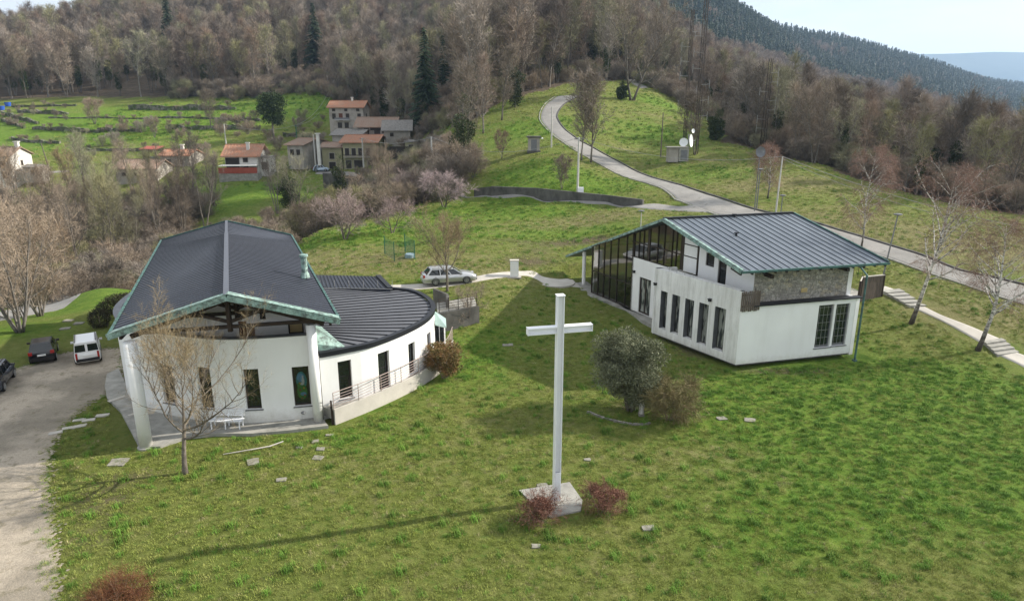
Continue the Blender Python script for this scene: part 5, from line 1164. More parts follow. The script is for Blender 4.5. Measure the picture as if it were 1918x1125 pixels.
# scattered individuals and the mass behind
def scatter(name, pts, coll_meshes, kind='stuff'):
    col = bpy.data.collections.new(name+'_kinds')
    for k, me in enumerate(coll_meshes):
        o = bpy.data.objects.new('kind_%02d' % k, me); col.objects.link(o)
    me = bpy.data.meshes.new(name); n = len(pts); me.vertices.add(n)
    me.vertices.foreach_set('co', np.array([p[0] for p in pts], np.float32).ravel())
    for an, ty, vals in (('scl','FLOAT',[p[1] for p in pts]), ('rot','FLOAT',[p[2] for p in pts]), ('idx','INT',[p[3] for p in pts])):
        at = me.attributes.new(an, ty, 'POINT'); at.data.foreach_set('value', np.array(vals, np.float32 if ty == 'FLOAT' else np.int32))
    me.update(); o = bpy.data.objects.new(name, me); COL.objects.link(o); o['kind'] = kind
    ng = bpy.data.node_groups.new(name+'_scatter', 'GeometryNodeTree'); ng.interface.new_socket('Geometry', in_out='INPUT', socket_type='NodeSocketGeometry'); ng.interface.new_socket('Geometry', in_out='OUTPUT', socket_type='NodeSocketGeometry')
    N = ng.nodes.new; gi = N('NodeGroupInput'); go = N('NodeGroupOutput'); ip = N('GeometryNodeInstanceOnPoints'); ci = N('GeometryNodeCollectionInfo')
    ci.inputs['Collection'].default_value = col; ci.inputs['Separate Children'].default_value = True; ci.inputs['Reset Children'].default_value = True
    def na(n_, dt):
        x = N('GeometryNodeInputNamedAttribute'); x.data_type = dt; x.inputs['Name'].default_value = n_; return x.outputs['Attribute']
    cb = N('ShaderNodeCombineXYZ'); L = ng.links.new
    L(na('rot','FLOAT'), cb.inputs[2]); L(gi.outputs[0], ip.inputs['Points']); L(ci.outputs[0], ip.inputs['Instance']); ip.inputs['Pick Instance'].default_value = True
    L(na('idx','INT'), ip.inputs['Instance Index']); L(cb.outputs[0], ip.inputs['Rotation']); L(na('scl','FLOAT'), ip.inputs['Scale']); L(ip.outputs[0], go.inputs[0])
    md = o.modifiers.new('scatter', 'NODES'); md.node_group = ng; return o
rg = np.random.RandomState(42)
def grid_pts(x0, x1, y0, y1, sp, jit=.45):
    xs = np.arange(x0, x1, sp); ys = np.arange(y0, y1, sp); X, Y = np.meshgrid(xs, ys); X = X+rg.uniform(-jit, jit, X.shape)*sp; Y = Y+rg.uniform(-jit, jit, Y.shape)*sp; return X.ravel(), Y.ravel()
FT = []; 
for (y0, y1, sp) in ((40,190,4.8),(190,330,7.0),(330,470,9.0),(470,760,12)):
    X, Y = grid_pts(-450 if y0 > 190 else -260, 560, y0, y1, sp)
    px = CX+F*X/(Y*CP+5)
    k = inpoly(X, Y, FOREST_A) & (px > -80) & (px < 2050) & ~((px > 1200) & (Y > 460)) & (Y > 55)
    X, Y = X[k], Y[k]; Z = HT(X, Y)
    for x, y, z in zip(X, Y, Z): FT.append((x, y, z))
edge = np.array([(p[0], p[1]) for p in FT]); 
FT.sort(key=lambda p: p[1])
def visible(x, y, z, top=9):
    u, v = proj((x, y, z+top)); 
    return -60 < u < 1990 and v > -40
FT = [p for p in FT if visible(*p, top=7)]
forest_pts = []; nind = 0
rr = random.Random(9)
SPR = [at_y(px_, y_) for px_, y_ in ((800,192),(594,300),(325,330),(832,215))]
FT = [p for p in FT if not any(abs(p[0]-s_[0]) < 7+(s_[1]-p[1])*.03 and s_[1]-60 < p[1] < s_[1]+5 for s_ in SPR)]
def flabel(p, idx, s=1):
    u = proj(p)[0]; look = ('grey-brown', 'reddish-brown', 'pale grey', 'ivy-clad', 'russet', 'olive-tinged', 'ivy-clad grey', 'reddish', 'grey', 'ivy-clad olive')[idx]
    where = 'at the right frame edge beyond the road' if u > 1750 else 'behind the birches and the road at right' if u > 1600 else 'above the meadow right of the satellite dishes' if u > 1430 else 'beside the lattice masts' if u > 1250 else 'on the hill above the road bend' if u > 1040 else 'left of the climbing road' if u > 860 else 'right above the village houses' if u > 600 else 'above the terraced fields'
    return ('tall ' if s > 1.08 else 'low ' if s < .68 else '')+look+' bare tree in the wood '+where
for i, p in enumerate(FT):
    right = p[0] > 40 and p[1] < 200
    s = rr.uniform(.8, 1.25)*(.74 if right else .98 if proj(p)[0] > 1180 else 1.22); idx = rr.randrange(10); rz_ = rr.uniform(0, 6.28); sz = s*rr.uniform(.9, 1.15)
    if i < 285:
        single('forest_tree', FV[idx], (p[0], p[1], p[2]-.1), rz_, s, flabel(p, idx, s), 'tree', 'bare trees of the surrounding wood', sz)
    else: forest_pts.append(((p[0], p[1], p[2]-.1), s, rz_, idx))
scatter('forest', forest_pts, FV)
# brush: forest edge and gully
bp = []
def addbrush(poly, sp, smin, smax, seedm=0):
    xs = [p[0] for p in poly]; ys = [p[1] for p in poly]; X, Y = grid_pts(min(xs), max(xs), min(ys), max(ys), sp); k = inpoly(X, Y, poly)
    for x, y in zip(X[k], Y[k]):
        u, v = proj((x, y, hz(x, y)+2))
        if -40 < u < 1960: bp.append(((x, y, hz(x, y)-.1), rr.uniform(smin, smax), rr.uniform(0, 6.28), rr.randrange(4)))
addbrush(BRUSHPOLY, 3.8, .55, 1.2)
addbrush([(-125,262),(-98,254),(-70,258),(-52,234),(-38,214),(-28,196),(-20,180),(-6,200),(-30,260),(-60,290),(-140,290)], 4.2, .7, 1.5)
addbrush([(-9,150),(-2,162),(4,173),(12,186),(20,198),(32,202),(45,207),(60,192),(75,210),(40,225),(0,200),(-16,170)], 3.8, .6, 1.3)
addbrush([(-120,168),(-30,176),(-26,200),(-60,225),(-120,225)], 10.5, .35, .9)
addbrush([(-46,176),(-20,160),(-14,176),(-24,205),(-46,215)], 6.5, .5, 1.0)
addbrush([(-30,146),(-14,136),(-8,146),(-14,160),(-40,162)], 5, .4, .9)
addbrush([(-12,96),(-4,104),(-8,128),(-22,140),(-30,126)], 4.0, .6, 1.05)
EDGE = [(34,200),(50,168),(43,140),(39,124),(46,113),(51,101),(57,93),(67,81),(81,63),(95,55),(110,60),(84,86),(70,100),(62,120),(60,140),(66,170),(50,205)]
addbrush(EDGE, 2.6, .55, 1.15)
addbrush([(-125,258),(-98,250),(-70,254),(-52,228),(-38,208),(-28,190),(-18,170),(-12,150),(-6,146),(-14,180),(-40,230),(-60,262),(-125,270)], 4.0, .5, 1.0)
scatter('undergrowth', bp, BV)
# far conifers
cone = []
for k in range(4):
    r = random.Random(600+k); mb = MB(); h_ = 16
    for i in range(9):
        z = h_*(.08+.9*i/9); R_ = 3.7*(1-i/9)**.9+.25
        for j in range(9):
            a = r.uniform(0, 6.28); L = R_*r.uniform(.7, 1.15); c, s_ = math.cos(a), math.sin(a); mb.add([(0,0,z+1.2),(c*L-s_*.5, s_*L+c*.5, z-.6*r.random()),(c*L+s_*.5, s_*L-c*.5, z-.9*r.random()),(c*L*.5,s_*L*.5,z+.9)], [(0,1,2)])
    cone.append(mesh_of('conifer', mb, [M['spruce']]))
mid = []
for k in range(4):
    w, t_ = bare_tree(640+k, h=14, limbs=14, sub=5, tw=4, fan=1, ang=42, up=.4, crown0=.2, spread=.4, r0=.2, twl=2.4, tww=.16, stems=1, wood_min=.09, sides=3); mid.append(joined('far_tree', w, t_, [M['barkf'], M[('twigf','twigr')[k % 2]]]))
cp = []
for (y0, y1, sp) in ((430,700,8),(700,1150,8),(1150,1850,10)):
    X, Y = grid_pts(20, 1500, y0, y1, sp); px = CX+F*X/(Y*CP+5); k = (px > 1080) & (px < 1980); X, Y, px = X[k], Y[k], px[k]; Z = HT(X, Y)
    n_ = snoise(X, Y, 160, 77)+snoise(X, Y, 60, 78)*.5
    for x, y, z, u, q_ in zip(X, Y, Z, px, n_):
        row = proj((x, y, z))[1]; line = 40+(u-1250)*.235
        con = (row < line+14*q_+44) and (q_ > -.6)
        if row < -30: continue
        cp.append(((x, y, z-.2), rr.uniform(.7, 1.2)*(1.0 if con else .9), rr.uniform(0, 6.28), rr.randrange(4) if con else 4+rr.randrange(4)))
scatter('mountain_forest', cp, cone+mid)
# farthest blue hill
mb = MB(); n = 60
for i in range(n+1):
    x = 1900+3600*i/n; z = RZ(97, 5000)+snoise(x, 0, 900, 33)*14-abs(x-3550)*.02
    if x < 2700: z -= (2700-x)*.35*.5
    mb.v += [(x, 4300, -350), (x, 4650, z*.45), (x, 5000, z), (x, 5600, z-260)]
for i in range(n):
    for k in range(3): q = i*4+k; mb.f.append((q, q+4, q+5, q+1))
o = mb.build('distant_hill', mat('distant_wooded_hill', (.045,.055,.035), .95, var=.4, scale=.01), smooth=True); o['kind'] = 'structure'
print('forest', len(FT), 'brush', len(bp), 'far', len(cp))
# ================================================================ CROSS
def ibeam(mb, a, b, wdir, w, dep, tf=.035):
    # flanges at +-w/2 along wdir, web between them; dep is flange depth
    a = Vector(a); b = Vector(b); wd = Vector(wdir).normalized(); d = (b-a).normalized(); n = d.cross(wd).normalized()
    def plate(c, hw, hn):
        vs = []
        for p in (a, b):
            for sx, sy in ((-1,-1),(1,-1),(1,1),(-1,1)): vs.append(p+c+wd*hw*sx+n*hn*sy)
        mb.add(vs, [(0,3,2,1),(4,5,6,7),(0,1,5,4),(1,2,6,5),(2,3,7,6),(3,0,4,7)])
    plate(wd*(w/2-tf/2), tf/2, dep/2); plate(wd*(-w/2+tf/2), tf/2, dep/2); plate(Vector((0,0,0)), w/2-tf-.0005, tf/2)
cb = P(1042,934,.06); ad = Vector((.974,.225,0)); yd = Vector((-.225,.974,0))
cr_t = thing('cross', 'tall white steel cross of open I-beams standing on a concrete slab in the lawn', 'cross', cb)
ztop = PY(1047, 553, cb[1])[2]; zar = PY(1046, 616, cb[1])[2]
mb = MB(); ibeam(mb, cb+Vector((0,0,-.05)), Vector((cb[0],cb[1],ztop)), ad, .285, .32); mb.build('post', M['wpaint'], cr_t)
mb = MB(); mb.beam(cb+yd*-.155+Vector((0,0,0)), cb+yd*-.155+Vector((0,0,1.35)), .21, .03, up=(0.225,-.974,0)) ; mb.build('cover_plate', M['wpaint'], cr_t)
mb = MB(); mb.box(Vector((cb[0],cb[1],ztop+.015)), (.34,.35,.028), rz=math.atan2(ad[1],ad[0])); mb.build('cap_plate', M['wpaint'], cr_t)
for s_ in (-1, 1):
    mb = MB(); a = Vector((cb[0],cb[1],zar))+ad*s_*.145; b = Vector((cb[0],cb[1],zar))+ad*s_*1.34; ibeam(mb, a, b, (0,0,1), .28, .30); mb.box(b+ad*s_*.012, (.022,.31,.30), rz=math.atan2(ad[1],ad[0])); mb.build('arm', M['wpaint'], cr_t)
mb = MB(); mb.prism([tuple(P(*p, .06)[:2]) for p in ((972,917),(1067,902),(1091,936),(1088,955),(1030,967),(1015,958))], -.25, .06); o = mb.build('base_slab', M['conc'], cr_t)
# ================================================================ small things of the lawn
def stone(px, py, w, l, rz, label, mat_='slab', h=.06, group=None):
    g = G(px, py); r = random.Random(int(px*7+py)); n = 4; mb = MB(); base = [(-w/2,-l/2),(w/2,-l/2),(w/2,l/2),(-w/2,l/2)]; pl = []
    for i in range(4):
        a = base[i]; b = base[(i+1) % 4]
        for f in (0.04, .5, .96): x = a[0]+(b[0]-a[0])*f+r.uniform(-.03,.03); y = a[1]+(b[1]-a[1])*f+r.uniform(-.03,.03); pl.append((g[0]+x*math.cos(rz)-y*math.sin(rz), g[1]+x*math.sin(rz)+y*math.cos(rz)))
    mb.prism(pl, g[2]-.1, g[2]+h*.8); o = mb.build('stone_slab', M[mat_]); tag(o, label, 'slab', group); return o
for px, py, w, l, rz, lab in ((221,866,.80,.72,.1,'pale square slab in the grass below the left round column'),(474,865,.55,.6,.4,'brownish slab left of centre between the church and the bare tree'),(527,899,.45,.32,.1,'small rough slab lowest of those on the left lawn'),(595,858,.5,.4,-.2,'white-grey slab nearest below the right round column'),(600,841,.4,.3,0,'small grey slab just above the white-grey one below the right column'),(617,815,.35,.2,0,'little slab at the foot of the ramp wall'),(1352,784,.5,.38,.2,'flat grey slab on the right lawn, left one of two'),(1405,787,.55,.45,-.3,'brownish slab on the right lawn, right one of two'),(1214,989,.5,.32,.1,'pale slab near the bottom of the lawn right of the red shrubs'),(1100,861,.32,.2,0,'small stone in the grass right of the cross post'),(1004,1023,.34,.24,0,'small stone near the bottom of the lawn left of centre'),(1016,909,.5,.26,.1,'small pale stone on the rear edge of the cross base'),(951,646,.75,.45,.1,'grey slab in the shaded lawn between church and house'),(590,827,.35,.3,.3,'dull slab in front of the apron edge'),(560,838,.3,.2,0,'tiny stone in front of the apron edge')):
    stone(px, py, w, l, rz, lab)
for k, (px, py) in enumerate(((104,811),(129,802),(150,798),(149,787),(166,787),(192,778))): stone(px, py, .62, .32, .55-.05*k, ('white stepping stone nearest the gravel track','second white stepping stone from the gravel track','third white stepping stone, lower of the middle pair','fourth white stepping stone, upper of the middle pair','fifth white stepping stone from the gravel track','white stepping stone farthest up, towards the apron')[k], 'concs', .07, 'white stepping stones in the dark grass corner')
for k, (px, py) in enumerate(((128,601),(148,606),(122,616))): stone(px, py, .7, .5, .2*k, ('pale stone on the grass bank above the white van','lower pale stone on the grass bank above the white van','small stone on the bank just left of the van roof')[k], 'slab', .1)
bq = MB(); bq.tube([G(418,852)+Vector((0,0,.05)), G(470,845)+Vector((0,0,.1)), G(505,838)+Vector((0,0,.08)), G(531,830)+Vector((0,0,.12))], [.02,.035,.04,.03], 6); o = bq.build('fallen_branch', M['concs']); tag(o, 'pale fallen branch lying on the lawn in front of the apron', 'branch')
# stone edging
ed = catmull([G(*p) for p in ((1101,772),(1120,780),(1150,789),(1180,795),(1205,796),(1218,793))], 6); te = thing('stone_edging', 'low curved edging of stacked stones below the olive tree', 'edging', ed[0]); mb = MB(); rr2 = random.Random(4)
for a, b in zip(ed[:-1], ed[1:]):
    for k in range(2):
        for h_ in range(2): c = a.lerp(b, .25+.5*k); mb.box((c[0]+rr2.uniform(-.03,.03), c[1]+rr2.uniform(-.03,.03), hz(c[0], c[1])+.02+.058*h_), ((b-a).length*.45, .12, .055), rz=math.atan2(b[1]-a[1], b[0]-a[0])+rr2.uniform(-.15,.15))
mb.build('stones', M['slab'], te)
# statue
sp_ = P(1201,777,.05); stt = thing('statue', 'small pale statue of a robed woman beside the olive tree', 'statue', sp_)
mb = MB(); mb.box(sp_+Vector((0,0,.04)), (.3,.3,.14)); mb.build('pedestal', M['slab'], stt)
mb = MB(); mb.lathe(sp_+Vector((0,0,.1)), [(.13,0),(.135,.05),(.115,.2),(.10,.36),(.115,.46),(.12,.52),(.085,.58),(.045,.61),(.055,.65),(.07,.70),(.062,.75),(.03,.785)], 14)
for s_ in (-1, 1): mb.tube([sp_+Vector((s_*.10,0,.60)), sp_+Vector((s_*.12,-.06,.47)), sp_+Vector((s_*.03,-.13,.52))], [.035,.032,.022], 7)
mb.build('figure', M['marble'], stt, smooth=True)
mb = MB(); mb.lathe(sp_+Vector((0,.02,.1)), [(.15,.02),(.14,.3),(.135,.5),(.10,.60),(.085,.70),(.075,.77),(.03,.80)], 10); o = mb.build('mantle', M['marble'], stt, smooth=True); o.scale = (1,.7,1)
# ================================================================ utility cabinet, lamp posts, poles, wires
cg = P(963.5,520,G(963,520)[2]); uc = thing('utility_cabinet', 'white two-door utility cabinet on the grass beside the pale path', 'cabinet', cg)
s_ = 17/F*(cg[1]*.96+4); hh = PY(963,489,cg[1])[2]-cg[2]
mb = MB(); mb.box(cg+Vector((0,.25,hh/2)), (s_*.92,.5,hh)); mb.build('body', M['wpaint'], uc); mb = MB(); mb.box(cg+Vector((0,.25,hh+.03)), (s_*1.02,.6,.07)); mb.build('lid', M['concs'], uc)
mb = MB(); mb.box(cg+Vector((0,-.01,hh*.70)), (s_*.74,.02,hh*.42)); mb.build('door', M['white'], uc); mb = MB(); mb.box(cg+Vector((0,-.01,hh*.26)), (s_*.74,.02,hh*.36)); mb.build('door', M['white'], uc); mb = MB(); mb.box(cg+Vector((0,.1,.04)), (s_*1.5,.9,.1)); mb.build('plinth', M['conc'], uc)
def pole(px, pyb, pyt, r, mat_, label, lean=0, cat='pole', name='utility_pole', g=None, extra=None):
    g = g or G(px, pyb); zt = PY(px, pyt, g[1])[2]; t = thing(name, label, cat, g); mb = MB(); mb.tube([(g[0],g[1],g[2]-.3),(g[0]+lean,g[1],zt)], [r*1.25, r*.8], 8); mb.build('shaft', mat_, t)
    top = Vector((g[0]+lean, g[1], zt))
    if extra == 'lamp':
        mb = MB(); mb.lathe(top, [(.05,-.05),(.32,.04),(.36,.10),(.1,.17)], 12); mb.build('lamp_head', M['zframe'], t)
    if extra == 'arm': mb = MB(); mb.beam(top+Vector((-.6,0,-.25)), top+Vector((.6,0,-.25)), .08, .1); mb.build('crossarm', M['zframe'], t)
    return t, top
_, pA = pole(1081.5,372,257,.14,M['wpole'],'pale concrete pole standing at the lower road retaining wall', extra='arm')
mb = MB(); q_ = G(1087,374); mb.box(q_+Vector((0,-.1,.8)), (.75,.5,1.7)); o = mb.build('meter_box', M['wpaint']); tag(o, 'small white box at the foot of the pale pole by the retaining wall', 'box')
_, pB = pole(1032.7,276,200,.11,M['wpole'],'pale pole beside the curve of the climbing road above the cabin')
_, pC = pole(1459,394,293,.085,M['wpole'],'tall pole beside the road directly behind the house ridge', lean=.12, g=G(1453,398))
_, pD = pole(1418,398,318,.06,M['zframe'],'thin grey street lamp behind the house ridge, left of the tall pole', name='street_lamp', cat='lamp', extra='lamp', g=G(1417,392))
_, pE = pole(1461,397,367,.05,M['zframe'],'short street lamp just right of the tall pole behind the house', name='street_lamp', cat='lamp', extra='lamp', g=G(1462,405))
_, pF = pole(1655,512,403,.06,M['zframe'],'dark street lamp between the house roof corner and the road', name='street_lamp', cat='lamp', extra='lamp', lean=.5, g=G(1653,520))
_, pG = pole(1202,425,396,.05,M['wpole'],'short street lamp above the left roof slope of the house', name='street_lamp', cat='lamp', extra='lamp', g=G(1200,428))
_, pH = pole(1237.5,294,211,.09,M['bark'],'thin dark wooden pole in the meadow left of the satellite dishes')
_, pI = pole(810,330,256,.16,M['wpole'],'grey pole right of the village shed beside the ivy tree', extra='arm')
_, pJ = pole(682,327,258,.18,M['wpole'],'concrete pole in front of the yellow house', extra='arm')
_, pK = pole(592,322,252,.16,M['wpole'],'pole left of the white chimney tower beside the pale blue car')
_, pL_ = pole(556,262,234,.14,M['green'],'short green pole carrying wires up the hill above the village', extra='arm')
_, pM = pole(424,275,232,.15,M['wpole'],'pale pole behind the roof of the red-terraced house')
_, pN = pole(93,318,268,.12,M['bark'],'leaning wooden pole right of the white house at the left edge', lean=-1.0)
_, pO = pole(1415,398,288,.05,M['zframe'],'thin mast carrying a round mesh dish behind the house roof', name='dish_mast', cat='mast', g=G(1413,396))
def dish(c, r, nd, label, par=None):
    nd = Vector(nd).normalized(); u = nd.cross(Vector((0,0,1))).normalized(); v = u.cross(nd); mb = MB(); n = 18; rings = []
    for k, (f, dp_) in enumerate(((0.02,0),(.5,.06),(.8,.15),(1,.24))):
        for j in range(n): a = 6.2832*j/n; mb.v.append(tuple(Vector(c)+(u*math.cos(a)+v*math.sin(a))*r*f+nd*r*dp_))
    nb = len(mb.v)
    for k, (f, dp_) in enumerate(((0.02,0),(.5,.06),(.8,.15),(1,.24))):
        for j in range(n): a = 6.2832*j/n; mb.v.append(tuple(Vector(c)+(u*math.cos(a)+v*math.sin(a))*r*f+nd*(r*dp_-.03)))
    for k in range(3):
        for j in range(n): j2 = (j+1) % n; mb.f.append((k*n+j, k*n+j2, (k+1)*n+j2, (k+1)*n+j)); mb.f.append((nb+k*n+j2, nb+k*n+j, nb+(k+1)*n+j, nb+(k+1)*n+j2))
    for j in range(n): j2 = (j+1) % n; mb.f.append((3*n+j, 3*n+j2, nb+3*n+j2, nb+3*n+j))
    mb.mi = 0; c = Vector(c); mb.tube([c, c+nd*r*.9], .02, 5); mb.tube([c+u*r*.7+nd*r*.15, c+nd*r*.9], .012, 4); mb.tube([c-u*r*.7+nd*r*.15, c+nd*r*.9], .012, 4); mb.m = [0]*len(mb.f)
    return mb.build('dish', M['metal'] if par is None else M['wpaint'], par)
o = dish(pO+Vector((0,0,.2)), .6, (.2,-1,.1), None, _); o.data.materials[0] = M['zframe']
# transformer cabin
g = G(1000,286); tcb = thing('transformer_cabin', 'small grey concrete cabin with flat overhanging roof on the meadow below the road', 'cabin', g)
ww = 22/F*(g[1]*.96); hh = PY(1000,258,g[1])[2]-g[2]; mb = MB(); mb.box(g+Vector((0,ww/2,hh/2)), (ww, ww, hh)); mb.build('wall', M['greyp'], tcb); mb = MB(); mb.box(g+Vector((0,ww/2,hh+.1)), (ww*1.25, ww*1.2, .22)); mb.build('roof', M['concd'], tcb); mb = MB(); mb.box(g+Vector((0,ww/2,.12)), (ww*1.15, ww*1.15, .4)); mb.build('plinth', M['concd'], tcb)
mb = MB(); mb.box(g+Vector((0,-.02,hh*.5)), (ww*.5,.04,hh*.75)); mb.build('door', M['zframe'], tcb)
mb = MB(); mb.lathe(g+Vector((ww*.7,-.1,hh-.1)), [(.02,-.15),(.15,-.08),(.17,.05),(.03,.14)], 10); mb.build('lamp', M['wpaint'], tcb)
# equipment boxes with dishes
g = G(1270,304); eq = thing('equipment_cabinet', 'grey equipment cabinet with two white satellite dishes on the upper meadow', 'cabinet', g); k_ = g[1]*.97/F
mb = MB(); mb.box(g+Vector((-10*k_,.6,14*k_)), (19*k_,1.6,27*k_)); mb.build('body', M['greyp'], eq); mb = MB(); mb.box(g+Vector((9*k_,.3,15*k_)), (18*k_,1.4,26*k_)); mb.build('body', M['conc'], eq)
mb = MB(); mb.box(g+Vector((9*k_,-.43,14*k_)), (12*k_,.05,18*k_)); mb.build('door', M['zframe'], eq); mb = MB(); mb.box(g+Vector((-2*k_,.5,28*k_)), (42*k_,2.1,.12)); mb.build('roof', M['conc'], eq)
mb = MB(); mb.tube([g+Vector((17*k_,0,0)), g+Vector((17*k_,0,52*k_))], .08, 8); mb.build('mast', M['metal'], eq)
dish(g+Vector((8*k_,-.1,37*k_)), 8*k_, (-.35,-1,.2), None, eq); dish(g+Vector((19*k_,-.2,40*k_)), 12*k_, (1,-.55,.1), None, eq); dish(g+Vector((24*k_,-.1,58*k_)), 4*k_, (.6,-1,.1), None, eq)
# lattice masts
def lattice(px, pyb, ztop, w, label, g=None, step=2.0, taper=.8):
    g = g or G(px, pyb); t = thing('lattice_mast', label, 'mast', g); mb = MB(); n = int((ztop-g[2])/step); cs = []
    for i in range(n+1):
        f = i/n; z = g[2]+(ztop-g[2])*f; ww_ = w*(1-f*(1-taper)); cs.append([Vector((g[0]+math.cos(a)*ww_, g[1]+math.sin(a)*ww_, z)) for a in (.3, 2.4, 4.5)])
    for k in range(3): mb.tube([c[k] for c in cs], .06, 4)
    for i in range(n):
        for k in range(3): k2 = (k+1) % 3; mb.beam(cs[i][k], cs[i+1][k2], .03, .03); mb.beam(cs[i][k], cs[i][k2], .03, .03)
    mb.build('lattice', M['frame'], t)
    mb = MB(); r_ = random.Random(px)
    for i in range(7): z = g[2]+(ztop-g[2])*(.25+.7*i/7); s_ = r_.choice((-1,1)); mb.beam((g[0],g[1],z), (g[0]+s_*1.4,g[1],z+.1), .05, .05); mb.beam((g[0]+s_*1.4,g[1],z-.6), (g[0]+s_*1.4,g[1],z+.7), .06, .06)
    mb.build('antenna', M['metal'], t); return t
gm = G(1303,289); lattice(1303, 289, RZ(-10, gm[1]), .38, 'tall lattice antenna mast rising out of frame, right one of the pair', g=gm, taper=1)
gm2 = gm+Vector((-1.6,1.5,0)); lattice(1292, 289, RZ(15, gm[1]), .26, 'slimmer lattice antenna mast directly left of the tallest one', g=gm2, taper=1)
gm3 = at_y(1428,118); lattice(1428, 300, RZ(110, 118), .5, 'shorter lattice mast with wide crossbars at the right wood edge', g=gm3, taper=.7)
def wire(name, a, b, sag, label, r=.018):
    pts = [a.lerp(b, i/16)-Vector((0,0,sag*4*(i/16)*(1-i/16))) for i in range(17)]; mb = MB(); mb.tube(pts, r, 4); o = mb.build('cable', M['metal']); tag(o, label, 'cable'); return o
far_r = PY(1990,440,66.0); 
wire('cable', pC, far_r, .8, 'overhead cable from the tall pole towards the right frame edge', .024); wire('cable', pC+Vector((0,0,-.25)), far_r+Vector((0,.6,-.3)), 1.2, 'lower overhead cable from the tall pole to the right frame edge', .018)
wire('cable', pA, pC, 1.4, 'long sagging cable between the pale pole by the wall and the tall pole'); wire('cable', pI, pA, 2.2, 'sagging cable from the village shed pole to the pale pole by the wall', .022)
wire('cable', pJ, pI, 1.2, 'cable between the yellow house pole and the shed pole', .025); wire('cable', pM, pL_, 1.5, 'cable between the two poles above the red-terraced house', .025)
up_ = at_y(628,262); up_[2] = RZ(148,262); wire('cable', pL_, up_, 3.0, 'green-grey cable climbing from the green pole to the wood', .05); wire('cable', pL_+Vector((.5,0,0)), up_+Vector((1.5,0,.5)), 3.8, 'second cable climbing from the green pole to the wood', .04)
# green mesh enclosure
gf = thing('mesh_fence', 'small green wire-mesh enclosure on the grass left of the roadside tree', 'fence', G(739,489)); cs = [G(721,476), G(739,489), G(777,486), G(759,472)]; mbm = MB()
for k in range(4):
    mb = MB(); mb.tube([cs[k], cs[k]+Vector((0,0,1.95))], .045, 6); mb.build('post', M['green'], gf); a, b = cs[k], cs[(k+1) % 4]
    if k == 3: continue
    mb = MB(); n = int((b-a).length/.14)
    for i in range(1, n): p = a.lerp(b, i/n); mb.beam(p+Vector((0,0,.1)), p+Vector((0,0,1.85)), .010, .010)
    for i in range(12): z = .1+1.75*i/11; mb.beam(a+Vector((0,0,z)), b+Vector((0,0,z)), .010, .010)
    mb.build('mesh_panel', M['green'], gf)
mb = MB(); c_ = (cs[1]+cs[2]+cs[3])/3+Vector((.5,0,0)); mb.lathe(c_, [(.5,0),(.5,.35),(.4,.42)], 14); o = mb.build('well_cover', mat('pale_blue_cover', (.30,.40,.46), .6)); tag(o, 'pale blue cover inside the green mesh enclosure', 'cover')
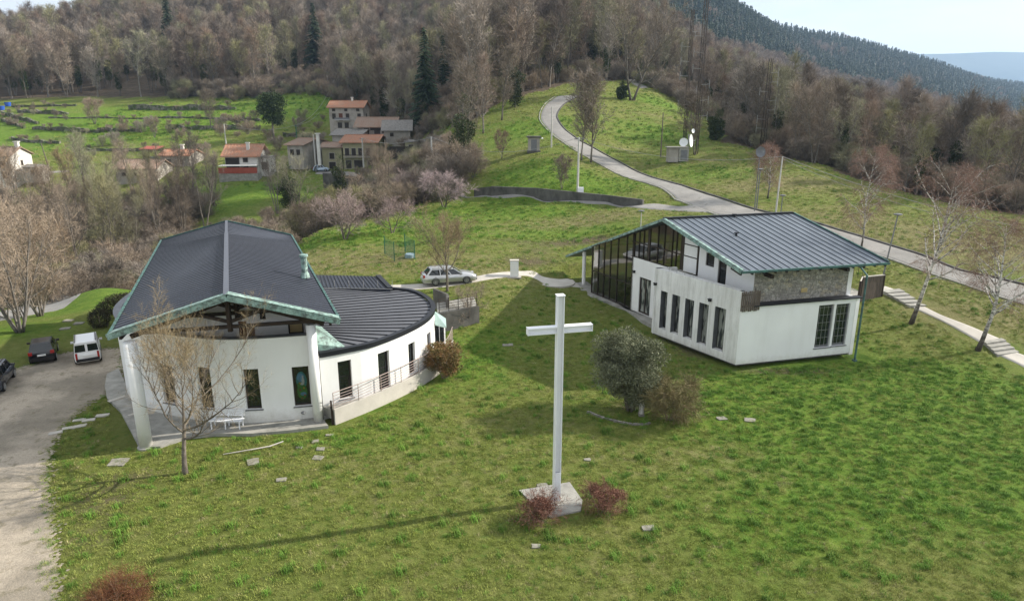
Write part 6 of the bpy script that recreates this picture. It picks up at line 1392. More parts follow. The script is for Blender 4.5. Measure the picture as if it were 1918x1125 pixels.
# ================================================================ CARS
def car(name, label, paint, L, Wd, Ht, belt, gnd, xw, gl_b, gl_t, hood, tail, loc, rz, wr=.32, van=False, cat='car', twin=False, roofrail=False, sc=1):
    t = thing(name, label, cat, (0,0,0)); ORG[t.name] = Vector((0,0,0)); hw = Wd/2
    st_ = [(-L/2, .86, gnd+.12, tail*.92), (-L/2+.08, .95, gnd+.02, tail), (-L/2+.5, 1, gnd, belt), (gl_b[0]+.3, 1, gnd, belt), (0, 1, gnd, belt-.02), (gl_b[1]-.1, 1, gnd, belt-.03), (gl_b[1]+.25, .99, gnd, hood+.04), (L/2-.45, .96, gnd, hood-.08), (L/2-.12, .88, gnd+.02, hood-.2), (L/2, .74, gnd+.12, hood-.32)]
    mb = MB(); nr = 10
    for x, f, zb, zt in st_:
        h_ = hw*f; mid_ = zb+(zt-zb)*.55
        prof = [(h_*.88, zb), (h_*.98, zb+.12), (h_, mid_), (h_*.97, zt-.06), (h_*.88, zt)]
        for (y, z) in prof: mb.v.append((x, y, z))
        for (y, z) in prof[::-1]: mb.v.append((x, -y, z))
    for i in range(len(st_)-1):
        for k in range(nr): k2 = (k+1) % nr; mb.f.append((i*nr+k, (i+1)*nr+k, (i+1)*nr+k2, i*nr+k2))
    mb.f.append(tuple(range(nr))); mb.f.append(tuple(range(len(st_)*nr-1, (len(st_)-1)*nr-1, -1))); mb.m = [0]*len(mb.f)
    bd = mb.build('body', paint, t, smooth=True)
    yb, yt = hw*.90, hw*(.80 if van else .72); zt_ = Ht-.06
    mb = MB(); mb.add([(gl_b[0],-yb,belt-.03),(gl_b[1],-yb,belt-.03),(gl_b[1],yb,belt-.03),(gl_b[0],yb,belt-.03),(gl_t[0],-yt,zt_),(gl_t[1],-yt,zt_),(gl_t[1],yt,zt_),(gl_t[0],yt,zt_)], [(0,3,2,1),(4,5,6,7),(0,1,5,4),(1,2,6,5),(2,3,7,6),(3,0,4,7)]); mb.build('windows', M['glass'], t)
    mb = MB(); e = .03; mb.add([(gl_t[0]-e,-yt-e,zt_-.03),(gl_t[1]+e,-yt-e,zt_-.03),(gl_t[1]+e,yt+e,zt_-.03),(gl_t[0]-e,yt+e,zt_-.03),(gl_t[0]+.12,-yt+.1,Ht),(gl_t[1]-.18,-yt+.1,Ht),(gl_t[1]-.18,yt-.1,Ht),(gl_t[0]+.12,yt-.1,Ht)], [(0,3,2,1),(4,5,6,7),(0,1,5,4),(1,2,6,5),(2,3,7,6),(3,0,4,7)]); mb.build('roof', paint, t)
    mb = MB()
    for s_ in (-1, 1):
        for xb, xt, w_ in ((gl_b[0]+.04, gl_t[0]+.04, .13 if not van else .22), (gl_b[1]-.03, gl_t[1]-.02, .08), ((gl_b[0]*.62+gl_b[1]*.38), (gl_t[0]*.62+gl_t[1]*.38), .08), ((gl_b[0]*.28+gl_b[1]*.72)-.15, (gl_t[0]*.28+gl_t[1]*.72)-.1, .07)):
            mb.beam((xb, s_*(yb+.006), belt-.05), (xt, s_*(yt+.012), zt_), w_, .035, up=(0,s_,.3))
        if van: mb.add([(gl_b[0]+.02,s_*(yb+.012),belt-.03),(-.2,s_*(yb+.012),belt-.03),(-.2,s_*(yt+.014),zt_),(gl_t[0]+.02,s_*(yt+.014),zt_)], [(0,1,2,3)]) if twin == 'panel' else None
    if twin: mb.beam((gl_b[0]-.008,0,belt-.05),(gl_t[0]-.008,0,zt_), .16, .03, up=(1,0,0)); mb.beam((gl_b[0]-.006,-yb,belt+.0),(gl_b[0]-.006,yb,belt+.0), .03, .16); mb.beam((gl_t[0]-.01,-yt,zt_-.07),(gl_t[0]-.01,yt,zt_-.07), .03, .16)
    mb.build('pillars', paint, t)
    for x in xw:
        for s_ in (-1, 1):
            mb = MB(); n = 20; r = wr; ys = (hw-.20, hw-.19, hw-.03, hw-.0); rs = (r*.9, r, r, r*.88)
            for y, rr_ in zip(ys, rs):
                for k in range(n): a = 6.2832*k/n; mb.v.append((x+rr_*math.cos(a), s_*y, wr+rr_*math.sin(a)))
            for i in range(3):
                for k in range(n): k2 = (k+1) % n; mb.f.append((i*n+k, i*n+k2, (i+1)*n+k2, (i+1)*n+k))
            mb.f.append(tuple(range(n))); mb.f.append(tuple(range(3*n, 4*n))); mb.m = [0]*len(mb.f); wh = mb.build('wheel', M['black'], t)
            mb = MB(); 
            for k in range(7): a = 6.2832*k/7; mb.beam((x, s_*(hw+.008), wr), (x+r*.62*math.cos(a), s_*(hw+.008), wr+r*.62*math.sin(a)), .05, .02, up=(0,1,0))
            for k in range(16): a = 6.2832*k/16; a2 = 6.2832*(k+1)/16; mb.beam((x+r*.64*math.cos(a), s_*(hw+.006), wr+r*.64*math.sin(a)), (x+r*.64*math.cos(a2), s_*(hw+.006), wr+r*.64*math.sin(a2)), .035, .025, up=(0,1,0))
            mb.build('rim', M['metal'], wh)
            mb = MB(); arc = [(x+(r+.06)*math.cos(a), s_*(hw*.975), wr+(r+.06)*math.sin(a)) for a in [math.pi*k/12 for k in range(13)]]; arc2 = [(p[0], s_*(hw+.012), p[2]) for p in arc]; arc3 = [(x+(r+.0)*math.cos(math.pi*k/12), s_*(hw+.002), wr+(r+.0)*math.sin(math.pi*k/12)) for k in range(13)]
            mb.add(arc2+arc3, [(k, k+1, 14+k, 13+k) for k in range(12)]); mb.build('wheel_arch', M['dark'], t)
    for s_ in (-1, 1):
        mb = MB(); hgt = .55 if van else .22; mb.box((-L/2+.05, s_*hw*.80, tail-.12-(hgt-.22)/2), (.14, hw*.30 if not van else .13, hgt)); mb.build('tail_light', M['lred'], t)
        mb = MB(); mb.box((L/2-.16, s_*hw*.66, hood-.25), (.26, hw*.36, .16)); mb.build('headlight', M['lamp'], t)
        mb = MB(); mb.box((gl_b[1]-.25, s_*(hw+.09), belt+.05), (.12, .2, .14)); mb.build('wing_mirror', paint, t)
        mb = MB()
        for dx in (.15,): mb.box((gl_b[0]*.45+gl_b[1]*.55+dx, s_*(hw+.006), belt-.17), (.16,.02,.03)); mb.box((gl_b[0]*.75+gl_b[1]*.25, s_*(hw+.006), belt-.17), (.16,.02,.03))
        mb.build('door_handle', M['dark'], t)
    mb = MB(); mb.box((-L/2-.005, 0, gnd+.22), (.12, hw*1.72, .22)); mb.build('bumper', paint if not van else M['dark'], t); mb = MB(); mb.box((L/2-.03, 0, gnd+.18), (.10, hw*1.5, .2)); mb.build('bumper', M['dark'], t)
    mb = MB(); mb.box((-L/2-.015, 0, tail-.28), (.06, .52, .12)); mb.build('number_plate', M['plate'], t)
    if roofrail:
        for s_ in (-1, 1): mb = MB(); mb.beam((gl_t[0]+.15, s_*(yt-.03), Ht+.03), (gl_t[1]-.2, s_*(yt-.03), Ht+.03), .04, .04); mb.beam((gl_t[0]+.2, s_*(yt-.03), Ht-.02), (gl_t[0]+.2, s_*(yt-.03), Ht+.04), .04, .04); mb.beam((gl_t[1]-.25, s_*(yt-.03), Ht-.02), (gl_t[1]-.25, s_*(yt-.03), Ht+.04), .04, .04); mb.build('roof_rail', M['metal'] if not van else M['dark'], t)
    t.location = loc; t.rotation_euler.z = rz; t.scale = (sc, sc, sc); return t
a = G(812,538); b = G(871,532); c = (a+b)/2+Vector((-.1,.85,.02)); c[2] = hz(c[0], c[1])+.02
car('station_wagon', 'silver station wagon parked on the pale path behind the bare tree', M['silver'], 4.85, 1.84, 1.46, .93, .20, (-1.38, 1.43), (-2.18, 1.15), (-1.75, .35), .90, .98, c, math.atan2(b[1]-a[1], b[0]-a[0]), roofrail=True)
car('van', 'white small van with twin glazed rear doors parked on the gravel yard', M['cwhite'], 4.1, 1.78, 1.85, 1.02, .24, (-1.3, 1.35), (-2.0, 1.25), (-1.92, .55), .98, 1.05, P(158,684,0)+Vector((-.6,1.5,.03)), 2.12, wr=.31, van=True, cat='van', twin=True, roofrail=True, sc=.87)
car('small_car', 'black small hatchback parked left of the white van', M['cblack'], 3.55, 1.68, 1.50, .95, .22, (-1.15, 1.15), (-1.68, 1.05), (-1.25, .35), .92, 1.0, P(74,682,0)+Vector((-.5,1.3,.03)), 2.10, wr=.31, sc=.91)
car('parked_car', 'dark blue-grey tall car cut by the left frame edge', M['cgrey'], 4.1, 1.76, 1.72, 1.02, .24, (-1.25, 1.3), (-2.0, 1.2), (-1.9, .5), .98, 1.08, P(-18,738,0)+Vector((-.6,1.2,.03)), 1.97, wr=.33, van=True, roofrail=True, sc=.92)
g = G(601,322); car('blue_car', 'pale blue hatchback parked on the village road in front of the houses', M['cblue'], 3.8, 1.7, 1.55, .95, .22, (-1.15, 1.15), (-1.75, 1.05), (-1.3, .35), .92, 1.0, g+Vector((0,.5,.1)), .1, wr=.34)
# ================================================================ VILLAGE
def vhouse(name, label, pxl, pxr, rb, re, rrd, dep, y, rz, wm, rm, front=(), side=(), gable='side', chim=(), over=.5, sidemat=None, parts=()):
    gl_ = at_y(pxl, y); gr_ = at_y(pxr, y); z0 = RZ(rb, y); ze = RZ(re, y); zr = RZ(rrd, y+dep*.5); w = (gr_-gl_).length; c = (gl_+gr_)/2
    t = thing(name, label, 'house', (0,0,0)); ORG[t.name] = Vector((0,0,0)); h = ze-z0; rh = zr-z0
    # local frame: x along the front, y away from the camera
    mb = MB(); hw = w/2
    if gable == 'side':
        mb.add([(-hw,0,-1.5),(hw,0,-1.5),(hw,dep,-1.5),(-hw,dep,-1.5),(-hw,0,h),(hw,0,h),(hw,dep,h),(-hw,dep,h),(hw,dep/2,rh),(-hw,dep/2,rh)], [(0,1,5,4),(1,2,6,8,5),(2,3,7,6),(3,0,4,9,7),(0,3,2,1),(4,5,8,9),(6,7,9,8)])
    else:
        mb.add([(-hw,0,-1.5),(hw,0,-1.5),(hw,dep,-1.5),(-hw,dep,-1.5),(-hw,0,h),(hw,0,h),(hw,dep,h),(-hw,dep,h),(0,0,rh),(0,dep,rh)], [(0,1,5,8,4),(1,2,6,5),(2,3,7,9,6),(3,0,4,7),(0,3,2,1),(4,8,9,7),(5,6,9,8)])
    mb.build('wall', wm, t)
    def sl(mb, vs, th=.16): n = len(vs); b = [Vector(v)-Vector((0,0,th)) for v in vs]; mb.add([Vector(v) for v in vs]+b, [tuple(range(n)), tuple(range(2*n-1, n-1, -1))]+[(i, n+i, n+(i+1) % n, (i+1) % n) for i in range(n)])
    mb = MB(); o_ = over; u_ = .2
    if gable == 'side':
        s_ = (rh-h)/(dep/2); sl(mb, [(-hw-o_,-o_,h-s_*o_+u_),(hw+o_,-o_,h-s_*o_+u_),(hw+o_,dep/2,rh+u_),(-hw-o_,dep/2,rh+u_)]); sl(mb, [(-hw-o_,dep/2,rh+u_),(hw+o_,dep/2,rh+u_),(hw+o_,dep+o_,h-s_*o_+u_),(-hw-o_,dep+o_,h-s_*o_+u_)])
    else:
        s_ = (rh-h)/hw; sl(mb, [(-hw-o_,-o_,h-s_*o_+u_),(0,-o_,rh+u_),(0,dep+o_,rh+u_),(-hw-o_,dep+o_,h-s_*o_+u_)]); sl(mb, [(0,-o_,rh+u_),(hw+o_,-o_,h-s_*o_+u_),(hw+o_,dep+o_,h-s_*o_+u_),(0,dep+o_,rh+u_)])
    # tile courses as low rolls down the slope
    nr_ = int(w/.55)
    if gable == 'side' and rm in (M['tile'], M['tile2']):
        for i in range(nr_+1):
            x = -hw-o_+(w+2*o_)*i/nr_; mb.beam((x,-o_,h-s_*o_+u_+.03),(x,dep/2,rh+u_+.03), .22, .10)
        mb.beam((-hw-o_,dep/2,rh+u_+.06),(hw+o_,dep/2,rh+u_+.06), .35, .16)
    rf_ = mb.build('roof', rm, t)
    for (fx, fy, hgt, s_c) in chim:
        zz = rh-abs(fy-.5)*2*(rh-h); mb = MB(); mb.box((-hw+w*fx, dep*fy, zz+hgt/2), (s_c, s_c, hgt+.8)); mb.box((-hw+w*fx, dep*fy, zz+hgt+.5), (s_c*1.4, s_c*1.4, .18)); mb.build('chimney', M['whitep'], rf_)
    def win(f, u, v, ww_, hh_, m_='shut', nm='window'):
        mb = MB()
        if f == 'front': cx_, cz = -hw+w*u, h*v; mb.box((cx_, .0, cz), (ww_+.24, .08, hh_+.24)); fr_ = mb.build(nm, M['greyp'] if m_ != 'red' else M['red'], t); mb = MB(); mb.box((cx_, -.05, cz), (ww_, .06, hh_)); mb.build('pane' if nm == 'window' else 'leaf', M[m_], fr_)
        else: cy_, cz = dep*u, h*v; mb.box((hw, cy_, cz), (.08, ww_+.24, hh_+.24)); fr_ = mb.build(nm, M['greyp'], t); mb = MB(); mb.box((hw+.05, cy_, cz), (.06, ww_, hh_)); mb.build('pane', M[m_], fr_)
    for wv_ in front: win('front', *wv_)
    for wv_ in side: win('side', *wv_)
    for pt in parts:
        nm, m_, bx = pt; mb = MB(); 
        for (u0, u1, y0, y1, v0, v1) in bx: mb.box((-hw+w*(u0+u1)/2, (y0+y1)/2, h*(v0+v1)/2), (w*(u1-u0), abs(y1-y0), abs(h*(v1-v0))))
        mb.build(nm, M[m_], t)
    t.location = (c[0], c[1], z0); t.rotation_euler.z = rz; return t
vhouse('village_house', 'tall pale three-storey house with orange tiled roof, highest in the hamlet', 619,683,243,201,190,7,200,-.06,M['greyp'],M['tile'],[(.14,.88,.9,.7),(.5,.88,.9,.7),(.85,.88,.9,.7),(.14,.6,1.0,1.5),(.34,.56,1.1,2.1,'redwood','door'),(.54,.6,1.0,1.5),(.88,.6,1.0,1.5),(.5,.2,1.2,1.5),(.3,.2,1.2,1.5),(.85,.2,1.1,1.4)],[(.5,.6,1,1.4)],chim=[(.6,.5,.6,.5)],parts=[('balcony','whitep',[(.18,.62,-1.0,0,.42,.44)]),('balcony_rail','zframe',[(.18,.62,-1.0,-.95,.44,.54)])])
vhouse('farmhouse', 'long low house with faded tile roof below the tall pale house', 672,738,258,236,221,8,186,-.05,M['greyp'],M['tile2'],[(.25,.55,1.3,1.5),(.55,.55,1.6,1.8),(.75,.6,1.2,1.2)],[],over=.9,parts=[('dark_opening','shut',[(.36,.66,-.06,-.01,.62,.95)])])
vhouse('stone_barn', 'stone house with grey slate roof at the right end of the hamlet', 722,768,266,243,226,8,180,.10,M['greyp'],M['slate'],[(.3,.6,.9,.9)],[(.4,.75,.8,.8,'whitep')],over=.7)
vhouse('low_house', 'low house with grey-brown roof between the two long tiled roofs', 622,680,268,253,243,7,183,-.25,M['greyp'],M['slate'],[(.5,.5,1.1,1.0)],[],over=.6)
vhouse('yellow_house', 'large ochre house with tiled roof and gallery balconies beside the village road', 645,706,318,267,254,13,170,.0,M['ochre'],M['tile'],[(.12,.66,1.0,1.7),(.32,.66,1.0,1.7),(.52,.66,1.0,1.7,'shut'),(.75,.66,1.0,1.7),(.15,.2,1.3,1.9),(.45,.2,2.2,2.0),(.8,.22,1.2,1.7)],[],over=.7,parts=[('balcony','greyp',[(.02,.98,-1.1,0,.46,.48)]),('balcony_rail','shut',[(.02,.98,-1.1,-1.05,.56,.575),(.02,.98,-1.1,-1.05,.51,.52)])])
vhouse('ochre_wing', 'lower ochre building with small tiled roof left of the large ochre house', 605,642,318,276,268,6,171,-.05,M['ochre'],M['tile2'],[(.5,.62,1.2,1.4),(.5,.2,1.6,1.6)],[],over=.5)
vhouse('small_tiled_house', 'narrow house with weathered tile roof left of the white chimney tower', 540,572,305,272,260,13,168,-.25,M['greyp'],M['tile2'],[(.3,.6,1,1.3),(.7,.6,1,1.3)],[],over=.6)
g = at_y(600,168); mb = MB(); zb_, zt_ = RZ(302,168), RZ(251,168); mb.box((g[0],g[1],(zb_+zt_)/2-.5), (.7,.7,zt_-zb_+1)); mb.box((g[0],g[1],zt_+.1), (1.1,1.1,.2)); o = mb.build('chimney_tower', M['whitep']); tag(o, 'slender free-standing white chimney tower between the ochre buildings', 'chimney')
vhouse('shed', 'green-grey flat-topped shed at the right of the ochre house', 765,808,284,266,262,5,172,.05,M['ochre'],M['slate'],[(.2,.4,1.2,1.5)],[],over=.3)
g = at_y(752,168); mb = MB(); mb.box((g[0],g[1],RZ(288,168)), (5.5,.15,3.4)); o = mb.build('dark_gate', M['shut']); tag(o, 'dark gate between the ochre house and the green-grey shed', 'gate')
vhouse('red_roof_house', 'white house with orange roof and bright red terrace fence', 428,484,322,291,272,9,160,.10,M['whitep'],M['tile'],[(.2,.66,3.0,1.4),(.62,.72,1.0,.9),(.2,.22,2.8,1.4),(.62,.22,1.0,.9)],[(.4,.6,.9,1.4)],chim=[(.66,.25,1.2,.7)],over=.9,parts=[('terrace_floor','whitep',[(-.12,1.05,-3.6,-.02,.42,.46)]),('terrace','conc',[(-.12,1.1,-3.6,-.02,-.6,-.02)]),('red_fence','red',[(-.12,1.1,-3.66,-3.6,-.0,.34)])])
vhouse('white_annex', 'small flat-roofed white annex right of the orange-roofed house', 489,507,320,296,294,6,162,.1,M['whitep'],M['conc'],[(.5,.4,1.4,1.6)],[],over=.1)
vhouse('white_corner_house', 'white house with tiled roof cut by the left frame edge', -32,27,342,293,277,9,158,.12,M['whitep'],M['tile2'],[(.75,.7,1.2,1.3),(.8,.28,1.4,1.5)],[(.5,.7,.8,1.1)],chim=[(.95,.5,.9,.8)])
vhouse('long_tiled_house', 'long grey house with half red, half faded tiled roof behind bare trees', 220,295,350,316,300,8,160,.0,M['greyp'],M['tile2'],[(.2,.7,1,.8),(.5,.7,1,.8),(.8,.6,1,1.4)],[],over=.5)
vhouse('hidden_house', 'grey house with small tiled roof behind bare trees, left of the orange-roofed house', 302,356,320,292,281,8,172,.0,M['greyp'],M['tile'],[(.3,.6,1,1.2),(.7,.6,1,1.2)],[],chim=[(.55,.5,.8,.7)],over=.4)
vhouse('low_shed', 'low grey shed right of the white left-edge house', 48,74,330,314,309,4,160,.0,M['greyp'],M['slate'],[(.7,.5,.9,.9)],[],over=.2)
# canopies / hut
def hut(name, label, pxl, pxr, rb, rt_, y, dep, rm, cat='hut'):
    a = at_y(pxl, y); b = at_y(pxr, y); z0 = min(RZ(rb, y), a[2], b[2]); z1 = RZ(rt_, y); t = thing(name, label, cat, a)
    for p in (a, b, a+Vector((0,dep,0)), b+Vector((0,dep,0))): mb = MB(); mb.box((p[0],p[1],(z0+z1)/2-.3), (.18,.18,z1-z0+.6)); mb.build('post', M['oldwood'], t)
    mb = MB(); w = (b-a)[0]; mb.beam(a.lerp(b,.5)+Vector((0,-.6,z1-.05-a.lerp(b,.5)[2])), a.lerp(b,.5)+Vector((0,dep+.6,z1+.5-a.lerp(b,.5)[2])), w+1.2, .12); mb.build('roof', rm, t)
    mb = MB(); mb.box(((a[0]+b[0])/2, a[1]+dep*.6, z0+.6), (w*.6, dep*.4, 1.3)); mb.build('shelf', M['zframe'], t); return t
hut('wooden_hut', 'open lean-to hut with grey roof on the grass right of the ochre house', 740,777,324,310,158,3,M['slate']); hut('red_canopy', 'small open shelter with red roof above the long tiled house', 270,294,290,279,178,3,M['red'])
# tiled shrine by the side road
g = G(190,533); t = thing('wayside_shrine', 'tiny tiled-roof wayside building at the side road below the trees', 'shrine', g); s_ = g[1]*.97/F
mb = MB(); mb.box(g+Vector((0,1.0,8*s_-.3)), (19*s_, 1.5, 16*s_+.6)); mb.build('wall', M['whitep'], t); mb = MB(); slab(mb, [g+Vector((-12*s_,-.1,8*s_)), g+Vector((12*s_,-.1,8*s_)), g+Vector((11*s_,1.1,20*s_)), g+Vector((-11*s_,1.1,20*s_))], .08); slab(mb, [g+Vector((-11*s_,1.1,20*s_)), g+Vector((11*s_,1.1,20*s_)), g+Vector((12*s_,2.3,8*s_)), g+Vector((-12*s_,2.3,8*s_))], .08)
for i in range(7): f = i/6; mb.tube([g+Vector(((-12+24*f)*s_,-.1,8*s_+.04)), g+Vector(((-11+22*f)*s_,1.1,20*s_+.04))], .05, 5)
mb.build('roof', M['tile'], t); mb = MB(); mb.box(g+Vector((0,.23,.6)), (.5,.06,.8)); mb.build('niche', M['shut'], t)
# blue tubs
for px, py, lab in ((3,206,'larger blue tub on the top terrace at the left edge'), (15,199,'smaller blue tub on the top terrace near the left edge')):
    g = G(px, py); mb = MB(); mb.lathe(g, [(.9,0),(1.05,1.3),(1.05,1.35),(.9,1.36)], 14); o = mb.build('blue_tub', M['blue']); tag(o, lab, 'tub')
# dry-stone terrace walls
TWL = [((20,201),(80,200),(142,199),4,'highest dry-stone terrace wall at the far left'),((33,211),(80,213),(126,215),7,'second dry-stone wall below the top at the far left'),((2,214),(35,224),(69,233),7,'slanting dry-stone wall left of the round brown tree'),((0,227),(22,233),(44,241),6,'lower slanting dry-stone wall at the left edge'),((60,243),(120,246),(186,249),7,'long dry-stone wall below the round brown tree'),((182,246),(222,247),(262,247),7,'dry-stone wall continuing right of the round brown tree'),((240,206),(340,207),(440,206),10,'tall dark terrace wall under the wood edge'),((292,222),(360,222),(440,225),4,'thin terrace wall in the middle of the field'),((310,242),(370,243),(440,243),8,'dry-stone wall above the long tiled house'),((415,226),(450,226),(486,227),6,'upper terrace wall left of the dark evergreen'),((412,243),(445,243),(482,243),9,'lower terrace wall left of the dark evergreen'),((90,222),(200,222),(290,224),3,'faint grassy terrace edge crossing behind the round brown tree'),((530,256),(570,258),(605,258),8,'terrace wall behind the green pole'),((160,283),(230,284),(300,283),6,'rough stone bank above the small red canopy'),((20,262),(60,268),(110,270),6,'rough stony bank above the white left-edge house')]
for a, b, c, hpx, lab in TWL: walltop('terrace_wall', lab, [a, b, c], [a[1]-hpx, b[1]-hpx*1.15, c[1]-hpx*.9], .8, M['dry'], group='dry-stone walls of the terraced field', rough=True)
bp2 = []
for a, b, c, hpx, lab in TWL:
    for k in range(9):
        f_ = rr.random()*2; p_, q_ = (a, b) if f_ < 1 else (b, c); f_ %= 1; g = G(p_[0]+(q_[0]-p_[0])*f_+rr.uniform(-6, 6), p_[1]+(q_[1]-p_[1])*f_-rr.uniform(-3, hpx*1.2)); bp2.append((tuple(g), rr.uniform(.14, .42), rr.random()*6, rr.randrange(4)))
scatter('terrace_growth', bp2, BV)
# village road wall, guard rail
walltop('road_wall', 'tall weathered wall carrying the village road above the gully', [(606,352),(640,354),(680,352),(716,350)], [324,327,333,338], .5, M['concd'])
gr = thing('guard_rail', 'grey metal guard rail along the village road above the gully', 'railing', G(720,345)); pts = [G(*p)+Vector((0,-.2,0)) for p in ((702,338),(722,345),(745,352),(772,359),(797,363))]; pts = catmull(pts, 4); mb = MB()
for dz in (.55, 1.0, 1.4): mb.tube([p+Vector((0,0,dz)) for p in pts], .05, 5)
mb.build('rail', M['metal'], gr)
for p in pts[::2]: mb = MB(); mb.box(p+Vector((0,0,.7)), (.09,.09,1.5)); mb.build('post', M['metal'], gr)
strip('road', [gp(40,326), gp(80,322), gp(130,319)], [gp(40,330), gp(80,326), gp(130,322)], M['asph'], off=.1)
# ================================================================ GRASS TUFTS (near lawn)
def tuft(seed, n, h, spread, mat_):
    r = random.Random(seed); mb = MB()
    for _ in range(n):
        a = r.uniform(0, 6.28); rr_ = spread*r.random()**.6; x, y = rr_*math.cos(a), rr_*math.sin(a); L = h*r.uniform(.5, 1.1); b = r.uniform(0, 6.28); lx, ly = math.cos(b)*L*.6, math.sin(b)*L*.6; w = .009; sx, sy = -math.sin(b)*w, math.cos(b)*w
        mb.add([(x-sx,y-sy,-.01),(x+sx,y+sy,-.01),(x+lx*.5+sx*.7,y+ly*.5+sy*.7,L*.7),(x+lx,y+ly,L*.85),(x+lx*.5-sx*.7,y+ly*.5-sy*.7,L*.7)], [(0,1,2,4),(4,2,3)])
    me = bpy.data.meshes.new('tuft'); me.from_pydata(mb.v, [], mb.f); me.materials.append(mat_); me.update(); return me
M['g1'] = leaf_g = None
def gmat(n, a, b):
    t = NT(n).set(.75, 0, .2); c = t.mix(t.noise(1.1, 4, .7, lo=.35, hi=.65), a, b); oi = t.n('ShaderNodeObjectInfo'); hsv = t.n('ShaderNodeHueSaturation'); t.l(c, hsv.inputs['Color']); t.l(t.rng(oi.outputs['Random'], 0, 1, .7, 1.3), hsv.inputs['Value']); t.col(hsv.outputs[0]); return t.m
G1 = gmat('lush_grass', (.082,.175,.024), (.155,.270,.042)); G2 = gmat('lawn_grass', (.18,.225,.042), (.285,.305,.085)); G3 = gmat('dry_grass', (.25,.22,.10), (.36,.32,.17))
kinds = [tuft(1,34,.22,.17,G1), tuft(2,30,.17,.22,G1), tuft(3,24,.12,.18,G2), tuft(4,22,.10,.2,G2), tuft(5,18,.11,.18,G3), tuft(6,60,.28,.22,G1)]
gpts = []
def lushat(x, y):
    v = np.zeros(x.shape)
    for (cx_, cy_, rx, ry, a, rot) in LUSH: v += a*np.exp(-(((x-cx_)/rx)**2+((y-cy_)/ry)**2))
    return v
X, Y = grid_pts(-24, 40, 18.5, 66, .16, .5); px_ = CX+F*X/(Y*CP+(H-0)*SP); k = (px_ > -30) & (px_ < 1950) & ~inpoly(X+rg.normal(0,.28,X.shape), Y+rg.normal(0,.28,X.shape), gy_poly) & ~inpoly(X, Y, [(p[0]*1.0, p[1]) for p in CHURCH_FP]) & ~inpoly(X, Y, HOUSE_FP)
X, Y = X[k], Y[k]; keep = rg.rand(len(X)) < (.38+.4*(snoise(X, Y, 1.3, 61) > .05)+.35*(snoise(X, Y, .6, 62) > .25))*np.clip(1.35-Y/70, .3, 1); X, Y = X[keep], Y[keep]
apx = [tuple(p) for p in ap]+[tuple(p) for p in inn]; crossp = [tuple(P(*p, .14)[:2]) for p in ((966,914),(1068,898),(1096,936),(1092,960),(1028,972),(1010,960))]
k = ~inpoly(X, Y, apx) & ~inpoly(X, Y, crossp) & ~inpoly(X, Y, [tuple(p) for p in rp(pth_far)+rp(pth_near)[::-1]]); X, Y = X[k], Y[k]; Z = HT(X, Y); LU = lushat(X, Y)+snoise(X, Y, 3.5, 63)*.35; DRYn = snoise(X, Y, 2.2, 64)
pathR = [tuple(gp(*p)) for p in ((1640,560),(1640,538),(1690,532),(1780,585),(1880,625),(1930,660),(2100,740),(1900,700),(1830,650),(1700,585))]; k = ~inpoly(X, Y, pathR); X, Y, Z, LU, DRYn = X[k], Y[k], Z[k], LU[k], DRYn[k]
RD = [tuple(p) for p in rp(far)+rp(near)[::-1]]; RB = [tuple(p) for p in rp(br_far)+rp(br_near)[::-1]]
k = ~inpoly(X, Y, RD); X, Y, Z, LU, DRYn = X[k], Y[k], Z[k], LU[k], DRYn[k]
U = rg.rand(len(X), 3)
CN_ = snoise(X, Y, .75, 71)*.6+snoise(X, Y, 2.1, 72)*.5
for x, y, z, l, dn, u, cn_ in zip(X, Y, Z, LU, DRYn, U, CN_):
    if cn_ > .66-.50*min(1, l)-.35*u[0]: i = 0 if u[1] < .55 else 1
    elif u[1] < .06: i = 1
    elif dn > .2 and u[1] > .72: i = 4
    else: i = 2 if u[1] < .55 else 3
    s_ = .42+.55*u[2]
    if u[0] > .985: i = 5; s_ = .7+.5*u[2]
    gpts.append(((x, y, z+.005), s_, u[0]*40, i))
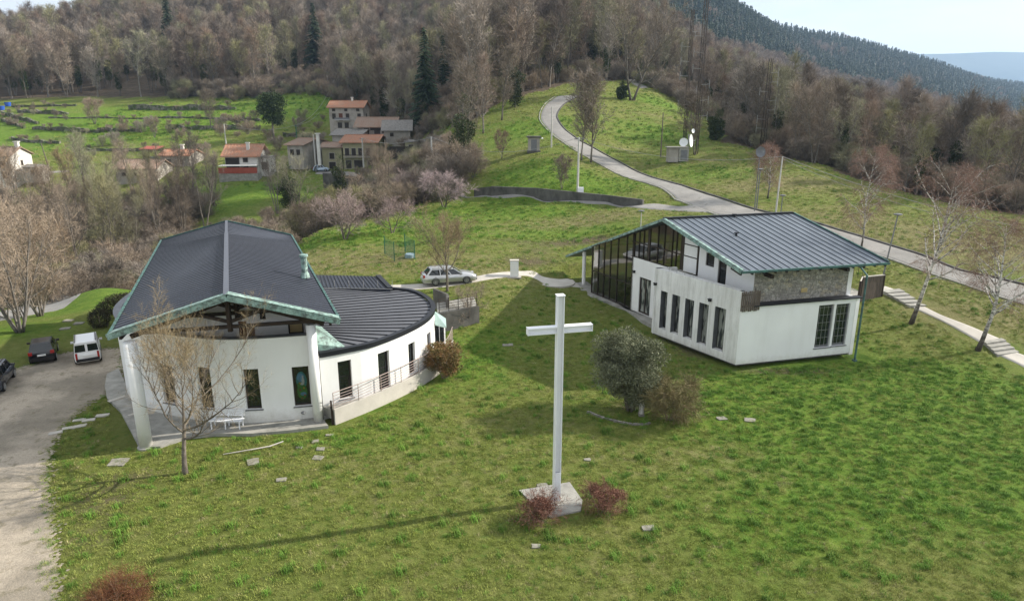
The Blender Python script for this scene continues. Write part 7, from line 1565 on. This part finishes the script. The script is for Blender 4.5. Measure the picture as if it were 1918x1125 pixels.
for a_, b_ in zip(gy_poly[:-1], gy_poly[1:]):
    L_ = math.hypot(b_[0]-a_[0], b_[1]-a_[1])
    for q_ in range(int(L_*26)):
        f_ = rr.random(); x = a_[0]+(b_[0]-a_[0])*f_+rr.gauss(0,.28); y = a_[1]+(b_[1]-a_[1])*f_+rr.gauss(0,.28); u_, v_ = proj((x, y, 0))
        if -20 < u_ < 260 and 640 < v_ < 1160: gpts.append(((x, y, hz(x, y)+.01), rr.uniform(.35, .75), rr.random()*6, rr.choice((2,2,3,3,4,1))))
for (x0, x1, y0, y1, sp, sc_) in ((-30,60,64,110,.5,1.5),(-30,60,110,200,1.0,2.4),(-135,-15,150,262,1.7,3.6)):
    X, Y = grid_pts(x0, x1, y0, y1, sp, .5); px_ = CX+F*X/(Y*CP+8); k = (px_ > -20) & (px_ < 1940) & ~forest_mask(X, Y) & ~inpoly(X, Y, RD) & ~inpoly(X, Y, RB) & ~inpoly(X, Y, HOUSE_FP) & (rg.rand(len(X)) < .5+.5*(snoise(X, Y, 6, 81) > 0)); X, Y = X[k], Y[k]; Z = HT(X, Y); LU = lushat(X, Y)+snoise(X, Y, 7, 82)*.5; U = rg.rand(len(X), 3)
    for x, y, z, l, u in zip(X, Y, Z, LU, U): gpts.append(((x, y, z), sc_*(.5+.7*u[2]), u[0]*40, (0 if u[1] < .35 else 2 if u[1] < .8 else 3) if l > .45 else (4 if u[1] < .45 else 2 if u[1] < .9 else 1)))
scatter('grass', gpts, kinds)
print('tufts', len(gpts))
# ================================================================ HAZE
HAZE = 0.00013
if HAZE:
    mb = MB(); mb.box((400, 2950, 300), (8600, 6200, 1400)); hb_ = mb.build('haze', None) if False else None
    me = bpy.data.meshes.new('haze'); b = MB(); b.box((600, 2850, 0), (13000, 6300, 880)); me.from_pydata(b.v, [], b.f)
    hm = bpy.data.materials.new('haze_air'); hm.use_nodes = True; hn = hm.node_tree; hn.nodes.clear(); ho = hn.nodes.new('ShaderNodeOutputMaterial'); hv = hn.nodes.new('ShaderNodeVolumePrincipled')
    hv.inputs['Color'].default_value = (.45,.66,.95,1); hv.inputs['Density'].default_value = HAZE; hv.inputs['Anisotropy'].default_value = .3; hn.links.new(hv.outputs[0], ho.inputs['Volume']); me.materials.append(hm)
    ho_ = bpy.data.objects.new('haze', me); COL.objects.link(ho_); ho_['kind'] = 'stuff'
